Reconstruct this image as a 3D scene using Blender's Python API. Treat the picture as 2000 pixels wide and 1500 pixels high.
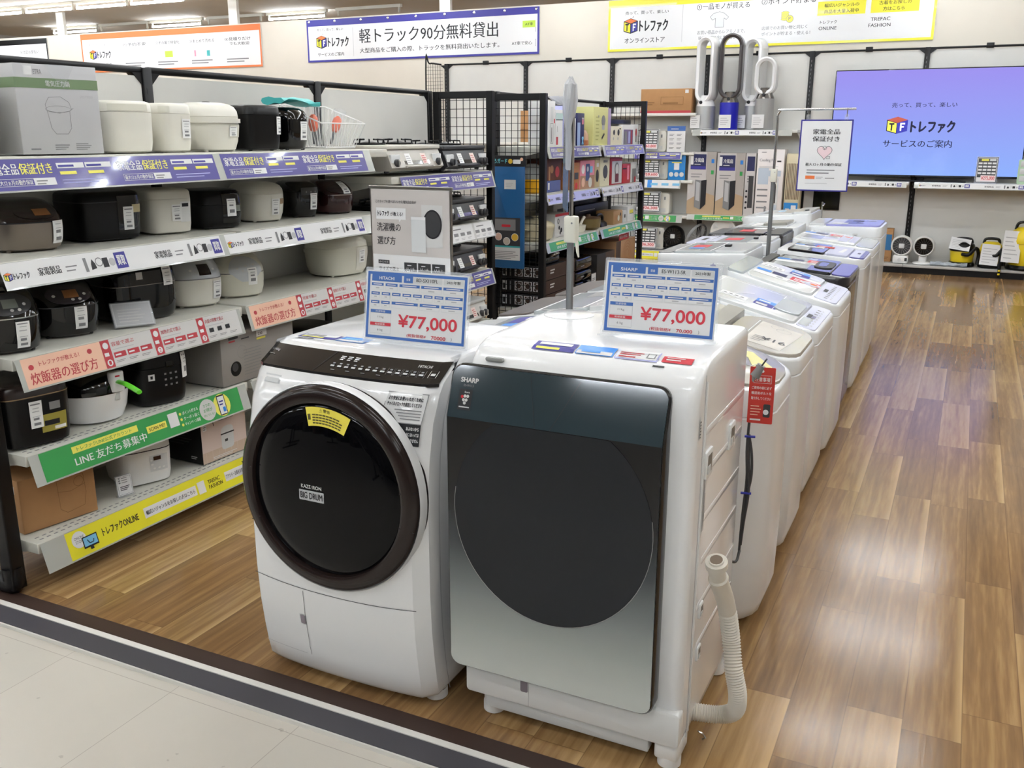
import bpy, math, random
from mathutils import Vector, Matrix
PI = math.pi
for o in list(bpy.data.objects): bpy.data.objects.remove(o)
C = bpy.context.scene.collection
S = bpy.context.scene
rnd = random.Random(7)

# ------------------------------------------------------------------ camera
cam = bpy.data.cameras.new('camera'); cam.sensor_width = 36.0; cam.lens = 1811/2000*36.0
cam.clip_end = 100
camo = bpy.data.objects.new('camera', cam); C.objects.link(camo)
_p, _r, _y = math.radians(15.04), math.radians(.11), math.radians(25.82)
_f0 = Vector((-math.sin(_y), math.cos(_y), 0)); _r0 = Vector((math.cos(_y), math.sin(_y), 0)); _u0 = Vector((0,0,1))
_f = _f0*math.cos(_p)-_u0*math.sin(_p); _u = _u0*math.cos(_p)+_f0*math.sin(_p)
_ri = _r0*math.cos(_r)+_u*math.sin(_r); _up = _u*math.cos(_r)-_r0*math.sin(_r)
camo.matrix_world = Matrix(((_ri.x,_up.x,-_f.x,0),(_ri.y,_up.y,-_f.y,0),(_ri.z,_up.z,-_f.z,1.60),(0,0,0,1)))
S.camera = camo
# ------------------------------------------------------------------ world / exposure
w = bpy.data.worlds.new('world'); S.world = w; w.use_nodes = True
w.node_tree.nodes['Background'].inputs[0].default_value = (.8,.85,.9,1)
w.node_tree.nodes['Background'].inputs[1].default_value = 0.05
S.view_settings.view_transform = 'Standard'; S.view_settings.look = 'None'
S.view_settings.gamma = 1; S.view_settings.use_curve_mapping = False
S.view_settings.exposure = 0.56
TUBE = 38.0     # strength of the fluorescent tubes

# ------------------------------------------------------------------ materials
def lin(c):
    c = c/255.0
    return c/12.92 if c <= .04045 else ((c+.055)/1.055)**2.4
_M = {}
def M(name, col=(200,200,200), rough=.5, metal=0., coat=0., emit=0., alpha=1., spec=.5, trans=0., ior=1.45):
    if name in _M: return _M[name]
    m = bpy.data.materials.new(name); m.use_nodes = True
    b = m.node_tree.nodes['Principled BSDF']; c = tuple(lin(x) for x in col)+(1,)
    b.inputs['Base Color'].default_value = c; b.inputs['Roughness'].default_value = rough
    b.inputs['Metallic'].default_value = metal; b.inputs['Coat Weight'].default_value = coat
    b.inputs['Coat Roughness'].default_value = .05
    b.inputs['Specular IOR Level'].default_value = spec; b.inputs['Alpha'].default_value = alpha
    b.inputs['Transmission Weight'].default_value = trans; b.inputs['IOR'].default_value = ior
    if emit:
        b.inputs['Emission Color'].default_value = c; b.inputs['Emission Strength'].default_value = emit
    m.diffuse_color = c; _M[name] = m
    return m
def noisy(m, scale, amt, bump=0., stretch=(1,1,1)):
    """procedural mottling (and optional bump) on a principled material"""
    nt = m.node_tree; b = nt.nodes['Principled BSDF']; L = nt.links.new
    tc = nt.nodes.new('ShaderNodeTexCoord'); mp = nt.nodes.new('ShaderNodeMapping'); mp.inputs['Scale'].default_value = stretch
    n = nt.nodes.new('ShaderNodeTexNoise'); n.inputs['Scale'].default_value = scale; n.inputs['Detail'].default_value = 4
    L(tc.outputs['Object'], mp.inputs[0]); L(mp.outputs[0], n.inputs['Vector'])
    mx = nt.nodes.new('ShaderNodeMixRGB'); mx.blend_type = 'MULTIPLY'; mx.inputs[0].default_value = 1
    mr = nt.nodes.new('ShaderNodeMapRange'); mr.inputs[1].default_value = .3; mr.inputs[2].default_value = .7
    mr.inputs[3].default_value = 1-amt; mr.inputs[4].default_value = 1
    L(n.outputs[0], mr.inputs[0]); mx.inputs[1].default_value = b.inputs['Base Color'].default_value
    L(mr.outputs[0], mx.inputs[2]); L(mx.outputs[0], b.inputs['Base Color'])
    if bump:
        bp = nt.nodes.new('ShaderNodeBump'); bp.inputs['Strength'].default_value = bump; bp.inputs['Distance'].default_value = .002
        L(n.outputs[0], bp.inputs['Height']); L(bp.outputs[0], b.inputs['Normal'])
    return m

WHITE = M('white_plastic',(232,232,230),.32); WHITEG = M('white_gloss',(236,236,236),.16,coat=.4)
WARMW = M('warm_white_plastic',(226,223,212),.3); CREAM = M('cream_plastic',(216,214,200),.3)
BLACK = M('black_plastic',(10,10,11),.32,spec=.35); BLACKG = M('black_gloss',(5,5,6),.07,coat=.3)
METB = M('black_steel',(12,11,12),.4,spec=.35); GREYP = M('grey_plastic',(128,128,128),.4); DGREY = M('dark_grey_plastic',(58,58,60),.4)
PANEL = noisy(M('shelf_back_white',(208,207,202),.6),6,.03)
SHELF = M('shelf_enamel',(205,204,194),.35); SHELFS = M('shelf_enamel_pale',(222,221,214),.35)  # second enamel is a paler tone for the wall fixture shelves
CLEAR = M('clear_film',(235,240,245),.12,alpha=.16,spec=.8); ACRYL = M('clear_acrylic',(240,245,250),.06,alpha=.25)
CHROME = M('chrome',(200,200,200),.14,metal=1); STEEL = M('brushed_steel',(150,146,140),.3,metal=1)
PAPER = M('paper_white',(226,226,226),.55); PAPERG = M('paper_grey',(205,204,202),.45,coat=.4); INK = M('ink_black',(24,24,28),.5); INKG = M('ink_grey',(128,128,130),.6)
INKL = M('ink_light_grey',(180,180,182),.6); RED = M('ink_red',(196,38,52),.5); SALM = M('salmon_card',(236,190,164),.4,coat=.8); SALR = M('salmon_red',(180,58,66),.5)
PURP = M('banner_purple',(62,56,140),.3,coat=1.); PURPI = M('banner_indigo',(54,50,140),.5); YELT = M('ink_yellow',(232,224,96),.5); GREEN = M('card_green',(52,150,76),.35,coat=.4)
YELC = M('card_yellow',(228,220,44),.4,coat=.3); ORANGE = M('banner_orange',(222,116,62),.6); BLUEF = M('frame_blue',(68,108,178),.5); BLUEL = M('sticker_blue',(46,130,214),.35)
LAV = M('strip_lavender',(176,178,226),.5); NAVY = M('box_navy',(34,38,84),.45); BROWN = noisy(M('cardboard',(176,132,88),.75),14,.08); WOODC=M('ink_wood',(172,120,78),.6)
VYEL = M('vacuum_yellow',(226,200,36),.35); LIGHTGR=M('pale_grey',(210,212,212),.5); TEAL=M('teal_card',(60,160,160),.5); LIME=M('lime_card',(176,206,70),.5)
PINK=M('pink_card',(226,140,160),.5); REDB=M('box_red',(160,26,40),.45); BEIGE=M('beige_plastic',(214,202,170),.45); SKY=M('sky_card',(120,186,224),.5); PAPERW2=M('label_white',(240,240,238),.45)

# ------------------------------------------------------------------ mesh builder
class B:
    def __init__(s): s.v=[]; s.f=[]; s.m=[]; s.mats=[]; s.X=None
    def mi(s, m):
        if m not in s.mats: s.mats.append(m)
        return s.mats.index(m)
    def add(s, vs, fs, m):
        k=len(s.v); i=s.mi(m)
        for p in vs:
            p=Vector(p)
            s.v.append(s.X @ p if s.X is not None else p)
        for f in fs: s.f.append(tuple(a+k for a in f)); s.m.append(i)
        return s
    def loft(s, rings, m, c0=True, c1=True, closed=True):
        n=len(rings[0]); vs=[p for r in rings for p in r]; fs=[]
        for i in range(len(rings)-1):
            for j in range(n if closed else n-1):
                a=i*n+j; b=i*n+(j+1)%n
                fs.append((a,b,b+n,a+n))
        if c0: fs.append(tuple(range(n-1,-1,-1)))
        if c1: k=(len(rings)-1)*n; fs.append(tuple(range(k,k+n)))
        return s.add(vs,fs,m)
    def box(s,x0,x1,y0,y1,z0,z1,m):
        v=[(x0,y0,z0),(x1,y0,z0),(x1,y1,z0),(x0,y1,z0),(x0,y0,z1),(x1,y0,z1),(x1,y1,z1),(x0,y1,z1)]
        return s.add(v,[(3,2,1,0),(4,5,6,7),(0,1,5,4),(1,2,6,5),(2,3,7,6),(3,0,4,7)],m)
    def rbox(s,x0,x1,y0,y1,z0,z1,m,r=.01,b=.004,axis='z',seg=4):
        """box with rounded corners about axis and bevelled ends"""
        if axis=='x': T=lambda u,v,t:(t,u,v); a0,a1,b0,b1,t0,t1=y0,y1,z0,z1,x0,x1
        elif axis=='y': T=lambda u,v,t:(v,t,u); a0,a1,b0,b1,t0,t1=z0,z1,x0,x1,y0,y1
        else: T=lambda u,v,t:(u,v,t); a0,a1,b0,b1,t0,t1=x0,x1,y0,y1,z0,z1
        r=min(r,(a1-a0)/2*.98,(b1-b0)/2*.98); b=min(b,(t1-t0)/2*.9,r*.95+1e-6)
        R=[]
        for t,i in ((t0,b),(t0+b*.35,b*.3),(t0+b,0),(t1-b,0),(t1-b*.35,b*.3),(t1,b)):
            R.append([T(u,v,t) for u,v in rrect(a0+i,a1-i,b0+i,b1-i,max(r-i,1e-4),seg)])
        return s.loft(R,m)
    def tube(s,path,r,m,n=10,cap=True):
        path=[Vector(p) for p in path]; rr=r if isinstance(r,(list,tuple)) else [r]*len(path)
        rings=[]; up=None
        for i,p in enumerate(path):
            d=(path[min(i+1,len(path)-1)]-path[max(i-1,0)]).normalized()
            if up is None: up = Vector((0,0,1)) if abs(d.z)<.9 else Vector((1,0,0))
            a=(up-d*up.dot(d)).normalized(); c=d.cross(a); up=a
            rings.append([p+(a*math.cos(2*PI*k/n)+c*math.sin(2*PI*k/n))*rr[i] for k in range(n)])
        return s.loft(rings,m,cap,cap)
    def lathe(s,prof,m,n=28,c=(0,0,0),axis='z',cap=True):
        rings=[]
        for r,t in prof:
            R=[]
            for k in range(n):
                a=2*PI*k/n; x,y=r*math.cos(a),r*math.sin(a)
                p={'z':(x,y,t),'x':(t,x,y),'y':(y,t,x)}[axis]
                R.append((p[0]+c[0],p[1]+c[1],p[2]+c[2]))
            rings.append(R)
        return s.loft(rings,m,cap,cap)
def rrect(x0,x1,y0,y1,r,seg=4):
    P=[]
    for cx,cy,a in ((x1-r,y0+r,-90),(x1-r,y1-r,0),(x0+r,y1-r,90),(x0+r,y0+r,180)):
        for k in range(seg+1):
            t=math.radians(a+90*k/seg); P.append((cx+r*math.cos(t),cy+r*math.sin(t)))
    return P
def smooth(pts,n=8):
    pts=[Vector(p) for p in pts]; q=[pts[0]*2-pts[1]]+pts+[pts[-1]*2-pts[-2]]; o=[]
    for i in range(1,len(q)-2):
        for k in range(n):
            t=k/n; a,b,c,d=q[i-1],q[i],q[i+1],q[i+2]
            o.append(.5*((2*b)+(c-a)*t+(2*a-5*b+4*c-d)*t*t+(3*b-a-3*c+d)*t**3))
    return o+[pts[-1]]
def obj(name,b,parent=None,label=None,kind=None,flat=False,ang=38):
    me=bpy.data.meshes.new(name); me.from_pydata([tuple(v) for v in b.v],[],b.f)
    for m in b.mats: me.materials.append(m)
    me.polygons.foreach_set('material_index',b.m)
    if not flat:
        me.polygons.foreach_set('use_smooth',[True]*len(me.polygons))
        me.set_sharp_from_angle(angle=math.radians(ang))
    me.update()
    o=bpy.data.objects.new(name,me); C.objects.link(o)
    if parent is not None: o.parent=parent
    if label: o['label']=label
    if kind: o['kind']=kind
    return o
def thing(name,label,cat,loc=(0,0,0),rz=0,group=None):
    o=bpy.data.objects.new(name,None); C.objects.link(o); o.empty_display_size=.05
    o.location=loc; o.rotation_euler=(0,0,rz); o['label']=label; o['category']=cat
    if group: o['group']=group
    return o
def tag(o,label,cat,group=None,kind=None):
    o['label']=label; o['category']=cat
    if group: o['group']=group
    if kind: o['kind']=kind
    return o
def struct(name,b,flat=False):
    return obj(name,b,kind='structure',flat=flat)
def copy_tree(root,loc,rz,label,group=None):
    r=root.copy(); C.objects.link(r); r.location=loc; r.rotation_euler=(0,0,rz); r['label']=label
    if group: r['group']=group
    for ch in list(root.children):
        c=ch.copy(); C.objects.link(c); c.parent=r
        for g in ch.children:
            d=g.copy(); C.objects.link(d); d.parent=c
    return r

# ------------------------------------------------------------------ flat art (print, labels, lettering)
_T={}
def glyphs(t):
    if t in _T: return _T[t]
    c=bpy.data.curves.new('tmp','FONT'); c.body=t; c.resolution_u=6 if t.isascii() or '¥' in t else 2
    o=bpy.data.objects.new('tmp',c); C.objects.link(o)
    e=o.evaluated_get(bpy.context.evaluated_depsgraph_get()); me=e.to_mesh()
    v=[(p.co.x,p.co.y) for p in me.vertices]; f=[tuple(p.vertices) for p in me.polygons]
    e.to_mesh_clear(); bpy.data.objects.remove(o); bpy.data.curves.remove(c)
    x0=min(p[0] for p in v); x1=max(p[0] for p in v); y0=min(p[1] for p in v); y1=max(p[1] for p in v)
    v=[((p[0]-x0)/max(x1-x0,1e-6),(p[1]-y0)/max(y1-y0,1e-6)) for p in v]
    _T[t]=(v,f,(x1-x0)/max(y1-y0,1e-6)); return _T[t]
class A:
    """draws on the plane o + u*x + v*y of builder b; every call sits a hair above the last layer"""
    def __init__(s,b,o,u,v,eps=.0006,mp=None):
        s.b=b; s.o=Vector(o); s.u=Vector(u).normalized(); s.v=Vector(v).normalized(); s.n=s.u.cross(s.v); s.e=eps; s.mp=mp; s.k=0
    def P(s,x,y,l):
        l=l+s.k*.004
        if s.mp: return s.mp(x,y,l*s.e)
        return s.o+s.u*x+s.v*y+s.n*(l*s.e)
    def poly(s,pts,m,l=1):
        s.k+=1
        s.b.add([s.P(x,y,l) for x,y in pts],[tuple(range(len(pts)))],m)
        return s
    def rect(s,x,y,w,h,m,l=1,r=0):
        return s.poly(rrect(x,x+w,y,y+h,r,3) if r else [(x,y),(x+w,y),(x+w,y+h),(x,y+h)],m,l)
    def frame(s,x,y,w,h,t,m,l=1):
        s.rect(x,y,w,t,m,l); s.rect(x,y+h-t,w,t,m,l); s.rect(x,y+t,t,h-2*t,m,l); return s.rect(x+w-t,y+t,t,h-2*t,m,l)
    def circ(s,x,y,r,m,l=1,n=20,ry=None):
        return s.poly([(x+r*math.cos(2*PI*k/n),y+(ry or r)*math.sin(2*PI*k/n)) for k in range(n)],m,l)
    def ring(s,x,y,r,t,m,l=1,n=20,ry=None):
        ry=ry or r; v=[];f=[]; s.k+=1
        for k in range(n):
            a=2*PI*k/n; v+=[s.P(x+r*math.cos(a),y+ry*math.sin(a),l),s.P(x+(r-t)*math.cos(a),y+(ry-t)*math.sin(a),l)]
        for k in range(n): j=(k+1)%n; f.append((2*k,2*j,2*j+1,2*k+1))
        s.b.add(v,f,m); return s
    def line(s,x0,y0,x1,y1,t,m,l=1):
        d=Vector((x1-x0,y1-y0)); n=Vector((-d.y,d.x)).normalized()*t/2
        return s.poly([(x0-n.x,y0-n.y),(x1-n.x,y1-n.y),(x1+n.x,y1+n.y),(x0+n.x,y0+n.y)],m,l)
    def pline(s,pts,t,m,l=1):
        for a,c in zip(pts,pts[1:]): s.line(a[0],a[1],c[0],c[1],t,m,l)
        return s
    def text(s,t,x,y,w,h,m,l=2,bold=.014):
        v,f,asp=glyphs(t); s.k+=1
        if w is None: w=h*asp
        if h is None: h=w/asp
        q=min(h,1.3*w/len(t))
        offs=[(0,0)] if not bold else [(-bold*q,0),(bold*q,0)] if bold<.03 else [(-bold*q,0),(bold*q,0),(0,bold*q),(0,-bold*q)]
        for i,(dx,dy) in enumerate(offs):
            s.b.add([s.P(x+p[0]*w+dx,y+p[1]*h+dy,l+.05*i) for p in v],f,m)
        return s
    def bars(s,x,y,w,h,n,m,l=2,fill=.45):
        st=h/n
        for k in range(n):
            ww=w*(1 if k else .9)*(.8+.2*((k*7)%3)/2); s.rect(x,y+k*st,ww,st*fill,m,l)
        return s
def logo(a,x,y,h,dark=INK,l=2,text=True):
    """cube with T and F, then the shop name in katakana"""
    w=h*.5
    a.poly([(x,y+.16*h),(x+w,y),(x+w,y+.62*h),(x,y+.8*h)],INK,l); a.poly([(x+w,y),(x+2*w,y+.16*h),(x+2*w,y+.8*h),(x+w,y+.62*h)],INK,l)
    a.poly([(x,y+.8*h),(x+w,y+.62*h),(x+2*w,y+.8*h),(x+w,y+.98*h)],INK,l)
    g=.05*h
    a.poly([(x+g,y+.18*h+g*.4),(x+w-g*.6,y+g*1.5),(x+w-g*.6,y+.6*h),(x+g,y+.75*h)],YELC,l+1)
    a.poly([(x+w+g*.6,y+g*1.5),(x+2*w-g,y+.18*h+g*.4),(x+2*w-g,y+.75*h),(x+w+g*.6,y+.6*h)],PURPI,l+1)
    a.poly([(x+g*1.5,y+.8*h),(x+w,y+.655*h),(x+2*w-g*1.5,y+.8*h),(x+w,y+.95*h)],ORANGE,l+1)
    a.rect(x+.24*w,y+.55*h,.5*w,.1*h,INK,l+2); a.rect(x+.42*w,y+.18*h,.15*w,.4*h,INK,l+2)
    a.rect(x+1.3*w,y+.17*h,.14*w,.46*h,PAPER,l+2); a.rect(x+1.3*w,y+.54*h,.45*w,.1*h,PAPER,l+2); a.rect(x+1.3*w,y+.36*h,.36*w,.09*h,PAPER,l+2)
    a.pline([(x+1.25*w,y+1.0*h),(x+1.35*w,y+1.1*h)],.03*h,dark,l)
    if text: a.text('トレファク',x+2.25*w,y+.1*h,h*1.95,h*.72,dark,l,bold=.05)
# ================================================================== ROOM
def wood_floor():
    m=bpy.data.materials.new('oak_plank_vinyl'); m.use_nodes=True; nt=m.node_tree; L=nt.links.new; N=nt.nodes.new
    b=nt.nodes['Principled BSDF']
    g=N('ShaderNodeNewGeometry'); sx=N('ShaderNodeSeparateXYZ'); L(g.outputs['Position'],sx.inputs[0])
    def mth(op,a,c=None):
        n=N('ShaderNodeMath'); n.operation=op
        for i,q in enumerate((a,c)):
            if q is None: continue
            if isinstance(q,(int,float)): n.inputs[i].default_value=q
            else: L(q,n.inputs[i])
        return n.outputs[0]
    PW,PL=.1515,.91
    u=mth('DIVIDE',sx.outputs[0],PW); row=mth('FLOOR',u); fu=mth('FRACT',u)
    wn=N('ShaderNodeTexWhiteNoise'); wn.noise_dimensions='1D'; L(row,wn.inputs['W'])
    vv=mth('ADD',mth('DIVIDE',sx.outputs[1],PL),mth('MULTIPLY',wn.outputs[0],7.3)); col=mth('FLOOR',vv); fv=mth('FRACT',vv)
    cmb=N('ShaderNodeCombineXYZ'); L(row,cmb.inputs[0]); L(col,cmb.inputs[1])
    w2=N('ShaderNodeTexWhiteNoise'); w2.noise_dimensions='2D'; L(cmb.outputs[0],w2.inputs['Vector'])
    # grain coordinates, shifted per plank
    gx=mth('ADD',mth('MULTIPLY',sx.outputs[0],1.),mth('MULTIPLY',w2.outputs[0],13.)); gy=mth('ADD',mth('MULTIPLY',sx.outputs[1],.065),mth('MULTIPLY',w2.outputs[0],31.))
    gc=N('ShaderNodeCombineXYZ'); L(gx,gc.inputs[0]); L(gy,gc.inputs[1])
    n1=N('ShaderNodeTexNoise'); n1.inputs['Scale'].default_value=95; n1.inputs['Detail'].default_value=5; n1.inputs['Distortion'].default_value=.25; L(gc.outputs[0],n1.inputs['Vector'])
    n2=N('ShaderNodeTexNoise'); n2.inputs['Scale'].default_value=16; n2.inputs['Detail'].default_value=3; n2.inputs['Distortion'].default_value=.6; L(gc.outputs[0],n2.inputs['Vector'])
    wv=N('ShaderNodeTexWave'); wv.inputs['Scale'].default_value=9; wv.inputs['Distortion'].default_value=9; wv.inputs['Detail'].default_value=3; wv.inputs['Detail Scale'].default_value=1.2; L(gc.outputs[0],wv.inputs['Vector'])
    r1=N('ShaderNodeValToRGB'); e=r1.color_ramp.elements
    e[0].position=.0; e[0].color=(lin(90),lin(66),lin(44),1); e[1].position=1; e[1].color=(lin(186),lin(152),lin(103),1)
    e2=r1.color_ramp.elements.new(.5); e2.color=(lin(138),lin(106),lin(70),1)
    t=mth('ADD',mth('MULTIPLY',w2.outputs[0],.34),mth('ADD',mth('MULTIPLY',n2.outputs[0],.78),mth('MULTIPLY',n1.outputs[0],.42)))
    t=mth('ADD',mth('SUBTRACT',t,.27),mth('MULTIPLY',wv.outputs['Fac'],.10))
    L(t,r1.inputs[0])
    # pale strip beside one edge of some planks
    ps=N('ShaderNodeMapRange'); L(fu,ps.inputs[0]); ps.inputs[1].default_value=.8; ps.inputs[2].default_value=.97; ps.inputs[3].default_value=0; ps.inputs[4].default_value=1
    sel=mth('GREATER_THAN',w2.outputs[0],.45); mx=N('ShaderNodeMixRGB'); L(mth('MULTIPLY',mth('MULTIPLY',ps.outputs[0],sel),.5),mx.inputs[0]); L(r1.outputs[0],mx.inputs[1]); mx.inputs[2].default_value=(lin(206),lin(172),lin(122),1)
    # seams
    eu=mth('MINIMUM',fu,mth('SUBTRACT',1,fu)); ev=mth('MINIMUM',fv,mth('SUBTRACT',1,fv))
    sm=mth('MAXIMUM',mth('LESS_THAN',eu,.010),mth('LESS_THAN',ev,.0016))
    mx2=N('ShaderNodeMixRGB'); L(mth('MULTIPLY',sm,.45),mx2.inputs[0]); L(mx.outputs[0],mx2.inputs[1]); mx2.inputs[2].default_value=(lin(84),lin(60),lin(40),1)
    L(mx2.outputs[0],b.inputs['Base Color'])
    rr=N('ShaderNodeMapRange'); L(n1.outputs[0],rr.inputs[0]); rr.inputs[3].default_value=.12; rr.inputs[4].default_value=.20; L(rr.outputs[0],b.inputs['Roughness'])
    bp=N('ShaderNodeBump'); bp.inputs['Strength'].default_value=.08; bp.inputs['Distance'].default_value=.003; L(n1.outputs[0],bp.inputs['Height']); L(bp.outputs[0],b.inputs['Normal'])
    b.inputs['Specular IOR Level'].default_value=.33
    return m
def tile_floor():
    m=bpy.data.materials.new('pale_vinyl_tile'); m.use_nodes=True; nt=m.node_tree; L=nt.links.new; N=nt.nodes.new; b=nt.nodes['Principled BSDF']
    g=N('ShaderNodeNewGeometry'); br=N('ShaderNodeTexBrick'); mp=N('ShaderNodeMapping'); L(g.outputs['Position'],mp.inputs[0]); mp.inputs['Location'].default_value=(.18,.05,0); L(mp.outputs[0],br.inputs['Vector'])
    br.offset=0; br.inputs['Scale'].default_value=1; br.inputs['Mortar Size'].default_value=.0012; br.inputs['Brick Width'].default_value=.45; br.inputs['Row Height'].default_value=.45
    br.inputs['Color1'].default_value=(lin(206),lin(200),lin(190),1); br.inputs['Color2'].default_value=(lin(202),lin(197),lin(187),1); br.inputs['Mortar'].default_value=(lin(172),lin(164),lin(154),1)
    n=N('ShaderNodeTexNoise'); n.inputs['Scale'].default_value=3; n.inputs['Detail'].default_value=5; L(g.outputs['Position'],n.inputs['Vector'])
    mr=N('ShaderNodeMapRange'); L(n.outputs[0],mr.inputs[0]); mr.inputs[3].default_value=.93; mr.inputs[4].default_value=1.04
    mx=N('ShaderNodeMixRGB'); mx.blend_type='MULTIPLY'; mx.inputs[0].default_value=1; L(br.outputs[0],mx.inputs[1]); L(mr.outputs[0],mx.inputs[2])
    # scuffs
    n3=N('ShaderNodeTexNoise'); n3.inputs['Scale'].default_value=26; n3.inputs['Detail'].default_value=2; L(g.outputs['Position'],n3.inputs['Vector'])
    gt=N('ShaderNodeMath'); gt.operation='GREATER_THAN'; gt.inputs[1].default_value=.765; L(n3.outputs[0],gt.inputs[0])
    m3=N('ShaderNodeMixRGB'); ml=N('ShaderNodeMath'); ml.operation='MULTIPLY'; ml.inputs[1].default_value=.3; L(gt.outputs[0],ml.inputs[0]); L(ml.outputs[0],m3.inputs[0]); L(mx.outputs[0],m3.inputs[1]); m3.inputs[2].default_value=(lin(120),lin(110),lin(104),1)
    L(m3.outputs[0],b.inputs['Base Color']); b.inputs['Roughness'].default_value=.38
    return m
WOOD=wood_floor(); TILE=tile_floor()
XL,XR,YF,YB=-20.,4.5,-6.,12.7
b=B().box(XL,XR,1.93,20,-.1,0,WOOD); struct('floor',b,True)
b=B().box(XL,XR,YF,1.80,-.1,-.012,TILE); struct('floor_tile',b,True)
tb=M('threshold_brown',(58,42,36),.45); tg=M('threshold_grey',(70,68,74),.45); tw=M('threshold_line',(225,222,216),.4)
b=B().box(XL,XR,1.89,1.955,-.02,.004,tb).box(XL,XR,1.868,1.89,-.02,.006,tw).box(XL,XR,1.792,1.868,-.02,.003,tg).box(XL,XR,1.786,1.792,-.02,.0,tw); struct('trim_1',b,True)
wallm=noisy(M('wall_paint_warm_white',(208,201,188),.7),3,.03)
b=B().box(XL,XR,YB,YB+.12,0,3.36,wallm); struct('wall_back',b,True)
cl=noisy(M('ceiling_board',(222,212,196),.8),2,.04)
b=B().box(XL,XR,YF,20,3.75,3.85,cl); struct('ceiling',b,True)
wd=M('far_wall_paint',(170,165,156),.8)
b=B().box(XL,XR,20,20.1,0,3.75,wd); struct('wall_far',b,True)
b=B().box(XL-.1,XL,YF,20,0,3.75,wd); struct('wall_left',b,True)
b=B().box(XR,XR+.1,YF,20,0,3.75,wd); struct('wall_right',b,True)
b=B().box(XL,XR,YF-.1,YF,0,3.75,M('front_wall_paint',(120,116,112),.8)); struct('wall_front',b,True)
for i,px in enumerate((-15.4,-11.3,-7.27)):
    b=B().box(px-.09,px+.09,12.73,12.79,3.36,3.75,WARMW); struct('trim_%d'%(i+2),b,True)
# fluorescent tubes: a tray with one bare tube, rows running across the shop
TUBEM=M('fluorescent_tube',(238,246,255),.4,emit=TUBE); TRAY=M('light_tray',(206,202,190),.5)
def light(x,y,lab,ln=1.22,lit=True,z=3.70,grp='ceiling tubes'):
    t=thing('ceiling_light',lab,'light',(x,y,z),0,grp)
    b=B().box(-ln/2,ln/2,-.03,.03,.0,.05,TRAY); obj('tray',b,t,flat=True)
    for q in (-ln/2+.03,ln/2-.06): b=B().box(q,q+.03,-.015,.015,-.085,0,TRAY); obj('socket',b,t,flat=True)
    if lit: b=B().box(-ln/2+.05,ln/2-.05,-.017,.017,-.08,-.046,TUBEM); obj('tube',b,t,flat=True)
    return t
for i,x in enumerate((-17.0,-15.75,-14.5,-13.25,-12.0)):
    light(x,11.8,'bare fluorescent tube in the near ceiling row, %s'%('number %s from the left edge'%['one','two','three','four','five'][i]),1.24)
for x,l,lit in ((-17.0,'short lit tube left of the wall post, above the dark framed banner',1),(-14.2,'lit tube above the orange framed banner',1),(-11.3,'lit tube above the gap between orange and blue banners',1),(-9.75,'unlit grey light fitting above the blue banner',0),(-15.6,'unlit grey fitting between the two lit tubes at far left',0),(-12.75,'unlit grey fitting right of the tube above the orange banner',0)):
    light(x,14.4,l,1.35,lit)
LAB='single unseen fluorescent ceiling tube above the shop floor, outside the photo'
for y in (11.8,9.8,7.8,5.8,3.8,1.8,-.2,-2.2,-4.2):
    for x in (-9.9,-7.6,-5.2,-2.8,-.4,2.0): light(x,y,LAB,1.3,grp='ceiling tubes over the shop')
    if y in (5.8,3.8):
        for x in (-1.6,.85): light(x,y,LAB,1.1,grp='ceiling tubes over the shop')
    if y<11:
        for x in (-17.2,-14.8,-12.4): light(x,y,LAB,1.3,grp='ceiling tubes over the shop')
for y in (16.6,18.6):  # unseen tubes added to brighten the ceiling beyond the back wall
    for x in (-18.,-15.5,-13.,-10.5,-8.,-5.5,-3.): light(x,y,LAB,1.3,grp='ceiling tubes over the shop')

# ------------------------------------------------------------------ banners on the back wall
def banner(x0,x1,z0,z1,frame,label):
    t=thing('wall_banner',label,'banner',((x0+x1)/2,YB-.012,z0))
    W=x1-x0; H=z1-z0; x=-W/2
    b=B().box(-W/2,W/2,-.004,.004,0,H,PAPER); a=A(b,(-W/2,-.004,0),(1,0,0),(0,0,1),.001)
    a.rect(0,0,W,H,PAPER,.5); a.frame(0,0,W,H,.03,frame,1); a.rect(0,H-.095,W,.095,frame,1.2); 
    return t,b,a,W,H
t,b,a,W,H=banner(-9.77,-5.72,2.71,3.34,PURPI,'purple framed wall banner advertising free mini truck loan')
a.rect(.06,.05,W-.12,H-.17,PAPER,1.4)
a.text('売って、買って、楽しい',.2,.46,.5,.04,INK); logo(a,.18,.2,.2); a.text('サービスのご案内',.2,.085,.5,.055,INK)
a.rect(.88,.07,.006,.42,INKL,2)
a.text('軽トラック90分無料貸出',1.0,.255,2.4,.21,INK,bold=.012); a.text('大型商品をご購入の際、トラックを無料貸出いたします。',1.0,.11,2.42,.075,INK)
a.pline([(3.58,.3),(3.6,.42),(3.68,.46),(3.76,.46),(3.76,.29),(3.58,.29),(3.58,.3)],.008,INKG); a.rect(3.79,.36,.2,.09,LIME,1.6); a.frame(3.79,.3,.21,.06,.006,INKG); a.ring(3.66,.275,.03,.008,INKG); a.ring(3.92,.275,.03,.008,INKG); a.text('AT車',3.83,.385,.12,.04,INK)
a.frame(3.56,.11,.44,.09,.006,INKG); a.text('AT車で安心',3.62,.13,.32,.05,INK)
obj('banner_sheet',b,t,flat=True)
for k in range(9): bb=B().lathe([(.012,-.008),(.02,-.006),(.02,-.002)],CHROME,10,(-W/2+.05+k*(W-.1)/8,0,H-.03),'y'); obj('grommet',bb,t)
t,b,a,W,H=banner(-14.86,-10.70,2.68,3.34,ORANGE,'orange framed wall banner listing four buying services')
a.rect(.06,.05,W-.12,H-.17,PAPER,1.4)
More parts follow.
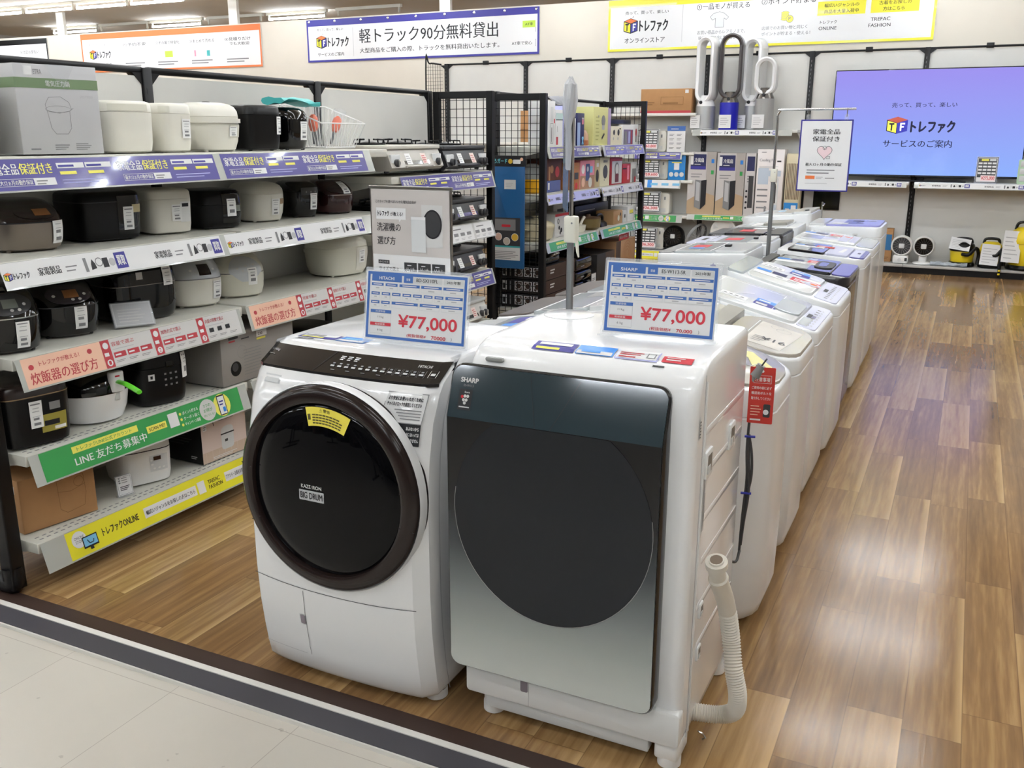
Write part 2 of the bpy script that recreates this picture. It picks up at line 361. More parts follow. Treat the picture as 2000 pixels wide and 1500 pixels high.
a.text('売って、買って、楽しい',.2,.45,.5,.035,INKG); logo(a,.2,.22,.17); a.text('店頭買取のご案内',.22,.1,.5,.055,INK)
for k,(s1,s2) in enumerate((('①予約不要',None),('②その場で現金化',None),('③まとめて売れる',None),('④見積りだけ','でも大歓迎'))):
    x=1.05+k*.78
    a.text(s1,x,.42,.55,.055,INK)
    if s2: a.text(s2,x+.1,.35,.42,.05,INK)
    if k==0: a.pline([(x+.08,.2),(x+.12,.28),(x+.1,.32)],.007,INKG); a.frame(x+.18,.2,.2,.12,.006,INKG); a.frame(x+.22,.32,.12,.05,.005,INKG)
    if k==1: a.rect(x+.2,.21,.18,.1,LIME,1.6); a.frame(x+.18,.2,.2,.14,.006,INKG)
    if k==2: a.frame(x+.15,.22,.2,.14,.007,INKG); a.rect(x+.37,.2,.07,.09,TEAL,1.6); a.rect(x+.09,.2,.04,.1,PINK,1.6)
    if k==3: a.frame(x+.15,.2,.16,.12,.006,INKG); a.frame(x+.3,.2,.08,.1,.006,INKG)
    a.bars(x+.02,.085,.52,.08,2,INKG)
obj('banner_sheet',b,t,flat=True)
t,b,a,W,H=banner(-19.9,-15.75,2.68,3.32,METB,'dark framed wall banner cut off at the left edge')
a.rect(.06,.05,W-.12,H-.17,PAPER,1.4); a.text('④当日お支払い',W-.75,.38,.5,.06,INK); a.rect(W-.6,.16,.18,.1,LIME,1.6); a.frame(W-.62,.15,.22,.14,.007,INKG)
obj('banner_sheet',b,t,flat=True)
t,b,a,W,H=banner(-4.69,-.60,2.70,3.35,YELC,'yellow framed wall banner for the online store')
a.rect(.06,.05,W-.12,H-.16,PAPER,1.4)
a.text('売って、買って、楽しい',.24,.46,.6,.045,INK); logo(a,.22,.22,.2); a.text('オンラインストア',.24,.1,.56,.065,INK); a.rect(1.03,.09,.005,.46,INKL,2)
a.text('①一品モノが買える',1.22,.47,.68,.075,INK); a.text('②ポイント貯まる',2.05,.49,.66,.075,INK); a.text('③下記のコードからアクセス！',2.74,.52,1.0,.07,INK)
a.poly([(1.44,.42),(1.52,.44),(1.58,.42),(1.64,.37),(1.61,.34),(1.58,.36),(1.58,.25),(1.47,.25),(1.47,.36),(1.43,.34),(1.4,.38)],LIGHTGR,1.6); a.pline([(1.44,.42),(1.52,.44),(1.58,.42),(1.64,.37),(1.61,.34),(1.58,.36),(1.58,.25),(1.47,.25),(1.47,.36),(1.43,.34),(1.4,.38),(1.44,.42)],.006,INKG,2); a.frame(1.63,.25,.07,.09,.006,INKG)
for k in range(4): a.circ(2.35,.31+.025*k,.05,YELT,1.5+.1*k,14,.02); a.ring(2.35,.31+.025*k,.05,.004,INKG,1.55+.1*k,14,.02)
a.circ(2.41,.31,.045,YELT,2); a.ring(2.41,.31,.045,.005,INKG,2.1); a.text('P',2.395,.29,.025,.045,INKG,3)
a.text('お買い得品からレアモノまで、',1.24,.17,.62,.05,INKG); a.text('味がある掘り出し物に出会える。',1.26,.1,.58,.05,INKG); a.text('店頭でのお買い物と同じく',2.07,.19,.56,.045,INKG); a.text('ポイントが貯まる・使える！',2.07,.12,.6,.045,INKG)
a.rect(2.74,.33,.56,.16,YELC,1.6); a.text('幅広いジャンルの',2.82,.42,.4,.045,INK); a.text('商品を大量入荷中',2.82,.35,.4,.045,INK)
a.rect(3.36,.33,.54,.16,YELC,1.6); a.text('古着をお探しの',3.45,.42,.36,.045,INK); a.text('方はこちら',3.5,.35,.24,.045,INK)
a.text('トレファク',2.78,.23,.2,.04,INK); a.text('ONLINE',2.77,.16,.21,.04,INK); a.text('TREFAC',3.37,.24,.22,.04,INK); a.text('FASHION',3.35,.17,.25,.04,INK)
obj('banner_sheet',b,t,flat=True)
# ================================================================== shelf-edge sign strips (one printed unit each)
def u_purple(a,x,L,H):
    a.rect(x,0,L,H,PURP,1)
    a.text('家電全品',x+.03*L,.5*H,.22*L,.36*H,PAPER,2,bold=.02); a.text('保証付き',x+.26*L,.5*H,.24*L,.36*H,YELT,2,bold=.02)
    a.frame(x+.06*L,.13*H,.28*L,.24*H,.012*H,PAPER,2); a.text('最大12ヵ月の動作保証',x+.07*L,.17*H,.26*L,.16*H,PAPER,2); a.rect(x+.34*L,.13*H,.16*L,.24*H,PAPER,2); a.bars(x+.355*L,.16*H,.09*L,.18*H,2,INKG,3)
    for k in (0,1): a.rect(x+.54*L+k*.225*L,.66*H,.215*L,.18*H,PAPER,2); a.bars(x+.55*L+k*.225*L,.7*H,.17*L,.1*H,1,PURPI,3,.7); a.bars(x+.55*L+k*.225*L,.45*H,.18*L,.13*H,1,YELT,2,.8)
    a.bars(x+.55*L,.15*H,.4*L,.2*H,2,LAV,2,.3)
def u_white(a,x,L,H,bg=PAPER,lg=False):
    a.rect(x,0,L,H,bg,1)
    if lg: logo(a,x+.01*L,.28*H,.36*H)
    a.text('家電製品',x+.26*L,.32*H,.17*L,.34*H,INK,2,bold=.02); a.bars(x+.47*L,.34*H,.1*L,.34*H,2,INKG,2,.3)
    i=x+.62*L; q=.05*L
    a.rect(i,.2*H,q*.5,.6*H,INKG,2); a.poly([(i+q,.25*H),(i+1.9*q,.3*H),(i+1.8*q,.5*H),(i+1.4*q,.72*H),(i+1.1*q,.5*H)],INK,2)
    a.ring(i+2.5*q,.55*H,.2*H,.04*H,INKG,2,12); a.rect(i+3.1*q,.28*H,q*.95,.42*H,INK,2); a.circ(i+4.7*q,.48*H,.18*H,INKL,2,12)
    a.rect(x+.885*L,.14*H,.1*L,.72*H,PURPI,2); a.text('買取',x+.9*L,.28*H,.07*L,.44*H,PAPER,3,bold=.03)
def u_salmon(a,x,L,H,full=True):
    w=.31*L
    a.rect(x,0,w,H,SALM,1); a.text('炊飯器の選び方',x+.06*w,.1*H,.84*w,.4*H,SALR,2,bold=.012); a.text('トレファクが教える！',x+.2*w,.66*H,.5*w,.17*H,SALR,2)
    a.circ(x+.1*w,.68*H,.1*H,SALR,2,14,.09*H); a.circ(x+.84*w,.75*H,.1*H,SALR,2,14,.09*H)
    a.rect(x+w,0,L-w,H,PAPERG,1)
    for k,(s,n) in enumerate((('容量で選ぶ','1'),('加熱方式で選ぶ','2'),('内釜の特徴で選ぶ','3'))):
        X=x+w+k*.23*L; a.rect(X,0,.038*L,H,SALR,2); a.circ(X+.019*L,.8*H,.12*H,PAPER,3,12); a.circ(X+.019*L,.18*H,.12*H,PAPER,3,12); a.text(n,X+.014*L,.11*H,.01*L,.14*H,SALR,4); a.bars(X+.006*L,.42*H,.026*L,.16*H,1,PAPER,3,.8)
        a.text(s,X+.045*L,.72*H,.1*L,.16*H,SALR,2); a.bars(X+.045*L,.6*H,.13*L,.06*H,1,INKL,2)
        for q in range(3):
            if k<2: a.rect(X+.045*L+q*.06*L,.3*H,.052*L,.2*H,SALR,2); a.bars(X+.05*L+q*.06*L,.37*H,.035*L,.07*H,1,PAPER,3,.8)
            else: a.rect(X+.055*L+q*.045*L,.34*H,.024*L,.17*H,INK,2)
            a.bars(X+.047*L+q*.058*L,.13*H,.045*L,.1*H,2,INKG,2,.4)
def u_green(a,x,L,H):
    a.rect(x,0,L,H,GREEN,1)
    a.rect(x+.13*L,.62*H,.3*L,.24*H,YELT,2); a.text('トレファクLINE公式アカウント',x+.15*L,.67*H,.25*L,.14*H,GREEN,3)
    a.text('LINE 友だち募集中',x+.13*L,.17*H,.33*L,.33*H,PAPER,2,bold=.02)
    a.rect(x+.47*L,.4*H,.1*L,.26*H,YELT,2); a.text('SCAN ME!',x+.48*L,.46*H,.08*L,.13*H,INK,3); a.rect(x+.585*L,.3*H,.05*L,.55*H,PAPER,2)
    for k,s in enumerate(('キャンペーン満載','クーポン届く','ポイント貯まる')): a.circ(x+.65*L,(.26+.22*k)*H,.06*H,YELT,2,10); a.text(s,x+.663*L,(.19+.22*k)*H,.085*L,.14*H,PAPER,2)
    a.circ(x+.8*L,.5*H,.44*H,PAPERG,2,20); a.text('3つの',x+.78*L,.62*H,.04*L,.13*H,GREEN,3); a.text('お得が',x+.775*L,.42*H,.05*L,.15*H,GREEN,3); a.text('付いてくる！',x+.77*L,.24*H,.06*L,.1*H,GREEN,3)
    a.circ(x+.885*L,.5*H,.47*H,YELT,1.5,20); a.rect(x+.862*L,.08*H,.045*L,.84*H,INK,2.5,.004); a.rect(x+.866*L,.12*H,.037*L,.74*H,PAPER,3); a.bars(x+.87*L,.5*H,.028*L,.25*H,2,PURPI,4); a.rect(x+.884*L,.2*H,.016*L,.2*H,BLUEL,4)
def u_yellow(a,x,L,H):
    a.rect(x,0,L,H,YELC,1); a.circ(x+.05*L,.62*H,.3*H,PAPER,2,18); a.text('ONLINE',x+.03*L,.64*H,.042*L,.1*H,INKG,3); a.text('STORE',x+.033*L,.5*H,.036*L,.1*H,INKG,3)
    a.rect(x+.06*L,.22*H,.065*L,.42*H,INK,3); a.rect(x+.064*L,.28*H,.057*L,.32*H,SKY,4); a.pline([(x+.08*L,.5*H),(x+.087*L,.36*H),(x+.103*L,.36*H),(x+.107*L,.46*H)],.03*H,INK,5)
    a.rect(x+.085*L,.12*H,.014*L,.12*H,INK,3)
    a.text('トレファクONLINE',x+.15*L,.36*H,.17*L,.3*H,INK,2,bold=.03)
    a.rect(x+.35*L,.3*H,.28*L,.4*H,PAPER,2); a.text('幅広いジャンルをお探しの方はこちら',x+.36*L,.4*H,.26*L,.18*H,INK,3); a.rect(x+.64*L,.26*H,.04*L,.5*H,PAPER,2)
    a.text('TREFAC',x+.7*L,.52*H,.07*L,.16*H,INK,2,bold=.02); a.text('FASHION',x+.7*L,.3*H,.08*L,.16*H,INK,2,bold=.02)
    a.rect(x+.8*L,.3*H,.19*L,.4*H,PAPER,2); a.text('ブランド・古着をお探しの方はこちら',x+.805*L,.4*H,.18*L,.18*H,INK,3)
def u_blue(a,x,L,H):
    a.rect(x,0,L,H,PAPER,1); a.rect(x+.42*L,0,.08*L,H,BLUEL,2)
    for k in range(5): a.rect(x+.02*L+k*.2*L+(.06*L if k>1 else 0),.3*H,.13*L,.32*H,SKY,2)
    a.bars(x+.03*L,.72*H,.3*L,.14*H,1,INKL,2)
def strip(parent,o,u,v,spec,H,eps=.0006,name='sign_strip',label=None,L=None):
    """clear rail with printed cards slid in; spec = list of (fn, x, length)"""
    b=B(); a=A(b,o,u,v,eps); tot=L or max(x+l for f,x,l in spec)
    a.rect(0,-.006,tot,H+.008,M('rail_clear_grey',(176,178,172),.2,coat=.5),0)
    for s in spec: s[0](a,s[1],s[2],H)
    return obj(name,b,parent,label,flat=True)

# ================================================================== rice cooker rack (left)
XB,XFR=-3.30,-2.85
rack=thing('display_rack','long black framed white shelf rack full of rice cookers','shelf',(0,0,0))
YP=(1.97,3.15,4.36,5.57)
for i,y in enumerate(YP):
    b=B().rbox(XB-.05,XB+.0,y-.025,y+.025,0,1.88,METB,.004,.002)
    for sg in (-1,1):
        if 0<=i+sg<4: b.add([(XB-.045,y+sg*.02,1.865),(XB-.045,y+sg*.02,1.80),(XB-.045,y+sg*.085,1.865),(XB-.008,y+sg*.02,1.865),(XB-.008,y+sg*.02,1.80),(XB-.008,y+sg*.085,1.865)],[(0,1,2),(5,4,3),(0,3,4,1),(1,4,5,2),(2,5,3,0)],METB)
    for k in range(34): b.box(XB+.0003,XB+.0009,y-.012,y-.008,.12+k*.05,.145+k*.05,INK)
    obj('post',b,rack)
for y0,y1 in zip(YP,YP[1:]):
    b=B().rbox(XB-.045,XB-.005,y0+.02,y1-.02,1.855,1.885,METB,.012,.003,'y'); obj('top_rail',b,rack)
    b=B().box(XB-.03,XB-.012,y0+.03,y1-.03,.12,1.845,PANEL); obj('back_panel',b,rack)
b=B().rbox(-2.965,-2.905,1.93,1.985,.02,1.88,METB,.006,.003).tube(smooth([(-2.935,1.957,.10),(-2.935,1.957,.04),(-2.99,1.957,.03),(-3.32,1.957,.03)],5),.035,METB,10).tube([(-2.935,1.957,1.87),(-3.3,1.957,1.87)],.02,METB,8)
obj('end_frame',b,rack)
def shelf(parent,x0,x1,y0,y1,z,m=SHELF,dots=False):
    b=B().rbox(x0,x1,y0,y1,z-.04,z,m,.004,.003)
    if dots:
        for k in range(int((y1-y0-.06)/.03)): b.box(x1-.03,x1-.024,y0+.03+k*.03,y0+.046+k*.03,z,z+.0006,INKG).box(x1-.055,x1-.049,y0+.03+k*.03,y0+.046+k*.03,z,z+.0006,INKG)
    for y in (y0+.01,y1-.01): b.add([(x0,y-.004,z-.04),(x0,y-.004,z-.12),(x1-.05,y-.004,z-.04),(x0,y+.004,z-.04),(x0,y+.004,z-.12),(x1-.05,y+.004,z-.04)],[(0,1,2),(5,4,3),(0,3,4,1),(1,4,5,2),(2,5,3,0)],m)
    return obj('shelf',b,parent)
ZS=(1.525,1.19,.86,.515,.185)
SP={0:[(lambda a,x,L,H:u_purple(a,x,L,H),.0,.52),(u_purple,.52,.52)],1:[(lambda a,x,L,H:u_white(a,x,L,H,lg=True),.0,.52),(u_white,.52,.5)],
    2:[(u_salmon,.02,1.06)],3:[(u_green,.04,1.01)],4:[(u_yellow,.1,1.02)]}
OFF=((1.93,1.98),(1.93,1.93),(2.0,2.0),(2.0,2.0),(1.98,1.98))
for j,z in enumerate(ZS):
    hs=(.105,.085,.105,.105,.105)[j]
    for i in (0,1):
        y0=(2.0,3.16)[i]; y1=(3.14,4.345)[i]; sh=shelf(rack,XB,XFR,y0+.005,y1-.005,z,dots=j>2)
        s0=(1.98,3.06)[i] if j==0 else (2.0,3.05)[i] if j==1 else (2.01,3.15)[i]
        tl=.036 if j==0 else .030; strip(sh,(XFR+.004+tl,s0,z-hs),(0,1,0),(-tl,0,hs),SP[j],hs,L=1.1)
for j,(z,fn,hs) in enumerate(((1.375,u_purple,.10),(1.055,u_white,.10),(.735,u_purple,.10),(.39,u_green,.10),(.12,u_yellow,.1))):
    sh=shelf(rack,XB,XFR,4.375,5.545,z)
    if fn is u_white: spec=[(u_salmon,0,.55),(u_salmon,.55,.55)]; fn2=None
    elif fn is u_green or fn is u_yellow: spec=[(fn,0,1.08)]
    else: spec=[(fn,0,.55),(fn,.55,.55)]
    if fn is u_white:
        def u_grey(a,x,L,H):
            a.rect(x,0,L,H,PAPER,1); a.rect(x+.5*L,0,.05*L,H,PAPERG,2)
            for k in range(6): a.rect(x+.04*L+k*.15*L+(.06*L if k>2 else 0),.35*H,.1*L,.2*H,INKG,2); a.bars(x+.04*L+k*.15*L+(.06*L if k>2 else 0),.1*H,.1*L,.16*H,2,INKL,2)
            a.bars(x+.05*L,.75*H,.25*L,.14*H,1,INKG,2); a.bars(x+.6*L,.75*H,.25*L,.14*H,1,INKG,2)
        spec=[(u_grey,0,.55),(u_grey,.55,.55)]
    strip(sh,(XFR+.034,4.45,z-hs),(0,1,0),(-.030,0,hs),spec,hs,L=1.12)
def mesh_panel(b,x0,x1,z0,z1,y,nx,nz,m=METB,fr=.022,wr=.0038):
    b.rbox(x0-fr,x0+fr,y-fr,y+fr,0 if z0<.2 else z0,z1,m,.004,.002); b.rbox(x1-fr,x1+fr,y-fr,y+fr,0 if z0<.2 else z0,z1,m,.004,.002)
    b.rbox(x0,x1,y-fr*.7,y+fr*.7,z1-.045,z1,m,.004,.002,'x'); b.box(x0,x1,y-fr*.6,y+fr*.6,z0,z0+.03,m)
    for k in range(1,nx): x=x0+(x1-x0)*k/nx; b.box(x-wr/2,x+wr/2,y-wr,y,z0,z1-.02,m)
    for k in range(1,nz): z=z0+(z1-z0)*k/nz; b.box(x0,x1,y,y+wr,z-wr/2,z+wr/2,m)
b=B(); mesh_panel(b,XB+.03,-2.87,.1,1.875,5.60,8,32); obj('mesh_panel',b,rack,flat=True)

# ================================================================== second rack behind it
rk2=thing('display_rack','black framed rack of boxed goods with mesh ends beyond the rice cooker rack','shelf',(0,0,0))
X2B,X2F=-3.08,-2.69; Y2=(6.05,7.15,8.25)
for y in Y2[1:]+(6.1,):
    b=B().rbox(X2B-.03,X2B+.02,y-.025,y+.025,0,1.895,METB,.004,.002); obj('post',b,rk2)
for k,(y0,y1) in enumerate(zip(Y2,Y2[1:])):
    b=B().rbox(X2B-.03,X2B+.01,y0,y1,1.87,1.895,METB,.01,.003,'y'); obj('top_rail',b,rk2)
    b=B().box(X2B-.03,X2B-.012,y0+.03,y1-.03,.12,1.52,PANEL if k==0 else METB); obj('back_panel',b,rk2)
for y in (6.05,8.25):
    b=B(); mesh_panel(b,X2B,X2F,.1,1.875 if y<7 else 1.89,y,8 if y<7 else 9,36); obj('mesh_panel',b,rk2,flat=True)
for j,z in enumerate((1.52,1.19,.85,.36)):
    for i in (0,1):
        y0,y1=Y2[i]+.03,Y2[i+1]-.03; sh=shelf(rk2,X2B,X2F,y0,y1,z)
        h=(.075,.065,.065,.07)[j]
        if j==0: sp=[(u_purple,.05,.48),(u_purple,.53,.48)]
        elif j==1: sp=[(lambda a,x,L,H,bg=(LAV if i==0 else PAPERG):u_white(a,x,L,H,bg,True),.02,.5),(lambda a,x,L,H,bg=(LAV if i==0 else PAPERG):u_white(a,x,L,H,bg),.52,.5)]
        elif j==2: sp=[(u_green,.06,.95)]
        else: sp=[(u_yellow,.06,.95)]
        strip(sh,(X2F+.03,y0,z-h),(0,1,0),(-.02,0,h),sp,h,L=1.04)

# ================================================================== wall fixture along the back
wf=thing('display_fixture','black framed white panel display fixture along the back wall','fixture',(0,0,0))
XP=(-7.10,-5.82,-4.53,-3.23,-1.93,-.63,.67,1.97)
YW=12.5
for x in XP:
    b=B().rbox(x-.03,x+.03,YW-.06,YW,0,2.60,METB,.004,.002)
    for sg in (-1,1): b.add([(x+sg*.02,YW-.05,2.58),(x+sg*.02,YW-.05,2.52),(x+sg*.1,YW-.05,2.58),(x+sg*.02,YW-.02,2.58),(x+sg*.02,YW-.02,2.52),(x+sg*.1,YW-.02,2.58)],[(0,1,2),(5,4,3),(0,3,4,1),(1,4,5,2),(2,5,3,0)],METB)
    for k in range(48): b.box(x-.006,x-.002,YW-.0615,YW-.06,.12+k*.05,.145+k*.05,INKG)
    obj('post',b,wf)
for x0,x1 in zip(XP,XP[1:]):
    b=B().rbox(x0,x1,YW-.045,YW-.015,2.575,2.60,METB,.01,.003,'x'); b.rbox((x0+x1)/2-.04,(x0+x1)/2+.04,YW-.055,YW-.01,2.57,2.625,METB,.004,.003); obj('top_rail',b,wf)
    b=B().box(x0+.03,x1-.03,YW-.03,YW-.012,.1,2.57,PANEL); obj('back_panel',b,wf)
def wshelf(x0,x1,z,spec=None,h=.07,L=None,xs=None,y0=12.1,m=SHELFS):
    b=B().rbox(x0,x1,y0,YW-.03,z-.035,z,m,.004,.003)
    for x in (x0+.012,x1-.012): b.add([(x-.005,YW-.03,z-.03),(x-.005,YW-.03,z-.13),(x-.005,y0+.05,z-.03),(x+.005,YW-.03,z-.03),(x+.005,YW-.03,z-.13),(x+.005,y0+.05,z-.03)],[(0,1,2),(5,4,3),(0,3,4,1),(1,4,5,2),(2,5,3,0)],m)
    sh=obj('shelf',b,wf)
    if spec: strip(sh,(xs if xs is not None else x0,y0-.022,z-h),(1,0,0),(0,.018,h),spec,h,L=L,eps=.0009)
    return sh
wh=lambda lg: (lambda a,x,L,H:u_white(a,x,L,H,PAPER,lg))
wshelf(-4.5,-3.26,1.385,[(u_purple,.42,.62)],.085,1.06,-4.47)
wshelf(-4.5,-3.26,1.03,[(u_blue,.3,.74)],.1,1.06,-4.47)
wshelf(-4.5,-3.26,.575,[(u_green,0,1.02)],.085,1.1,-4.47)
wshelf(-4.5,-3.26,1.875)
wshelf(-5.79,-4.56,1.5); wshelf(-5.79,-4.56,1.05); wshelf(-5.79,-4.56,.6); wshelf(-7.07,-5.85,1.5); wshelf(-7.07,-5.85,1.05)
wshelf(-3.30,-1.98,1.665,[(wh(True),.1,.5),(wh(False),.6,.46)],.065,1.24,-3.28,12.08)
wshelf(-3.30,-1.98,.60,[(u_green,.1,.8)],.06,1.2,-3.3,12.08)
wshelf(-1.9,-.66,1.07,[(wh(True),.1,.55),(wh(False),.65,.5)],.06,1.2,-1.88,12.08)
wshelf(-.6,.64,1.07,[(wh(True),.05,.55),(wh(False),.6,.55)],.06,1.22,-.6,12.08)
wshelf(.7,1.94,1.07,None,y0=12.08)
for i,(x0,x1) in enumerate(zip(XP,XP[1:])):
    b=B().rbox(x0+.002,x1-.002,12.06,YW-.03,.075,.105,M('deck_grey',(178,176,172),.45),.004,.003).box(x0+.002,x1-.002,12.085,12.11,0,.075,METB)
    d=obj('base_deck',b,wf)
    if i==2: strip(d,(-4.47,12.04,.0),(1,0,0),(0,.015,.1),[(u_yellow,.05,1.1)],.1,L=1.2)
# tall wire side panel at the fixture's left end
b=B().tube(smooth([(-7.36,12.3,.05),(-7.36,12.3,2.52),(-7.3,12.3,2.6),(-7.1,12.3,2.58)],5),.012,METB,8)
for k in range(1,7): b.box(-7.36+k*.04-.002,-7.36+k*.04+.002,12.298,12.302,.05,2.59,METB)
for k in range(50): b.box(-7.36,-7.08,12.302,12.306,.1+k*.05-.002,.1+k*.05+.002,METB)
obj('mesh_panel',b,wf)
# ================================================================== the two drum washers in front
def NB(root):
    b=B(); b.X=Matrix.Translation(-Vector(root.location)); return b
def interp(tab,z):
    if z<=tab[0][0]: return tab[0][1]
    for (a,p),(c,q) in zip(tab,tab[1:]):
        if z<=c: return p+(q-p)*(z-a)/(c-a)
    return tab[-1][1]
HX0,HX1=-1.822,-1.210; HC=(HX0+HX1)/2; HW=(HX1-HX0)/2; BOW=.022
HY=[(.03,1.998),(.12,1.978),(.25,1.962),(.36,1.956),(.62,1.956),(.76,1.968),(.86,1.992),(.93,2.028),(.957,2.052),(1.0,2.13),(1.012,2.16)]
def hfront(x,z):
    u=max(-1,min(1,(x-HC)/HW)); return interp(HY,z)-BOW*(1-abs(u)**2.4)
hit=thing('drum_washing_machine','white drum washing machine with round dark brown glass door, left of the front pair','washing machine',(HC,2.3,0))
def hring(z,ins=0,yb=2.62,top=False):
    P=[]; n=18
    for k in range(n+1):
        u=-1+2*k/n; x=HC+u*(HW-ins); y=hfront(x,z)+ins
        e=max(0,(abs(u)-.9)/.1); y+=.03*(1-math.sqrt(max(0,1-e*e)))
        P.append((x,y,z))
    return P+[(HX1-ins,2.14,z),(HX1-ins,yb-.02-ins,z),(HX1-.02-ins,yb-ins,z),(HX0+.02+ins,yb-ins,z),(HX0+ins,yb-.02-ins,z),(HX0+ins,2.14,z)]
b=NB(hit); zs=[.03,.05,.1,.16,.25,.33,.36,.45,.55,.62,.7,.76,.81,.86,.9,.93,.957,.98,1.0]
b.loft([hring(z,.012 if z==.03 else 0) for z in zs]+[hring(1.008,.004),hring(1.012,.014)],WHITEG)
SEAM=M('seam_dark',(70,70,72),.6)
front=lambda x,z,l:(x,hfront(x,z)-l,z)
a=A(b,(0,0,0),(1,0,0),(0,0,1),.0012,front)
n=24
for k in range(n):
    x0=HX0+.025+(HX1-HX0-.05)*k/n; x1=HX0+.025+(HX1-HX0-.05)*(k+1)/n; sag=lambda x:.338-.012*(1-((x-HC)/HW)**2)
    a.poly([(x0,sag(x0)-.001),(x1,sag(x1)-.001),(x1,sag(x1)+.001),(x0,sag(x0)+.001)],SEAM,1)
    x0=HX0+.03+.165*k/n; x1=x0+.165/n
    a.poly([(x0,.099),(x1,.099),(x1,.1005),(x0,.1005)],INKL,1)
for k in range(8): z0=.1+.22*k/8; a.poly([(-1.612-.0+.0*k,z0),(-1.6105,z0),(-1.6105,z0+.0275),(-1.612,z0+.0275)],SEAM,1)
for s in ((HX1+.0008,2.045,.36),(HX1+.0008,2.06,.72)):
    pass
for k in range(len(zs)-2):                                  # seam of the front cover down the side
    z0,z1=zs[k],zs[k+1]; y0=min(2.14,interp(HY,z0)+.085); y1=min(2.14,interp(HY,z1)+.085)
    b.add([(HX1+.0008,y0,z0),(HX1+.0008,y0+.003,z0),(HX1+.0008,y1+.003,z1),(HX1+.0008,y1,z1)],[(0,1,2,3)],INKL)
for k in range(6):
    z=.2+.1*k; b.X=Matrix.Translation(-Vector(hit.location)); b.rbox(HX1-.004,HX1+.003,2.25,2.31,z,z+.035,WHITE,.012,.002,'x')
obj('body',b,hit)
# slanted control panel
PB=M('control_panel_black',(24,21,21),.13,coat=.5)
def slant(x,s,l):
    u=(x-HC)/HW; e=max(0,(abs(u)-.9)/.1); r=.03*(1-math.sqrt(max(0,1-e*e)))
    y=2.050+.081*s-BOW*(1-abs(u)**2.4)+r; z=.957+.0435*s
    return (x,y-l*.47,z+l*.88)
b=NB(hit); a=A(b,(0,0,0),(1,0,0),(0,0,1),.0012,slant); n=26
for k in range(n):
    x0=HX0+.004+(HX1-HX0-.008)*k/n; x1=HX0+.004+(HX1-HX0-.008)*(k+1)/n
    for s0,s1 in ((0,.5),(.5,1)): a.poly([(x0,s0),(x1,s0),(x1,s1),(x0,s1)],PB,1.5)
    a.b.add([slant(x0,0,.0018),slant(x1,0,.0018),slant(x1,-.06,-.004),slant(x0,-.06,-.004)],[(3,2,1,0)],PB)
    a.b.add([slant(x0,1,.0018),slant(x1,1,.0018),slant(x1,1.04,-.004),slant(x0,1.04,-.004)],[(0,1,2,3)],PB)
a.line(-1.605,.02,-1.57,.98,.002,INK,3)
a.text('HITACHI',-1.295,.66,.04,.12,PAPERG,3); a.text('11/6kg',-1.80,.6,.03,.14,INKL,3); a.bars(-1.80,.46,.03,.06,1,INKG,3)
for k in range(3): a.bars(-1.545+k*.024,.62,.016,.22,3,PAPER,3,.5)
for k in range(13):
    x=-1.56+k*.0235
    a.rect(x,.3,.013,.07,INKL,3); a.rect(x+.003,.42,.008,.06,INKG,3)
    if k>7: a.frame(x-.003,.22,.02,.3,.0006,INKG,3)
a.frame(-1.25,.25,.022,.3,.0012,PAPERG,3); a.rect(-1.245,.34,.012,.1,INKL,3)
for k in range(4): a.bars(-1.55+k*.05,.15,.018,.05,1,INKG,3)
obj('control_panel',b,hit)
b=NB(hit); a=A(b,(0,0,0),(1,0,0),(0,0,1),.0012,front); a.rect(-1.765,.915,.06,.022,M('notch_grey',(196,198,200),.3),1); a.rect(-1.76,.917,.05,.012,LIGHTGR,2); obj('detergent_latch',b,hit)
# round door
DC=Vector((-1.503,1.939,.652)); tilt=Matrix.Translation(DC)@Matrix.Rotation(math.radians(-1.5),4,'X')
T0=Matrix.Translation(-Vector(hit.location))@tilt
RINGM=M('door_ring_brown',(36,27,25),.15,spec=.4); GLASSD=M('door_glass_dark',(8,8,10),.03,spec=.22)
b=B(); b.X=T0; b.lathe([(.297,.045),(.297,.0),(.293,-.012),(.282,-.020),(.258,-.024),(.250,-.020),(.246,-.010),(.246,.03)],RINGM,72,(0,0,0),'y',False)
b.lathe([(.3015,.030),(.301,.004),(.299,-.002),(.2968,.0),(.2968,.03)],M('door_rim_white',(222,222,222),.2),72,(0,0,0),'y',False)
for an in (172,206,8,-14):
    t=math.radians(an); c,s=math.cos(t),math.sin(t); b.add([(c*.25,-.0245,s*.25),(c*.295,-.0135,s*.295),(c*.295-s*.003,-.0135,s*.295+c*.003),(c*.25-s*.003,-.0245,s*.25+c*.003)],[(0,1,2,3),(3,2,1,0)],INK)
door=obj('door',b,hit)
b=B(); b.X=T0; b.lathe([(.248,-.008),(.24,-.014),(.2,-.021),(.14,-.026),(.07,-.029),(.002,-.03)],GLASSD,64,(0,0,0),'y'); obj('door_glass',b,door)
b=B(); b.X=T0
def arcp(r,t): return (-(0)+r*math.cos(t),-.0185-.002-(.245-r)*.06,r*math.sin(t))
YW1=M('warning_yellow',(244,228,92),.4); n=14; t0,t1=math.radians(66),math.radians(102)
v=[];f=[]
for k in range(n+1):
    t=t0+(t1-t0)*k/n; v+=[arcp(.188,t),arcp(.240,t)]
for k in range(n): f.append((2*k,2*k+1,2*k+3,2*k+2))
b.add(v,f,YW1)
wm=lambda x,y,l:(math.cos(math.radians(90-x))*y, arcp(y,0)[1]-l, math.sin(math.radians(90-x))*y)
a=A(b,(0,0,0),(1,0,0),(0,0,1),.0007,wm); a.text('⚠警告',-1.,.226,9,.010,INK,1)
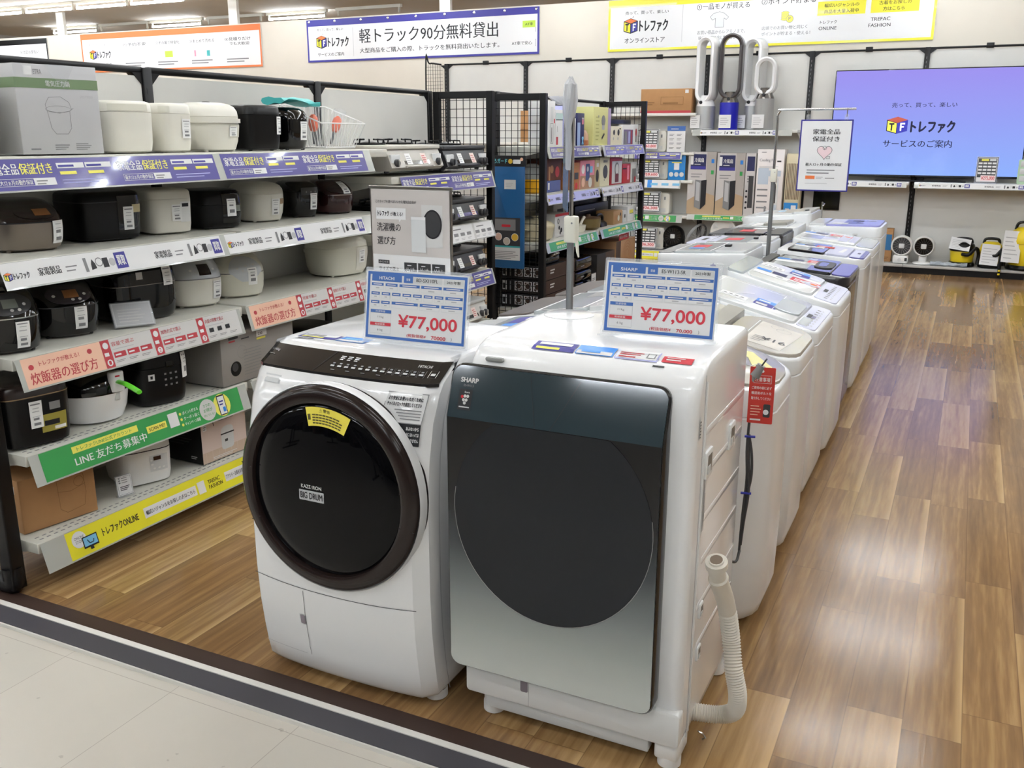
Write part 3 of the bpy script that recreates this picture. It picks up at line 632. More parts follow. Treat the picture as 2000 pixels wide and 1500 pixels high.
for k in range(4):
    for q in range(9):
        if k==0 and q>7: continue
        a.rect(-7+q*3.0,.217-k*.0075,2.6,.0038,M('ink_olive',(92,84,40),.6),1)
a.rect(-11,.205,2.4,.016,M('ink_olive',(92,84,40),.6),1)
obj('warning_sticker',b,door,'yellow curved warning sticker')
b=B(); b.X=T0; a=A(b,(-.075,-.0305,-.03),(1,0,0),(0,0,1),.0006)
a.text('KAZE IRON',.008,.036,.068,.010,PAPERG,1,bold=.04); a.rect(0,0,.084,.03,M('badge_silver',(190,192,196),.3,metal=.3),1,.002); a.text('BIG DRUM',.005,.006,.074,.018,INK,2,bold=.03); obj('badge',b,door)
# paper warning label top right of the front
b=NB(hit); a=A(b,(0,0,0),(1,0,0),(0,0,1),.0009,front)
LG=M('label_grey',(206,206,206),.5)
a.poly([(-1.342,.936),(-1.348,.895),(-1.30,.862),(-1.228,.862),(-1.224,.936)],INKG,1); a.poly([(-1.340,.934),(-1.346,.896),(-1.299,.864),(-1.229,.864),(-1.226,.934)],LG,1.6)
a.text('より安全にお使いいただくために',-1.336,.917,.100,.010,INK,2.5,bold=.05); a.text('チャイルドロックを設定してください',-1.337,.903,.100,.010,INK,2.5,bold=.05)
for k in range(4): a.rect(-1.312+.007*k,.893-k*.007,.078-.007*k,.0028,INKG,2.5)
a.poly([(-1.30,.862),(-1.265,.806),(-1.228,.806),(-1.228,.862)],INK,1.3)
a.text('あぶないから',-1.268,.846,.036,.009,PAPER,2.5,bold=.04); a.text('なかに はいっては',-1.272,.831,.041,.009,PAPER,2.5,bold=.04); a.text('いけません',-1.259,.816,.028,.009,PAPER,2.5,bold=.04)
obj('warning_label',b,hit)
b=NB(hit); a=A(b,(0,0,0),(1,0,0),(0,0,1),.0014,front); a.rect(-1.634,.205,.021,.036,LIGHTGR,1,.004); a.rect(-1.630,.208,.017,.03,M('notch_purple_grey',(140,130,138),.4),2,.003); obj('filter_latch',b,hit)
for x,y in ((HX1-.04,2.075),(HX0+.05,2.075),(HX1-.04,2.56),(HX0+.05,2.56)):
    b=NB(hit); b.lathe([(.03,0),(.034,.004),(.034,.026),(.03,.03)],WHITE,24,(x,y,0)).lathe([(.031,.03),(.031,.033)],SEAM,24,(x,y,0),'z',False).lathe([(.032,.033),(.032,.06)],WHITE,24,(x,y,0)); obj('foot',b,hit)
b=NB(hit); a=A(b,(HX0,2.15,1.0125),(1,0,0),(0,1,0),.0008)
a.rect(.045,.035,.135,.05,PURPI,1); a.rect(.052,.055,.12,.025,PAPER,2); a.bars(.058,.06,.1,.016,1,INKG,3,.7); a.bars(.055,.04,.11,.012,1,YELT,2,.8); a.rect(.185,.03,.10,.06,BLUEL,1); a.rect(.19,.034,.09,.02,PAPER,2); a.bars(.2,.06,.07,.02,1,SKY,2,.6); a.rect(.05,.012,.10,.018,PAPER,1); a.bars(.06,.015,.08,.01,1,INK,2,.8)
obj('top_stickers',b,hit,'purple and blue stickers on the lid')

# ---- second drum washer: slab door
sh=thing('drum_washing_machine','white drum washing machine with square mirror door and drain hose, right of front pair','washing machine',(-.818,2.33,0))
SX0,SX1=-1.125,-.512
b=NB(sh)
def sring(z,yf,ins=0): return [(x,y,z) for x,y in rrect(SX0+ins,SX1-ins,yf+ins,2.60-ins,.03,5)]
b.loft([sring(.055,2.06,.012),sring(.065,2.052,.003),sring(.09,2.05),sring(.6,2.045),sring(.95,2.045),sring(1.0,2.05),sring(1.035,2.068),sring(1.06,2.098),sring(1.074,2.135,.002),sring(1.081,2.18,.008)],WHITEG)
b.lathe([(.075,1.078),(.075,1.083),(.066,1.086),(.01,1.0865)],WHITEG,32,(-1.035,2.53,0))
b.box(SX1-.001,SX1+.0012,2.117,2.119,.06,1.05,INKL)
for k,z in enumerate((.90,.79,.665,.545,.42,.30)): b.rbox(SX1-.003,SX1+.0012,2.15+.02*(k%2),2.57,z-.010,z+.010,WHITEG,.009,.0012,'x')
b.rbox(SX1-.003,SX1+.003,2.13,2.135,.07,1.03,WHITE,.002,.001,'x')
a=A(b,(SX1,2.15,.63),(0,0,1),(0,-1,0),.0012); a.rect(0,-.02,.15,.028,LIGHTGR,1); a.bars(.005,-.015,.14,.02,3,INKG,2,.5)
a=A(b,(SX1,2.075,.90),(0,1,0),(0,0,1),.0012); a.rect(0,0,.014,.055,LIGHTGR,1); a.bars(.002,.004,.01,.045,6,INK,2,.5)
obj('body',b,sh)
for y,z in ((2.18,.81),(2.43,.81),(2.19,.40),(2.19,.275)):
    b=NB(sh); q=.032 if z>.5 else .018
    b.rbox(SX1-.002,SX1+.006,y-q,y+q,z-q*1.15,z+q*1.15,WHITE,.006,.002,'x').box(SX1+.0055,SX1+.0066,y-q*.6,y+q*.6,z-q*.75,z+q*.75,M('recess_shadow',(120,112,104),.5)).box(SX1+.006,SX1+.0075,y-q*.6,y+q*.2,z-q*.75,z-q*.1,LIGHTGR); obj('recessed_grip',b,sh)
# kick plate under the door
b=NB(sh); b.rbox(SX0-.003,SX1+.002,2.035,2.075,.075,.175,WHITE,.012,.005,'y').rbox(SX0+.055,SX1-.08,2.045,2.08,.035,.08,LIGHTGR,.004,.003,'y'); a=A(b,(SX0,2.035,.075),(1,0,0),(0,0,1),.001)
a.rect(.192,.004,.0012,.094,INKL,1); a.rect(.168,.045,.022,.038,M('notch_purple_grey',(140,130,138),.4),1,.005); obj('kick_plate',b,sh)
for x,y in ((SX1-.03,2.075),(SX0+.06,2.09),(SX1-.03,2.56),(SX0+.06,2.56)):
    b=NB(sh); b.lathe([(.026,0),(.031,.004),(.031,.03),(.029,.034),(.029,.075)],WHITE,24,(x,y,0))
    if x>-.6 and y<2.2: b.rbox(x-.035,x+.03,y-.03,y+.07,.028,.075,WHITE,.01,.004)
    obj('foot',b,sh)
# door: bent slab, rounded corners
DX0,DX1=-1.160,-.572
prof=[(2.0,.172),(2.0,.895),(2.047,1.030)]
LEN=[0,.723,.723+math.hypot(.047,.135)]
def dpt(s,off=0,back=0):
    if s<=LEN[1]: return (2.0-off+back,.172+s)
    t=(s-LEN[1])/(LEN[2]-LEN[1]); n=Vector((-.135,.047)).normalized()
    return (2.0+.047*t+n.x*off+back*(.8),.895+.135*t+n.y*off-back*.15)
def dout(ins,off,back=0):
    r=max(.035-ins,.004); P=[]
    for x,s in rrect(DX0+ins,DX1-ins,ins,LEN[2]-ins,r,6):
        y,z=dpt(s,off,back); P.append((x,y,z))
    # insert crease vertices on both sides
    y,z=dpt(LEN[1],off,back); Q=[]
    for i,p in enumerate(P):
        Q.append(p)
        if i==6: Q.append((DX1-ins,y,z))
        if i==20: Q.append((DX0+ins,y,z))
    return Q
FR=M('door_frame_black',(17,17,19),.22,coat=.4)
b=NB(sh); b.loft([dout(.012,0,.05),dout(0,0,.045),dout(0,0,.006),dout(.005,.0005,0)],FR,True,False); door=obj('door',b,sh)
ug=M('door_top_glass',(40,54,60),.10,coat=.5)
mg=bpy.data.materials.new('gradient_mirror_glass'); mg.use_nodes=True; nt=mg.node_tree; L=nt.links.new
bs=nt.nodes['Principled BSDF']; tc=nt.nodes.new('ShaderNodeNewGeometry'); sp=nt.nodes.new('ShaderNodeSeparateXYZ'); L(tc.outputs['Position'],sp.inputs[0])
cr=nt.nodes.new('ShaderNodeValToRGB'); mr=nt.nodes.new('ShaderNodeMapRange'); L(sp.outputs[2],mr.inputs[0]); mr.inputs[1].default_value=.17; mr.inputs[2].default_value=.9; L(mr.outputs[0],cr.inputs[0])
e=cr.color_ramp.elements; e[0].position=0; e[0].color=(lin(206),lin(210),lin(205),1); e[1].position=.86; e[1].color=(lin(14),lin(15),lin(18),1)  # printed silver-to-black gradient, with floor and rack reflections painted into it
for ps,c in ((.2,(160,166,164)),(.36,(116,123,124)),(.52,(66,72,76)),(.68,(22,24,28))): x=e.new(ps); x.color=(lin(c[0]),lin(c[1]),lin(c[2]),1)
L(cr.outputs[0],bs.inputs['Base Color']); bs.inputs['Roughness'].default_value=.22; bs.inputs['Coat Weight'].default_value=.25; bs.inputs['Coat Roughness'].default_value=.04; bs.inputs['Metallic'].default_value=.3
Q=dout(.006,.0012,0); b=NB(sh); low=Q[:8]; 
idx=[i for i in range(len(Q)) if Q[i][2]<=dpt(LEN[1])[1]+.002]
lower=[Q[i] for i in idx]; upper=[Q[i] for i in range(len(Q)) if Q[i][2]>=dpt(LEN[1])[1]-.003]
# order lower: right bottom corner .. right crease, left crease .. left bottom corner
b.add(lower,[tuple(range(len(lower)))],mg); obj('door_glass',b,door,flat=True)
b=NB(sh); b.add(upper,[tuple(range(len(upper)))],ug)
up=lambda x,s,l:(x,dpt(LEN[1]+s)[0]-.0014-l,dpt(LEN[1]+s)[1]+l*.3)
a=A(b,(0,0,0),(1,0,0),(0,0,1),.0007,up)
a.line(-.905,.0,-.935,.13,.0012,INK,1); a.line(-.865,.0,-.80,.13,.0012,INK,1)
a.text('SHARP',-1.128,.094,.05,.012,PAPERG,1,bold=.05); a.text('ES-W113',-1.118,.083,.028,.006,INKG,1)
a.rect(-1.128,.022,.038,.054,INK,1)
for x,y,m in ((-.118,.056,RED),(-.110,.058,PAPERG),(-.102,.058,PAPERG),(-.113,.048,PAPERG),(-.105,.048,PAPERG),(-.109,.040,PAPERG)): a.circ(-1+x,y,.0042,m,2,10)
a.text('Ion',-1.112,.066,.014,.005,PAPER,2); a.rect(-1.124,.028,.03,.003,PAPERG,2)
obj('control_glass',b,door,flat=True)
b=NB(sh); a=A(b,(-.862,2.0,.655),(1,0,0),(0,0,1),.0022); WG=M('door_window_glass',(28,31,36),.08,spec=.4)
n=72; zc=.239
ell=lambda q:[(q*.272*math.cos(k*2*PI/n),min(zc,q*.290*math.sin(k*2*PI/n))) for k in range(n)]
a.poly(ell(1),WG,1)
e0,e1=ell(1),ell(1.006)
for k in range(n):
    if min(e0[k][1],e0[(k+1)%n][1])<.05: a.poly([e0[k],e1[k],e1[(k+1)%n],e0[(k+1)%n]],GREYP,1)
obj('door_window',b,door,flat=True)
# stickers, top slot
b=NB(sh); ST=[(2.05,1.02),(2.068,1.035),(2.098,1.06),(2.135,1.074),(2.18,1.081),(2.25,1.082)]
a=A(b,(0,0,0),(1,0,0),(0,1,0),.0008,lambda x,y,l:(-1.0+x,2.118+y-l*.3,interp(ST,2.118+y)+.0012+l))
for q in (0,.016,.032): a.rect(.03,q,.115,.016,PURPI,1)
a.rect(.042,.026,.09,.016,PAPER,2); a.bars(.04,.004,.09,.012,1,YELT,2,.8)
for q in (0,.016,.032): a.rect(.15,q,.10,.017,BLUEL,1)
a.rect(.153,.002,.094,.014,PAPERG,2); a.bars(.165,.008,.07,.014,1,BLUEL,3,.6)
for q in (0,.016,.032): a.rect(.255,q-.002,.11,.016,LAV,1); a.rect(.258,q-(.0 if q else -.002),.104,.0145,PAPER,2); a.bars(.265,.005,.06,.03,3,SALR,3); a.frame(.335,.008,.022,.024,.003,INKG,3)
for q in (.002,.016): a.rect(.375,q,.075,.015,RED,1); a.bars(.385,.01,.05,.02,2,PAPER,2,.4)
a.bars(.36,-.02,.04,.012,1,INK,1,.5)
obj('top_stickers',b,sh,'row of purple, blue, white and red stickers')
b=NB(sh); b.rbox(-1.075,-1.025,2.062,2.075,1.037,1.048,M('slot_grey',(150,152,150),.4),.005,.002,'y'); obj('lid_latch',b,sh)
# drain hose
HOSE=M('hose_grey_white',(214,208,196),.45)
path=smooth([(-.463,2.132,.568),(-.462,2.15,.525),(-.45,2.215,.42),(-.437,2.241,.316),(-.418,2.215,.234),(-.402,2.21,.165),(-.41,2.225,.105),(-.45,2.222,.083),(-.52,2.20,.085)],22)
rad=[]
for i,p in enumerate(path):
    if i<24: r=.0215
    elif i<26: r=.026
    elif i<50: r=.0235
    else: r=.0215+.0035*(i%2)
    rad.append(r)
b=NB(sh); b.tube(path,rad,HOSE,14)
d=(path[1]-path[0]).normalized()
R0=path[0]
b.tube([R0-d*.012,R0-d*.006,R0-d*.006,R0+d*.012,R0+d*.014],[.019,.019,.028,.028,.022],HOSE,18)
b.tube([R0-d*.0125,R0-d*.01],[.016,.016],M('hose_inside',(120,104,88),.7),14)
b.tube([(-.50,2.20,.03),(-.485,2.2,.025),(-.478,2.2,.015),(-.485,2.2,.008)],.003,CHROME,6)
obj('drain_hose',b,sh)
# film-wrap sheen around the plinth
# ---- plug, cord and red notice tag behind the machine
t=thing('power_cord','grey power plug and tied cable hanging behind the mirror door washer','cord',(-.50,2.68,.9))
cb=M('cable_grey',(60,58,58),.5); b=NB(t)
b.tube(smooth([(-.53,2.595,.36),(-.515,2.64,.34),(-.514,2.68,.36)],5),.0042,cb,8)
b.tube(smooth([(-.505,2.66,.915),(-.508,2.668,.84),(-.512,2.672,.70),(-.507,2.676,.60),(-.512,2.676,.48),(-.515,2.68,.36)],6),.0042,cb,8)
b.tube(smooth([(-.508,2.67,.74),(-.497,2.672,.68),(-.494,2.675,.61),(-.503,2.676,.54),(-.510,2.678,.44)],6),.0042,cb,8)
b.tube(smooth([(-.511,2.67,.74),(-.505,2.674,.66),(-.498,2.672,.56),(-.507,2.676,.46),(-.512,2.678,.38)],6),.0042,cb,8); obj('cable',b,t)
for z in (.735,.555): b=NB(t); b.tube([(-.52,2.665,z),(-.49,2.672,z)],.004,M('tie_blue',(44,48,150),.5),6); obj('cable_tie',b,t)
b=NB(t); b.tube([(-.507,2.662,.905),(-.503,2.664,.925)],[.007,.012],GREYP,10); b.tube([(-.503,2.664,.922),(-.485,2.668,.955)],[.017,.014],GREYP,10)
for k in (-.006,.006): b.tube([(-.485,2.668+k,.955),(-.473,2.668+k,.975)],.0022,DGREY,6)
obj('plug',b,t)
c,s=math.cos(math.radians(12)),math.sin(math.radians(12))
t=thing('notice_tag','red paper notice tag hanging beside the plug behind the mirror door washer','tag',(-.515,2.655,.787),math.radians(8))
TR=M('tag_red',(190,52,42),.55); b=B(); b.rbox(.0,.072,-.001,.001,-.005,.165,TR,.003,.0005,'y'); a=A(b,(0,-.001,-.005),(1,0,0),(0,0,1),.0006)
a.circ(.036,.158,.004,PAPER,1,10); a.frame(.012,.122,.05,.024,.001,PAPERG,1); a.text('注意事項',.016,.127,.042,.013,PAPER,1)
for k,x in enumerate(('ご使用の前に必ず','輸送用ボルトを','取り外してください')): a.text(x,.008,.104-k*.016,.056,.009,PAPER,1)
a.bars(.008,.025,.03,.035,4,SALM,1,.3); a.rect(.044,.02,.02,.04,DGREY,1,.004); a.circ(.052,.036,.008,PAPER,2,12); a.rect(.008,.009,.03,.005,PAPERG,1)
obj('card',b,t,flat=True)
b=B(); b.tube([(.036,0,.155),(.02,.004,.172),(.0,.008,.165)],.0012,PAPER,5); obj('string',b,t)

# ================================================================== price cards and sign boards
RC=M('price_red',(204,58,72),.5)
def price_card(label,x0,x1,y,z0,h,brand,model,kg,kg2,sub,tilt=9):
    w=x1-x0; t=thing('price_card',label,'price card',((x0+x1)/2,y,z0))
    t.rotation_euler=(math.radians(-tilt),0,math.radians(2))
    b=B(); b.rbox(-w/2,w/2,-.002,.002,.0,h,ACRYL,.004,.001,'y').rbox(-w/2,w/2,-.03,.045,-.002,.003,ACRYL,.003,.001)
    obj('stand',b,t)
    b=B(); W=w-.012; H=h-.016; b.box(-W/2,W/2,-.0032,-.0024,.008,.008+H,PAPER); a=A(b,(-W/2,-.0032,.008),(1,0,0),(0,0,1),.0005)
    a.frame(.004,.004,W-.008,H-.008,.008,FRAMEB,1); e=.02*1
    g=lambda x:x*W; q=lambda y:y*H
    a.rect(g(.055),q(.845),g(.30),q(.095),FRAMEB,1); a.text(brand,g(.13),q(.87),g(.15),q(.045),PAPER,2,bold=.03)
    a.rect(g(.375),q(.845),g(.09),q(.095),FRAMEB,1); a.text('型番',g(.4),q(.875),g(.04),q(.035),PAPER,2)
    a.rect(g(.465),q(.845),g(.285),q(.095),LIGHTGR,1); a.text(model,g(.5),q(.868),g(.21),q(.05),INK,2); a.rect(g(.765),q(.845),g(.19),q(.095),LIGHTGR,1); a.text('2021年製',g(.795),q(.868),g(.13),q(.045),INK,2)
    for cols,y0,hh,hd in ((((.055,.12),(.195,.12),(.335,.2),(.55,.2),(.765,.19)),.72,.10,.04),(((.055,.085),(.16,.085),(.265,.085),(.37,.085),(.475,.085),(.58,.085),(.685,.085),(.79,.165)),.595,.095,.042),(((.055,.085),(.16,.085),(.265,.26),(.545,.19),(.755,.2)),.47,.095,.042)):
        for i,(x,ww) in enumerate(cols):
            a.rect(g(x),q(y0),g(ww),q(hh),LIGHTGR,1); a.rect(g(x)+.0008,q(y0)+.0008,g(ww)-.0016,q(hh)-.0016,PAPER,1.5); a.rect(g(x),q(y0+hh-hd),g(ww),q(hd),FRAMEB,2); a.rect(g(x+.15*ww),q(y0+hh-hd*.66),g(ww*.7),q(hd*.3),PAPER,3)
            if (i*5+len(cols))%3: a.rect(g(x+.35*ww),q(y0+.02),g(ww*.3),q(.014),INKL,2)
    a.rect(g(.055),q(.39),g(.21),q(.045),FRAMEB,1); a.text('洗濯容量',g(.105),q(.398),g(.1),q(.028),PAPER,2); a.text(kg,g(.13),q(.31),g(.06),q(.035),INKG,2); a.frame(g(.055),q(.26),g(.21),q(.13),.0006,INKL,1)
    a.rect(g(.055),q(.205),g(.21),q(.045),RC,1); a.text('乾燥容量',g(.105),q(.213),g(.1),q(.028),PAPER,2); a.text(kg2,g(.13),q(.12),g(.055),q(.04),INKG,2); a.frame(g(.055),q(.09),g(.21),q(.11),.0006,INKL,1)
    a.text('¥77,000',g(.34),q(.185),g(.57),q(.2),RC,1,bold=.03); a.text('(税抜価格¥',g(.43),q(.07),g(.19),q(.055),RED,1); a.text(sub,g(.67),q(.072),g(.14),q(.05),RED,1,bold=.03); a.text(')',g(.86),q(.07),g(.01),q(.055),INKG,1)
    obj('card',b,t,flat=True)
FRAMEB=BLUEF
price_card('blue framed price card standing on the round door washer',-1.556,-1.214,2.215,1.0155,.216,'HITACHI','BD-SX110FL','11kg','6 kg','70000')
price_card('blue framed price card standing on the mirror door washer',-.848,-.538,2.30,1.0845,.205,'SHARP','ES-W113-SR','11kg','6 kg','70,000')

t=thing('sign_board','grey washing machine buying guide sign on a pole behind the round door washer','sign',(-1.68,2.69,0))
b=B(); b.tube([(0,.012,0),(0,.012,1.2)],.009,STEEL,10).lathe([(.11,0),(.11,.008),(.02,.016)],STEEL,28,(0,.012,0)); obj('pole',b,t)
W,H=.318,.445; b=B(); b.rbox(-W/2,W/2,-.006,.004,.985,.985+H,STEEL,.003,.002,'y'); a=A(b,(-W/2,-.006,.985),(1,0,0),(0,0,1),.0007)
GB=M('guide_grey',(196,190,186),.5); a.rect(.006,.005,W-.012,H-.012,PAPER,.6); a.rect(.006,.218,W-.012,H-.226,GB,1)
a.text('このタイプを選べばいいかを電気店店員が',.025,.392,.16,.01,INK,2); a.rect(.025,.338,.118,.038,PAPER,2); a.poly([(.115,.338),(.125,.338),(.117,.33)],PAPER,2); a.text('トレファク',.032,.348,.045,.018,INK,3,bold=.05); a.text('が教える！',.083,.349,.05,.014,INK,3)
a.text('洗濯機の',.027,.298,.095,.028,INK,2); a.text('選び方',.027,.252,.073,.028,INK,2)
a.rect(.205,.25,.08,.14,PAPERG,2); a.circ(.247,.327,.036,DGREY,3,28,.048); a.ring(.247,.327,.036,.005,INK,4,28,.048); a.rect(.165,.232,.056,.118,LIGHTGR,5); a.rect(.165,.34,.056,.01,PAPER,6)
a.rect(.028,.186,.045,.013,DGREY,2); a.text('ポイント①',.032,.189,.036,.007,PAPER,3); a.text('サイズで選ぶ',.03,.163,.08,.014,INK,2); a.bars(.03,.135,.085,.02,2,INKG,2,.35)
for k,(n1,n2) in enumerate((('1人・2人','4.2-5.5kg'),('3人・4人','6.5-8.0kg'),('5人以上','8.0kg以上'))):
    x=.132+k*.055; a.rect(x,.165,.05,.03,DGREY,2); a.text(n1,x+.008,.17,.034,.009,PAPER,3); a.bars(x+.013,.184,.022,.006,1,PAPER,3); a.frame(x,.135,.05,.03,.0008,INKL,2); a.text(n2,x+.005,.144,.04,.01,INK,2)
for k in range(4): a.bars(.03,.02+.025*k,.24,.016,2,INKL,2,.4)
obj('board',b,t,flat=True); b=B(); b.rbox(-W/2-.002,W/2+.002,-.008,.006,.985+H-.006,.985+H+.004,STEEL,.002,.001,'x'); obj('clip_rail',b,t)

def pole_stand(label,x,y,z1,z2,lever=True,th=.011):
    t=thing('pole_stand',label,'sign stand',(x,y,0)); b=B(); b.tube([(0,0,.01),(0,0,z1)],th,M('pole_grey',(128,130,132),.35,metal=.6),14); obj('pole',b,t)
    b=B(); b.lathe([(.03,0),(.03,.02),(.02,.03),(.015,.05)],STEEL,28); obj('base',b,t)
    b=B(); b.tube([(0,0,z1-.02),(0,0,z2)],th*.62,CHROME,12); obj('extension_rod',b,t)
    if lever:
        b=B(); b.rbox(-.018,.022,-.018,.018,z1-.055,z1+.025,CREAM,.008,.005); b.add([(.012,-.006,z1-.03),(.024,-.006,z1-.055),(.028,-.006,z1-.10),(.022,-.006,z1-.085),(.012,.006,z1-.03),(.024,.006,z1-.055),(.028,.006,z1-.10),(.022,.006,z1-.085)],[(3,2,1,0),(4,5,6,7),(0,1,5,4),(1,2,6,5),(2,3,7,6),(3,0,4,7)],CREAM); b.lathe([(.003,-.019),(.003,-.017)],INKG,8,(.01,0,z1+.005),'y'); obj('clamp',b,t)
    return t
t=pole_stand('chrome pole stand with film wrapped sign seen edge on, behind the mirror door washer',-1.092,2.67,1.335,1.745)
b=B(); FW=M('film_wrapped_board',(110,124,148),.25,coat=.5); v=Vector((-1.092,2.675)).normalized(); n=Vector((v.y,-v.x))
def bp(k,w,z): p=v*k-n*w; return (p.x,p.y,z)
b.add([bp(.004,.010,1.37),bp(.22,.026,1.37),bp(.22,.026,1.66),bp(.004,.010,1.70),bp(.004,.013,1.37),bp(.22,.029,1.37),bp(.22,.029,1.66),bp(.004,.013,1.70)],[(0,1,2,3),(7,6,5,4),(0,4,5,1),(2,6,7,3),(1,5,6,2),(0,3,7,4)],FW); obj('sign_panel',b,t,flat=True)
b=B(); rings=[]; CF=M('crumpled_film',(214,216,220),.1,alpha=.55,coat=.6)
for z,r in ((1.50,.010),(1.56,.013),(1.62,.012),(1.66,.018),(1.70,.021),(1.745,.018),(1.758,.010),(1.765,.004)): rings.append([(r*math.cos(k*PI/8)*(1+.18*rnd.uniform(-1,1))-.010,r*math.sin(k*PI/8)*(1+.25*rnd.uniform(-1,1)),z+rnd.uniform(-.006,.006)) for k in range(16)])
b.loft(rings,CF); obj('plastic_wrap',b,t,flat=True)
t=pole_stand('tall grey pole stand with chrome arm holding the white warranty sign',-1.106,6.0,1.375,1.70,True,.013)
b=B(); b.tube(smooth([(0,0,1.69),(0,0,1.72),(.012,0,1.742),(.04,0,1.75),(.45,0,1.752)],5),.007,CHROME,10); obj('arm',b,t)
t=thing('hanging_sign','white appliance warranty sign with a heart, hung from the chrome arm','sign',(-.815,6.0,1.272))
W,H=.30,.42; b=B(); b.rbox(-W/2,W/2,-.004,.004,0,H,PURPI,.003,.001,'y'); a=A(b,(-W/2,-.004,0),(1,0,0),(0,0,1),.0009); a.rect(.008,.008,W-.016,H-.016,PAPER,.6)
a.text('家電全品',.075,.335,.155,.03,INK,2,bold=.02); a.text('保証付き',.075,.293,.155,.03,INK,2,bold=.02)
hp=[(.15+.0027*16*math.sin(k)**3,.232+.0027*(13*math.cos(k)-5*math.cos(2*k)-2*math.cos(3*k)-math.cos(4*k))) for k in [2*PI*i/28 for i in range(29)]]
a.poly(hp[:-1],PINKP:=M('heart_pink',(232,206,210),.5),1.5); a.pline(hp,.003,INKG,2); a.ring(.15,.255,.012,.0025,INKG,2); a.rect(.162,.192,.022,.016,PAPERG,3); a.frame(.162,.192,.022,.016,.002,INKG,4)
a.text('最大12ヶ月の動作保証',.045,.15,.21,.017,INK,2); a.bars(.055,.105,.18,.034,2,INKG,2,.35); a.rect(.05,.072,.055,.02,ORANGE,2); a.bars(.112,.074,.045,.016,2,INKL,2); a.bars(.165,.076,.075,.01,1,INKG,2); a.bars(.05,.045,.18,.006,1,INKL,2)
obj('board',b,t,flat=True)
for x in (-.11,.11): b=B(); b.rbox(x-.012,x+.012,-.006,.006,H-.004,H+.03,CLEAR,.004,.001,'y'); b.tube([(x,0,H+.015),(x,.0,H+.058)],.003,CHROME,6); obj('hanger_clip',b,t)
t=thing('pole_stand','thin chrome hook stand beside the farthest washers','sign stand',(-1.085,8.12,0))
b=B(); b.tube(smooth([(0,0,.01),(0,0,.99),(.0,0,1.03),(.012,0,1.045),(.016,0,1.06)],4),.007,CHROME,10); obj('pole',b,t); b=B(); b.lathe([(.03,0),(.03,.02),(.02,.03)],STEEL,24); obj('base',b,t)
# ================================================================== rice cookers
PROF={
 'box':dict(p=4.6,seam=3,pts=[(0,.84,.84,0),(.03,.93,.93,0),(.2,.97,.97,0),(.78,1,1,0),(.79,1,1,0),(.93,.985,.985,0),(.975,.945,.945,0),(1,.85,.85,0),(1.003,.5,.5,0)]),
 'pot':dict(p=2.9,seam=4,pts=[(0,.78,.78,0),(.03,.86,.86,0),(.2,.95,.95,0),(.5,1,1,0),(.70,1,1,0),(.71,1,1,0),(.82,.98,.98,-.005),(.91,.90,.90,-.015),(.97,.74,.75,-.03),(1,.5,.55,-.04),(1.004,.2,.2,-.04)]),
 'dome':dict(p=2.9,seam=4,pts=[(0,.80,.80,0),(.04,.90,.90,0),(.2,.97,.97,0),(.42,1,1,0),(.545,1,1,0),(.555,1,1,0),(.66,.965,.985,-.015),(.76,.88,.95,-.045),(.86,.74,.89,-.085),(.94,.57,.78,-.12),(.985,.40,.62,-.14),(1.0,.2,.35,-.15)]),
 'tall':dict(p=4.2,seam=4,pts=[(0,.86,.86,0),(.03,.92,.92,0),(.12,.96,.96,0),(.3,1,1,0),(.60,1,1,0),(.61,1.005,1.005,0),(.75,.985,.985,0),(.90,.95,.95,0),(.965,.90,.90,0),(.99,.8,.8,0),(1,.6,.6,0)]),
}
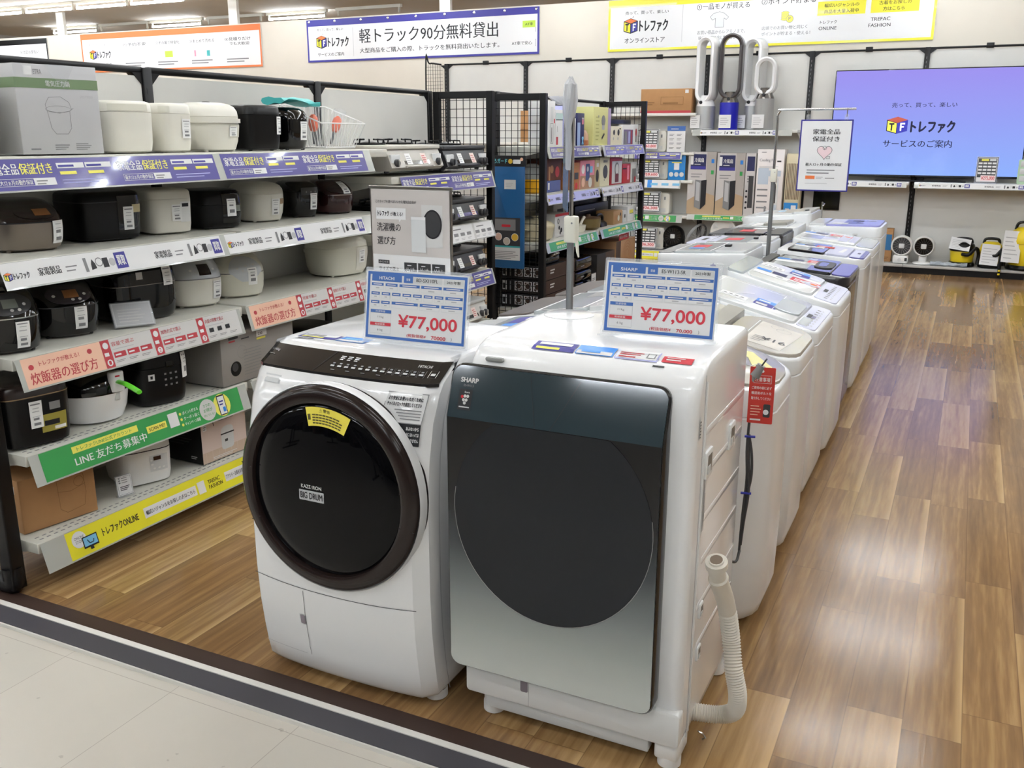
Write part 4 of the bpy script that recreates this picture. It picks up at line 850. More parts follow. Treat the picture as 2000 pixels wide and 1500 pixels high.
def cooker(label,x,y,z,D,W,H,kind,bm,lm,group=None,rz=0,name='rice_cooker',cat='rice cooker',panel=None,tagv=None,handle=None,vent=None,seam=None,band=None,tagz=(.30,.62),feet=True,extra=None,latch=None):
    P=PROF[kind]; pts=P['pts']; p=P['p']; si=P['seam']
    t=thing(name,label,cat,(x,y,z),math.radians(rz),group)
    def pt(i,v,off=0,side=1):
        i=max(0,min(len(pts)-1.001,i)); k=int(i); f=i-k; a,c=pts[k],pts[k+1]
        zz,sx,sy,sh=[a[q]+(c[q]-a[q])*f for q in range(4)]
        v=max(-1,min(1,v)); xx=max(0,1-abs(v)**p)**(1/p)
        return (sh*D+sx*D/2*xx+off,v*sy*W/2*(1+off*2/W),zz*H+(off*.6 if i>si+1 else 0))
    def ti(fz):                                  # height fraction -> profile index
        for k in range(len(pts)-1):
            if fz<=pts[k+1][0]: return k+(fz-pts[k][0])/max(1e-6,pts[k+1][0]-pts[k][0])
        return len(pts)-1.01
    def ring(k,n=44,g=1):
        zz,sx,sy,sh=pts[k]; R=[]
        for j in range(n):
            a=2*PI*j/n; c,s=math.cos(a),math.sin(a)
            R.append((sh*D+g*sx*D/2*math.copysign(abs(c)**(2/p),c),g*sy*W/2*math.copysign(abs(s)**(2/p),s),zz*H))
        return R
    def patch(b,i0,i1,v0,v1,off,m,shape=None,n=10):
        vs=[];fs=[]
        for r in range(n+1):
            for c in range(n+1):
                u,q=c/n*2-1,r/n*2-1
                if shape=='oval':
                    k=math.sqrt(max(0,1-q*q*.92)); u*=k
                vs.append(pt(i0+(i1-i0)*(q+1)/2,v0+(v1-v0)*(u+1)/2,off))
        for r in range(n):
            for c in range(n): a=r*(n+1)+c; fs.append((a,a+1,a+n+2,a+n+1))
        b.add(vs,fs,m)
    b=B(); b.loft([ring(k) for k in range(si+1)],bm)
    if feet:
        for sx in (-.6,.6):
            for sy in (-.6,.6): b.lathe([(.008,-.004),(.01,0),(.01,.006)],DGREY if bm in (BLACK,BLACKG) else bm,8,(sx*D/2,sy*W/2,0))
    obj('body',b,t)
    b=B(); b.loft([ring(k,g=.985 if k==si else 1) for k in range(si,len(pts))],lm)
    if seam: b.loft([[(q[0]*1.004,q[1]*1.004,q[2]) for q in ring(si)],[(q[0]*1.004,q[1]*1.004,q[2]+.004) for q in ring(si)]],seam,False,False)
    lid=obj('lid',b,t)
    if band:
        b=B(); 
        i0,i1=ti(band[0]),ti(band[1]); patch(b,i0,i1,-.995,.995,.0012,band[2],n=24); obj('front_band',b,t)
    if panel:
        for q in (panel if isinstance(panel,list) else [panel]):
            b=B(); patch(b,ti(q['z'][0]),ti(q['z'][1]),q['v'][0],q['v'][1],.002,q['m'],q.get('shape'),14)
            pn=obj(q.get('name','control_panel'),b,t)
            if 'disp' in q:
                d=q['disp']; b=B(); patch(b,ti(d[0]),ti(d[1]),d[2],d[3],.0032,d[4],None,4); obj('display',b,pn)
            if 'btn' in q:
                for (fz,v) in q['btn']: b=B(); patch(b,ti(fz-.02),ti(fz+.02),v-.05,v+.05,.0034,q.get('bm',PAPERG),'oval',5); obj('button',b,pn)
    if tagv is not None:
        b=B(); z0,z1=ti(tagz[0]),ti(tagz[1]); w2=.044/W; patch(b,z0,z1,tagv-w2,tagv+w2,.004,PAPERW2)
        for k,(f0,f1,a0,a1,m) in enumerate(((.86,.91,-.8,.7,INKG),(.72,.75,-.5,.5,INKL),(.6,.63,-.6,.5,INKL),(.42,.44,-.6,.6,INKL),(.3,.38,-.5,.4,INKG),(.1,.2,-.5,.6,INKG))):
            patch(b,z0+(z1-z0)*f0,z0+(z1-z0)*f1,tagv+w2*a0,tagv+w2*a1,.0046,m,None,2)
        obj('price_tag',b,t,flat=True)
    if handle:
        hm,hz,dr=handle; hh=hz*H; b=B(); k=1.03
        arc=[]
        for j in range(25):
            a=PI*j/24-PI/2
            arc.append((D/2*k*math.copysign(abs(math.cos(a))**(2/p),math.cos(a))*dr,W/2*k*math.copysign(abs(math.sin(a))**(2/p),math.sin(a)),hh))
        rings=[[(q[0],q[1],q[2]-.009),(q[0]*1.02+.004,q[1]*1.02,q[2]-.009),(q[0]*1.02+.004,q[1]*1.02,q[2]+.009),(q[0],q[1],q[2]+.009)] for q in arc]
        b.loft(rings,hm); obj('handle',b,t)
    if vent:
        fx,fy,r,m=vent; b=B(); b.lathe([(r,-.02),(r,.0),(r*.8,.004),(r*.2,.004)],m,20,(fx*D,fy*W,H*vent_z(pts,fx,fy,p))); obj('steam_vent',b,lid)
    if latch:
        b=B(); patch(b,ti(latch[0]),ti(latch[1]),-.16,.16,.004,latch[2],None,5); obj('latch_button',b,t)
    if extra: extra(t,pt,ti,patch)
    return t
def vent_z(pts,fx,fy,p):
    # height fraction of the lid surface above (fx,fy)
    for k in range(len(pts)-1,0,-1):
        zz,sx,sy,sh=pts[k]
        q=abs((fx-sh)/(sx/2))**p+abs(fy/(sy/2))**p
        if q<=1: return zz
    return 1
G1,G2,G3,G4='rice cookers on the top shelf','rice cookers on the second shelf','rice cookers on the third shelf','appliances on the fourth shelf'
Z1,Z2,Z3,Z4,Z5=[z+.005 for z in ZS]
STAIN=M('cooker_steel',(140,130,120),.3,metal=.7); BRWN=M('cooker_brown',(44,34,32),.2,coat=.4); AMBER=M('lcd_amber',(150,98,56),.4); LCD=M('lcd_grey',(120,124,116),.4); SILV=M('cooker_silver',(206,210,214),.25,coat=.3); DRED=M('cooker_dark_red',(52,22,22),.16,coat=.5); GOLD=M('gold_rim',(150,128,98),.3,metal=.6)
# --- top shelf (z 1.53)
zt=1.53
cooker('plain white rice cooker cut off by the left edge on the top shelf',-3.09,2.08,zt,0.26,0.25,0.275,'pot',WARMW,WARMW,G1,rz=0)
def box_art(b,x1,y0,y1,z0,z1): return A(b,(x1,y0,z0),(0,1,0),(0,0,1),.0007)
CARTG=M('carton_grey',(186,186,188),.55); CARTD=M('carton_green_band',(116,138,104),.55)
b=B(); t=thing('appliance_carton','grey carton with green band and pressure cooker line drawing on the top shelf','box',(-3.09,2.425,zt),math.radians(-8))
b.rbox(-.13,.13,-.155,.155,0,.305,CARTG,.003,.002); a=A(b,(.13,-.155,0),(0,1,0),(0,0,1),.0008)
a.rect(.0,.225,.31,.034,CARTD,1); b.box(-.1305,.1302,-.1558,.1554,.2252,.259,CARTD)
a.text('電気圧力鍋',.11,.232,.09,.02,LIGHTGR,2); a.rect(.035,.268,.03,.03,PAPER,1); a.text('ETRA',.07,.272,.03,.016,INKG,1); a.text('SPC-TY019',.235,.195,.05,.009,INKL,1)
a.pline([(.10,.17),(.115,.195),(.16,.198),(.19,.18),(.198,.155),(.19,.15),(.19,.09),(.175,.07),(.13,.07),(.115,.09),(.105,.15),(.10,.17)],.0015,INKG,1); a.pline([(.105,.15),(.15,.142),(.19,.15),(.205,.16)],.0015,INKG,1); a.ring(.147,.155,.048,.0012,INKG,1,24,.012)
a.bars(.03,.015,.05,.012,1,INKG,1); a.bars(.12,.015,.055,.022,3,INKG,1); a.bars(.2,.015,.06,.026,4,INKG,1,.4); obj('box_body',b,t); b=B()
b.add([(.1306,-.05,.306),(.1306,.07,.306),(.134,.02,.225)],[(0,1,2)],CLEAR); b.box(-.05,.1315,-.04,.05,.3055,.3062,CLEAR); obj('packing_tape',b,t,flat=True)
cooker('white square rice cooker with flat lid strip, right of the grey carton',-3.09,2.745,zt,0.27,0.225,0.195,'box',WARMW,WARMW,G1,rz=-4,panel=dict(z=(.80,.93),v=(-.9,.55),m=CREAM,name='lid_strip'))
cooker('narrow white square rice cooker with a large price tag on the top shelf',-3.09,2.985,zt,0.26,0.16,0.193,'box',WARMW,WARMW,G1,rz=-4,tagv=.35,tagz=(.28,.68),panel=dict(z=(.80,.93),v=(-.95,-.6),m=CREAM,name='lid_strip'))
cooker('round white rice cooker with a carrying handle band on the top shelf',-3.09,3.265,zt,0.27,0.225,0.205,'pot',WARMW,WARMW,G1,rz=-12,handle=(WARMW,.62,1.0),tagv=.35,tagz=(.3,.5),panel=dict(z=(.28,.55),v=(.2,.8),m=CREAM),vent=(-.05,.05,.02,DGREY))
cooker('matte black rice cooker with white price tag, fifth along the top shelf',-3.09,3.53,zt,0.27,0.215,0.2,'box',BLACK,BLACK,G1,rz=-8,tagv=.7,tagz=(.35,.75))
cooker('glossy black narrow rice cooker beside the wire basket',-3.09,3.785,zt,0.26,0.165,0.198,'pot',BLACKG,BLACKG,G1,rz=-10,tagv=.2,tagz=(.22,.66),panel=dict(z=(.45,.6),v=(.5,.85),m=GREYP,name='label_plate'))
# turquoise bag lying on the glossy cooker, wire basket with bagged ladles
b=B(); TQ=M('bag_turquoise',(70,178,176),.4); rings=[]
for k in range(7):
    y=3.70+.05*k; rings.append([(-3.08+.07*math.cos(q*PI/5)+.01*rnd.uniform(-1,1),y,1.752+.014*math.sin(q*PI/5)+.008*rnd.uniform(-1,1)+.012*(3-abs(k-2))/3) for q in range(10)])
b.loft(rings,TQ); tag(obj('plastic_bag',b),'crumpled turquoise plastic bag lying on the glossy black cooker','bag')
t=thing('wire_basket','white wire basket holding bagged orange utensils on the top shelf','basket',(-3.08,4.10,zt))
b=B(); WW=M('wire_white',(232,232,230),.35)
def bk(f,hh): w=.13+.03*f; d=.10+.03*f; return [(d*sx,w*sy,hh) for sx,sy in ((-1,-1),(1,-1),(1,1),(-1,1))]
top=[(-.13,-.19,.215),(.13,-.19,.125),(.13,.19,.125),(-.13,.19,.215)]; bot=bk(0,.005)
for R in (top,bot):
    for p,q in zip(R,R[1:]+R[:1]): b.tube([p,q],.0035,WW,6)
for s in range(4):
    p0,p1=top[s],top[(s+1)%4]; q0,q1=bot[s],bot[(s+1)%4]; n=14 if s%2 else 11
    for k in range(n+1):
        f=k/n; b.tube([[p0[i]+(p1[i]-p0[i])*f for i in range(3)],[q0[i]+(q1[i]-q0[i])*f for i in range(3)]],.0018,WW,5)
for k in range(6): b.tube([(-.1+.04*k,-.13,.005),(-.1+.04*k,.13,.005)],.0018,WW,5)
obj('basket_frame',b,t)
OR=M('utensil_orange',(224,92,44),.35)
for k,(y,a,lb) in enumerate(((4.00,10,'orange ladle in a clear bag at the left of the wire basket'),(4.14,-20,'orange ladle in a clear bag leaning at the right of the wire basket'))):
    t=thing('ladle',lb,'utensil',(-3.07,y,zt+.022),0,'bagged utensils in the basket'); t.rotation_euler=(math.radians(a),math.radians(8),0)
    b=B(); b.tube([(0,0,.0),(0,0,.07)],[.007,.009],DGREY,8); obj('handle',b,t)
    b=B(); b.lathe([(.001,.06),(.018,.07),(.026,.10),(.022,.135),(.008,.15)],OR,16); obj('spoon_head',b,t)
    b=B(); rings=[]
    for z in (.0,.05,.10,.15,.185): rings.append([((.034+.004*rnd.uniform(-1,1))*math.cos(q*PI/5),(.036+.006*rnd.uniform(-1,1))*math.sin(q*PI/5),z) for q in range(10)])
    b.loft(rings,CLEAR); obj('clear_bag',b,t,flat=True)
# --- second shelf
cooker('brown rice cooker with stainless band at the left end of the second shelf',-3.12,2.3,Z2,0.3,0.26,0.18,'dome',STAIN,BRWN,G2,rz=-16,panel=dict(z=(.62,.88),v=(-.45,.75),m=BRWN,shape='oval',disp=(.68,.80,.05,.5,AMBER)),tagv=.62,tagz=(.12,.56),seam=INK)
cooker('black rice cooker with curved glossy front panel and gold label',-3.14,2.668,Z2,0.26,0.27,0.188,'box',BLACK,BLACK,G2,rz=-12,panel=dict(z=(.1,.9),v=(.1,.96),m=BLACKG,disp=(.55,.72,.55,.88,M('label_gold',(196,182,140),.4))),tagv=.42,tagz=(.2,.68),seam=DGREY)
cooker('white square rice cooker with black display on the second shelf',-3.125,2.975,Z2,0.25,0.205,0.181,'box',WARMW,WARMW,G2,rz=-16,panel=dict(z=(.25,.72),v=(.3,.78),m=WHITE,disp=(.6,.68,.36,.66,INK)),tagv=.12,tagz=(.28,.66))
cooker('black cube rice cooker with white tag on the second shelf',-3.1,3.25,Z2,0.25,0.215,0.169,'tall',BLACK,BLACK,G2,rz=-16,panel=dict(z=(.12,.92),v=(-.1,.96),m=BLACKG,disp=(.42,.58,.5,.75,LCD)),tagv=.3,tagz=(.3,.74))
cooker('round white rice cooker with beige label on the second shelf',-3.14,3.61,Z2,0.26,0.22,0.182,'pot',WARMW,WARMW,G2,rz=-16,tagv=.2,tagz=(.16,.58),panel=dict(z=(.44,.58),v=(.45,.75),m=M('label_tan',(168,142,112),.4),name='label_plate'))
cooker('small glossy black rice cooker left of the dark red one',-3.135,3.905,Z2,0.25,0.175,0.176,'pot',BLACKG,BLACKG,G2,rz=-18,tagv=.3,tagz=(.2,.66),panel=dict(z=(.62,.82),v=(-.5,.8),m=DGREY,btn=((.7,-.2),(.7,.1),(.7,.4)),bm=GREYP))
cooker('dark red domed rice cooker at the right end of the second shelf',-3.12,4.17,Z2,0.28,0.21,0.172,'dome',DRED,DRED,G2,rz=-24,tagv=.3,tagz=(.58,.92),seam=CHROME,panel=dict(z=(.6,.86),v=(-.7,.7),m=BRWN,shape='oval'))
# --- third shelf
pnl=lambda m,dm,vz=(.60,.90):dict(z=vz,v=(-.62,.72),m=m,shape='oval',disp=(.70,.82,-.12,.30,dm),btn=((.74,-.4),(.74,.48),(.67,.1),(.67,.3)),bm=PAPERG)
cooker('glossy black rice cooker with chrome trim at the left end of the third shelf',-3.04,2.12,Z3,0.3,0.235,0.222,'dome',BLACKG,BLACKG,G3,rz=-24,panel=pnl(DGREY,LCD),tagv=.30,tagz=(.08,.50),seam=CHROME,latch=(.93,.97,CHROME))
cooker('glossy black rice cooker with amber display on the third shelf',-3.09,2.405,Z3,0.3,0.25,0.208,'dome',BLACKG,BLACKG,G3,rz=-24,panel=pnl(M('panel_black_purple',(48,42,48),.18,coat=.4),AMBER),tagv=.25,tagz=(.14,.55),seam=DGREY,latch=(.93,.97,CHROME),vent=(-.18,-.05,.03,BLACK))
def tall_extra(t,pt,ti,patch):
    b=B(); patch(b,ti(.70),ti(.82),-.34,-.16,.003,PAPERG,None,3); obj('front_label',b,t,flat=True)
cooker('tall black rice cooker with silver seam in the middle of the third shelf',-3.1,2.755,Z3,0.29,0.31,0.24,'tall',BLACKG,BLACKG,G3,rz=-12,tagv=.55,tagz=(.56,.88),seam=STAIN,extra=tall_extra)
cooker('white rice cooker with brown display panel on the third shelf',-3.11,3.10,Z3,0.28,0.245,0.22,'dome',WARMW,SILV,G3,rz=-26,panel=dict(z=(.58,.90),v=(-.55,.75),m=SILV,shape='oval',disp=(.62,.82,-.02,.42,BRWN),btn=((.72,-.3),(.72,.55)),bm=WHITE),tagv=.62,tagz=(.14,.5),vent=(-.10,-.02,.028,BRWN),seam=GREYP)
cooker('cream rice cooker with round button panel on the third shelf',-3.11,3.385,Z3,0.28,0.25,0.202,'dome',CREAM,CREAM,G3,rz=-28,panel=dict(z=(.36,.9),v=(-.55,.72),m=SILV,shape='oval',btn=((.66,-.25),(.6,-.05),(.7,.1),(.55,.2),(.72,.4)),bm=PAPERG),tagv=.30,tagz=(.28,.66),seam=GREYP,vent=(-.14,0,.03,CREAM))
def c7(t,pt,ti,patch):
    b=B(); b.add([(0,0,0)]*3,[(0,1,2)],GREYP) if False else None
    b.tube([( .14+.004,.07+.022*math.cos(k*PI/12),.085+.026*math.sin(k*PI/12)) for k in range(25)],.0016,INK,5); obj('dial_ring',b,t)
cooker('wide cream rice cooker with side handle, alone at the right of the third shelf',-3.08,4.155,Z3,0.27,0.325,0.212,'pot',CREAM,CREAM,G3,rz=-14,handle=(CREAM,.62,-1.0),tagv=.42,tagz=(.30,.62),vent=(-.02,.02,.035,DGREY),extra=None,panel=dict(z=(.1,.68),v=(.18,.9),m=WARMW))
t=thing('instruction_booklet','clear sleeved grey booklet leaning on the tall black rice cooker','booklet',(-2.90,2.585,Z3+.004)); t.rotation_euler=(math.radians(-46),0,math.radians(58))
b=B(); b.rbox(-.075,.075,-.004,.004,0,.115,CARTG,.003,.001,'y'); a=A(b,(-.075,-.004,0),(1,0,0),(0,0,1),.0006); a.frame(.004,.004,.142,.107,.003,LIGHTGR,1); a.bars(.02,.02,.1,.07,5,PAPERG,1,.4); obj('booklet',b,t); b=B(); b.rbox(-.078,.078,-.0055,.0055,0,.118,CLEAR,.003,.001,'y'); obj('sleeve',b,t)
# --- fourth shelf
def d1(t,pt,ti,patch):
    b=B(); patch(b,ti(.2),ti(.48),.0,.72,.0025,M('sticker_olive',(150,140,60),.4),None,6); patch(b,ti(.3),ti(.38),.08,.5,.0032,INK,None,3); patch(b,ti(.22),ti(.27),.35,.68,.0032,PAPER,None,3); obj('front_sticker',b,t,'green and yellow picture sticker')
    b=B(); patch(b,ti(.54),ti(.66),.25,.55,.003,GREYP,None,4); obj('button_plate',b,t)
cooker('wide black rice cooker with brown rimmed lid at the left end of the fourth shelf',-3.02,2.14,Z4,0.28,0.26,0.235,'box',BLACK,BRWN,G4,rz=-12,tagv=-.12,tagz=(.30,.72),seam=GOLD,extra=d1)
# air fryer with green handle
t=thing('air_fryer','white and black air fryer with bright green handle on the fourth shelf','air fryer',(-3.02,2.435,Z4),math.radians(-14),G4)
b=B(); b.lathe([(.10,0),(.115,.006),(.132,.05),(.14,.10),(.142,.115)],WHITEG,40); obj('base',b,t)
b=B(); b.lathe([(.142,.116),(.144,.125),(.140,.15),(.12,.185),(.08,.21),(.03,.222),(.002,.223)],BLACKG,40); obj('lid',b,t)
b=B(); b.rbox(.112,.15,.015,.075,.118,.20,WHITEG,.018,.008); a=A(b,(.1505,.025,.178),(0,1,0),(0,0,1),.0006); a.bars(.008,.002,.026,.008,1,RED,1,.8); obj('handle_mount',b,t)
b=B(); GH=M('handle_green',(96,200,48),.25,coat=.4); pth=smooth([(.14,.045,.160),(.19,.05,.158),(.225,.06,.146),(.255,.07,.132)],5); rings=[]
for i,p in enumerate(pth):
    w=.013 if i<14 else .015-.002*(i-13); rings.append([(p[0],p[1]+w*math.cos(q*PI/6),p[2]+.008*math.sin(q*PI/6)) for q in range(12)])
b.loft(rings,GH); obj('handle',b,t)
b=B(); b.rbox(.118,.136,.03,.055,.085,.118,LIGHTGR,.004,.003); obj('latch',b,t)
def d3(t,pt,ti,patch):
    b=B(); patch(b,ti(.42),ti(.52),-.62,-.40,.003,PAPER,None,3); patch(b,ti(.445),ti(.495),-.55,-.47,.0036,INK,None,2); obj('number_label',b,t,flat=True)
    for q in range(9): b=B(); patch(b,ti(.3+.09*(q%3)),ti(.33+.09*(q%3)),-.05+.2*(q//3),.03+.2*(q//3),.003,GREYP,None,2); obj('button',b,t)
    b=B(); patch(b,ti(.6),ti(.68),.05,.3,.003,BLACKG,None,3); obj('display',b,t)
cooker('black electric pressure cooker with number label on the fourth shelf',-3.01,2.735,Z4,0.25,0.23,0.262,'tall',BLACK,BLACK,G4,rz=-16,name='pressure_cooker',cat='pressure cooker',tagv=.82,tagz=(.38,.78),extra=d3)
t=thing('appliance_carton','grey printed carton with picture of a black pot on the fourth shelf','box',(-3.03,3.215,Z4),math.radians(0)); b=B(); b.rbox(-.15,.17,-.22,.27,0,.232,M('carton_taupe',(146,142,138),.55),.003,.002); a=A(b,(.17,-.18,.008),(0,1,0),(0,0,1),.0008)
a.rect(.01,.195,.06,.012,DGREY,1); a.rect(.01,.183,.04,.007,SALR,1); a.bars(.09,.185,.07,.012,1,DGREY,1); a.circ(.045,.06,.034,BLACKG,1,22); a.circ(.04,.068,.02,DGREY,2,16); a.text('230',.20,.185,.03,.012,INK,3); a.rect(.19,.178,.07,.028,PAPER,2); a.rect(.19,.165,.06,.009,YELT,2)
for k in range(9): a.bars(.1,.02+.014*k,.16,.008,1,GREYP,1,.4)
a.ring(.09,.13,.03,.0015,GREYP,1); b.X=None; obj('box_body',b,t)
cooker('low black rice cooker deep on the fourth shelf, behind the round door washer',-3.08,3.86,Z4,.28,.30,.12,'pot',BLACK,BLACK,G4)
# --- bottom shelf
t=thing('appliance_carton','brown cardboard carton with a line drawing on the bottom shelf','box',(-3.05,2.19,Z5),math.radians(-9)); b=B(); b.rbox(-.13,.12,-.14,.15,0,.205,BROWN,.003,.002); a=A(b,(.12,-.14,0),(0,1,0),(0,0,1),.0008); LB=M('print_brown',(134,96,58),.7)
a.pline([(.14,.16),(.2,.175),(.245,.165),(.25,.09),(.24,.04),(.17,.03),(.145,.05),(.14,.16)],.0016,LB,1); a.pline([(.14,.12),(.19,.11),(.25,.125)],.0016,LB,1); a.ring(.225,.14,.02,.0014,LB,1)
a=A(b,(-.13,-.14,0),(1,0,0),(0,0,1),.0008); a.bars(.03,.12,.05,.03,2,LB,1); a.bars(.03,.02,.1,.05,3,LB,1); a.rect(.19,.15,.03,.03,PAPER,1); a.bars(.193,.153,.024,.024,3,INKG,2); obj('box_body',b,t)
t=thing('card_stand','small white price card in a clear stand on the bottom shelf','price card',(-2.93,2.475,Z5)); t.rotation_euler=(0,math.radians(-8),math.radians(-12)); b=B(); b.rbox(-.002,.002,-.035,.035,.0,.085,ACRYL,.003,.001,'x').rbox(-.02,.015,-.035,.035,-.001,.002,ACRYL,.003,.0008); obj('stand',b,t); b=B(); b.box(.0022,.003,-.032,.032,.003,.082,PAPER); a=A(b,(.003,-.032,.003),(0,1,0),(0,0,1),.0006); a.frame(.003,.003,.058,.073,.0012,INKG,1)
for k in range(3): a.rect(.008,.05+.009*k,.008,.006,INKG,1); a.bars(.02,.05+.009*k,.035,.006,1,INKG,1)
a.bars(.012,.02,.04,.02,3,INK,1); obj('card',b,t,flat=True)
cooker('white compact rice cooker with black lid seam on the bottom shelf',-3.05,2.655,Z5,0.25,0.225,0.185,'box',WHITE,WHITE,'appliances on the bottom shelf',rz=-22,panel=dict(z=(.28,.66),v=(.05,.72),m=LIGHTGR,disp=(.54,.63,.18,.45,DRED),btn=((.35,.2),(.35,.38),(.35,.55),(.45,.12),(.55,.1)),bm=WHITE),seam=INK,vent=(.0,.0,.03,BRWN))
t=thing('appliance_carton','black and pink photo carton picturing a mini rice cooker on the bottom shelf','box',(-3.03,3.015,Z5),math.radians(-2)); b=B(); b.rbox(-.16,.13,-.13,.14,0,.215,BLACK,.003,.002); a=A(b,(.13,-.13,0),(0,1,0),(0,0,1),.0008); PK=M('photo_pink',(214,196,188),.5)
a.rect(.0,.0,.27,.215,PK,1); a.rect(0,.0,.27,.05,M('photo_tan',(200,178,158),.5),1.5)
for k in range(7): a.line(.02+.038*k,.05,.02+.038*k,.0,.0015,PK,2)
a.rect(.115,.035,.075,.10,LIGHTGR,2,.015); a.rect(.112,.105,.082,.006,INK,3); a.circ(.153,.128,.036,LIGHTGR,2.5,20,.016); a.rect(.135,.07,.018,.012,DGREY,3); a.rect(.01,.15,.022,.04,PAPER,2); a.bars(.013,.155,.016,.03,3,INKG,3); a.bars(.10,.175,.13,.016,2,INKG,2,.4); a.bars(.06,.008,.16,.014,2,PAPER,3,.4); a.line(.07,.19,.075,.16,.004,DGREY,2)
a=A(b,(-.16,-.13,0),(1,0,0),(0,0,1),.0008); a.bars(.05,.08,.18,.08,6,DGREY,1,.3); a.bars(.22,.02,.04,.016,2,PAPERG,1); obj('box_body',b,t)
# ================================================================== gas stoves in the third bay
def stove(label,y0,y1,z,bm,tm,knob,win=None,dual=True,h=.15,tags=True):
    w=y1-y0; t=thing('gas_stove',label,'gas stove',(-3.05,(y0+y1)/2,z),0,'gas stoves in the last bay of the rack')
    b=B(); pr=[(-.2,.012),(.19,.012),(.215,.03),(.20,.07),(.175,h-.022),(-.2,h-.022)]
    b.loft([[(x,-w/2,zz) for x,zz in pr],[(x,w/2,zz) for x,zz in pr]],bm)
    for sx in (-.15,.15):
        for sy in (-.42,.42): b.lathe([(.014,0),(.016,.012)],DGREY,10,(sx,sy*w,0))
    obj('body',b,t)
    b=B(); b.rbox(-.21,.19,-w/2-.005,w/2+.005,h-.022,h,tm,.01,.005); obj('top_plate',b,t)
    for sy in (-.26,.26):
        b=B(); b.lathe([(.055,h),(.05,h+.012),(.02,h+.018)],DGREY,18,(-.02,sy*w,0)); obj('burner',b,t)
        b=B()
        for k in range(5):
            an=2*PI*k/5+.3; c,s=math.cos(an),math.sin(an); b.tube([(-.02+.09*c,sy*w+.09*s,h+.002),(-.02+.085*c,sy*w+.085*s,h+.028),(-.02+.045*c,sy*w+.045*s,h+.030)],.005,BLACK,6)
        b.tube([(-.02+.09*math.cos(q*PI/10),sy*w+.09*math.sin(q*PI/10),h+.006) for q in range(21)],.005,BLACK,6); obj('pan_support',b,t)
    a0=Vector((.213,0,.032)); nrm=Vector((.075,0,-0)).normalized()
    fx=lambda zz: .215-(zz-.03)*.045/.098 if zz>.03 else .215
    b=B(); 
    for y in (-.4*w,.4*w): b.rbox(fx(.06)-.012,fx(.06)+.004,y-.16*w/2,y+.16*w/2,.03,.10,LIGHTGR if bm not in (BLACK,DGREY) else bm,.006,.003,'x')
    obj('control_block',b,t)
    for y in knob:
        b=B(); b.lathe([(.021,fx(.055)-.002),(.021,fx(.055)+.018),(.017,fx(.055)+.022)],DGREY if bm!=BEIGE else GREYP,16,(0,y*w,.055),'x').rbox(fx(.055)+.02,fx(.055)+.028,y*w-.004,y*w+.004,.037,.073,bm if bm!=BLACK else DGREY,.003,.002,'x'); obj('knob',b,t)
    b=B(); v=[(fx(.045)+.003,-.24*w,.045),(fx(.045)+.003,.24*w,.045),(fx(.10)+.003,.24*w,.10),(fx(.10)+.003,-.24*w,.10)]; b.add(v,[(0,1,2,3)],win or BLACKG); obj('grill_window',b,t,flat=True)
    b=B(); b.rbox(fx(.035)-.002,fx(.035)+.018,-.25*w,.25*w,.026,.04,bm,.006,.004,'y'); obj('grill_handle',b,t)
    if tags:
        for y in (-.2,.1):
            b=B(); u=Vector((0,1,0)); v=Vector((-.045,0,.098)).normalized(); a=A(b,(fx(.045)+.004,y*w,.045),u,v,.001); a.rect(0,0,.055,.065,PAPERW2 if y<0 else M('tag_pink',(240,222,214),.5),1); a.bars(.006,.008,.04,.05,4,SALR if y>0 else INKL,2,.35); obj('price_tag',b,t,flat=True)
    return t
zg=1.382
stove('grey two burner gas stove overhanging at the top of the last bay',4.36,4.92,zg+.012,M('stove_grey',(176,172,164),.35,metal=.3),M('stove_top_grey',(206,202,192),.35),(-.4,.4))
stove('black two burner gas stove beside the grey one at the top of the last bay',4.97,5.50,zg+.003,M('stove_black',(34,34,38),.35),DGREY,(-.38,.33,.42))
stove('black gas stove with purple grill window, second shelf of the last bay',4.96,5.50,1.060,M('stove_black',(34,34,38),.35),DGREY,(-.38,.33,.42),M('window_purple',(70,60,120),.25))
stove('black gas stove behind the washing machine guide sign',4.40,4.92,1.060,BLACK,BLACK,(-.38,.4),tags=False)
stove('black gas stove on the third shelf of the last bay',4.96,5.48,.740,M('stove_black',(34,34,38),.35),DGREY,(-.38,.33,.42))
stove('pale grey gas stove with round dials low in the last bay',4.98,5.50,.395,M('stove_pale',(206,204,198),.35),LIGHTGR,(-.4,.32,.42))
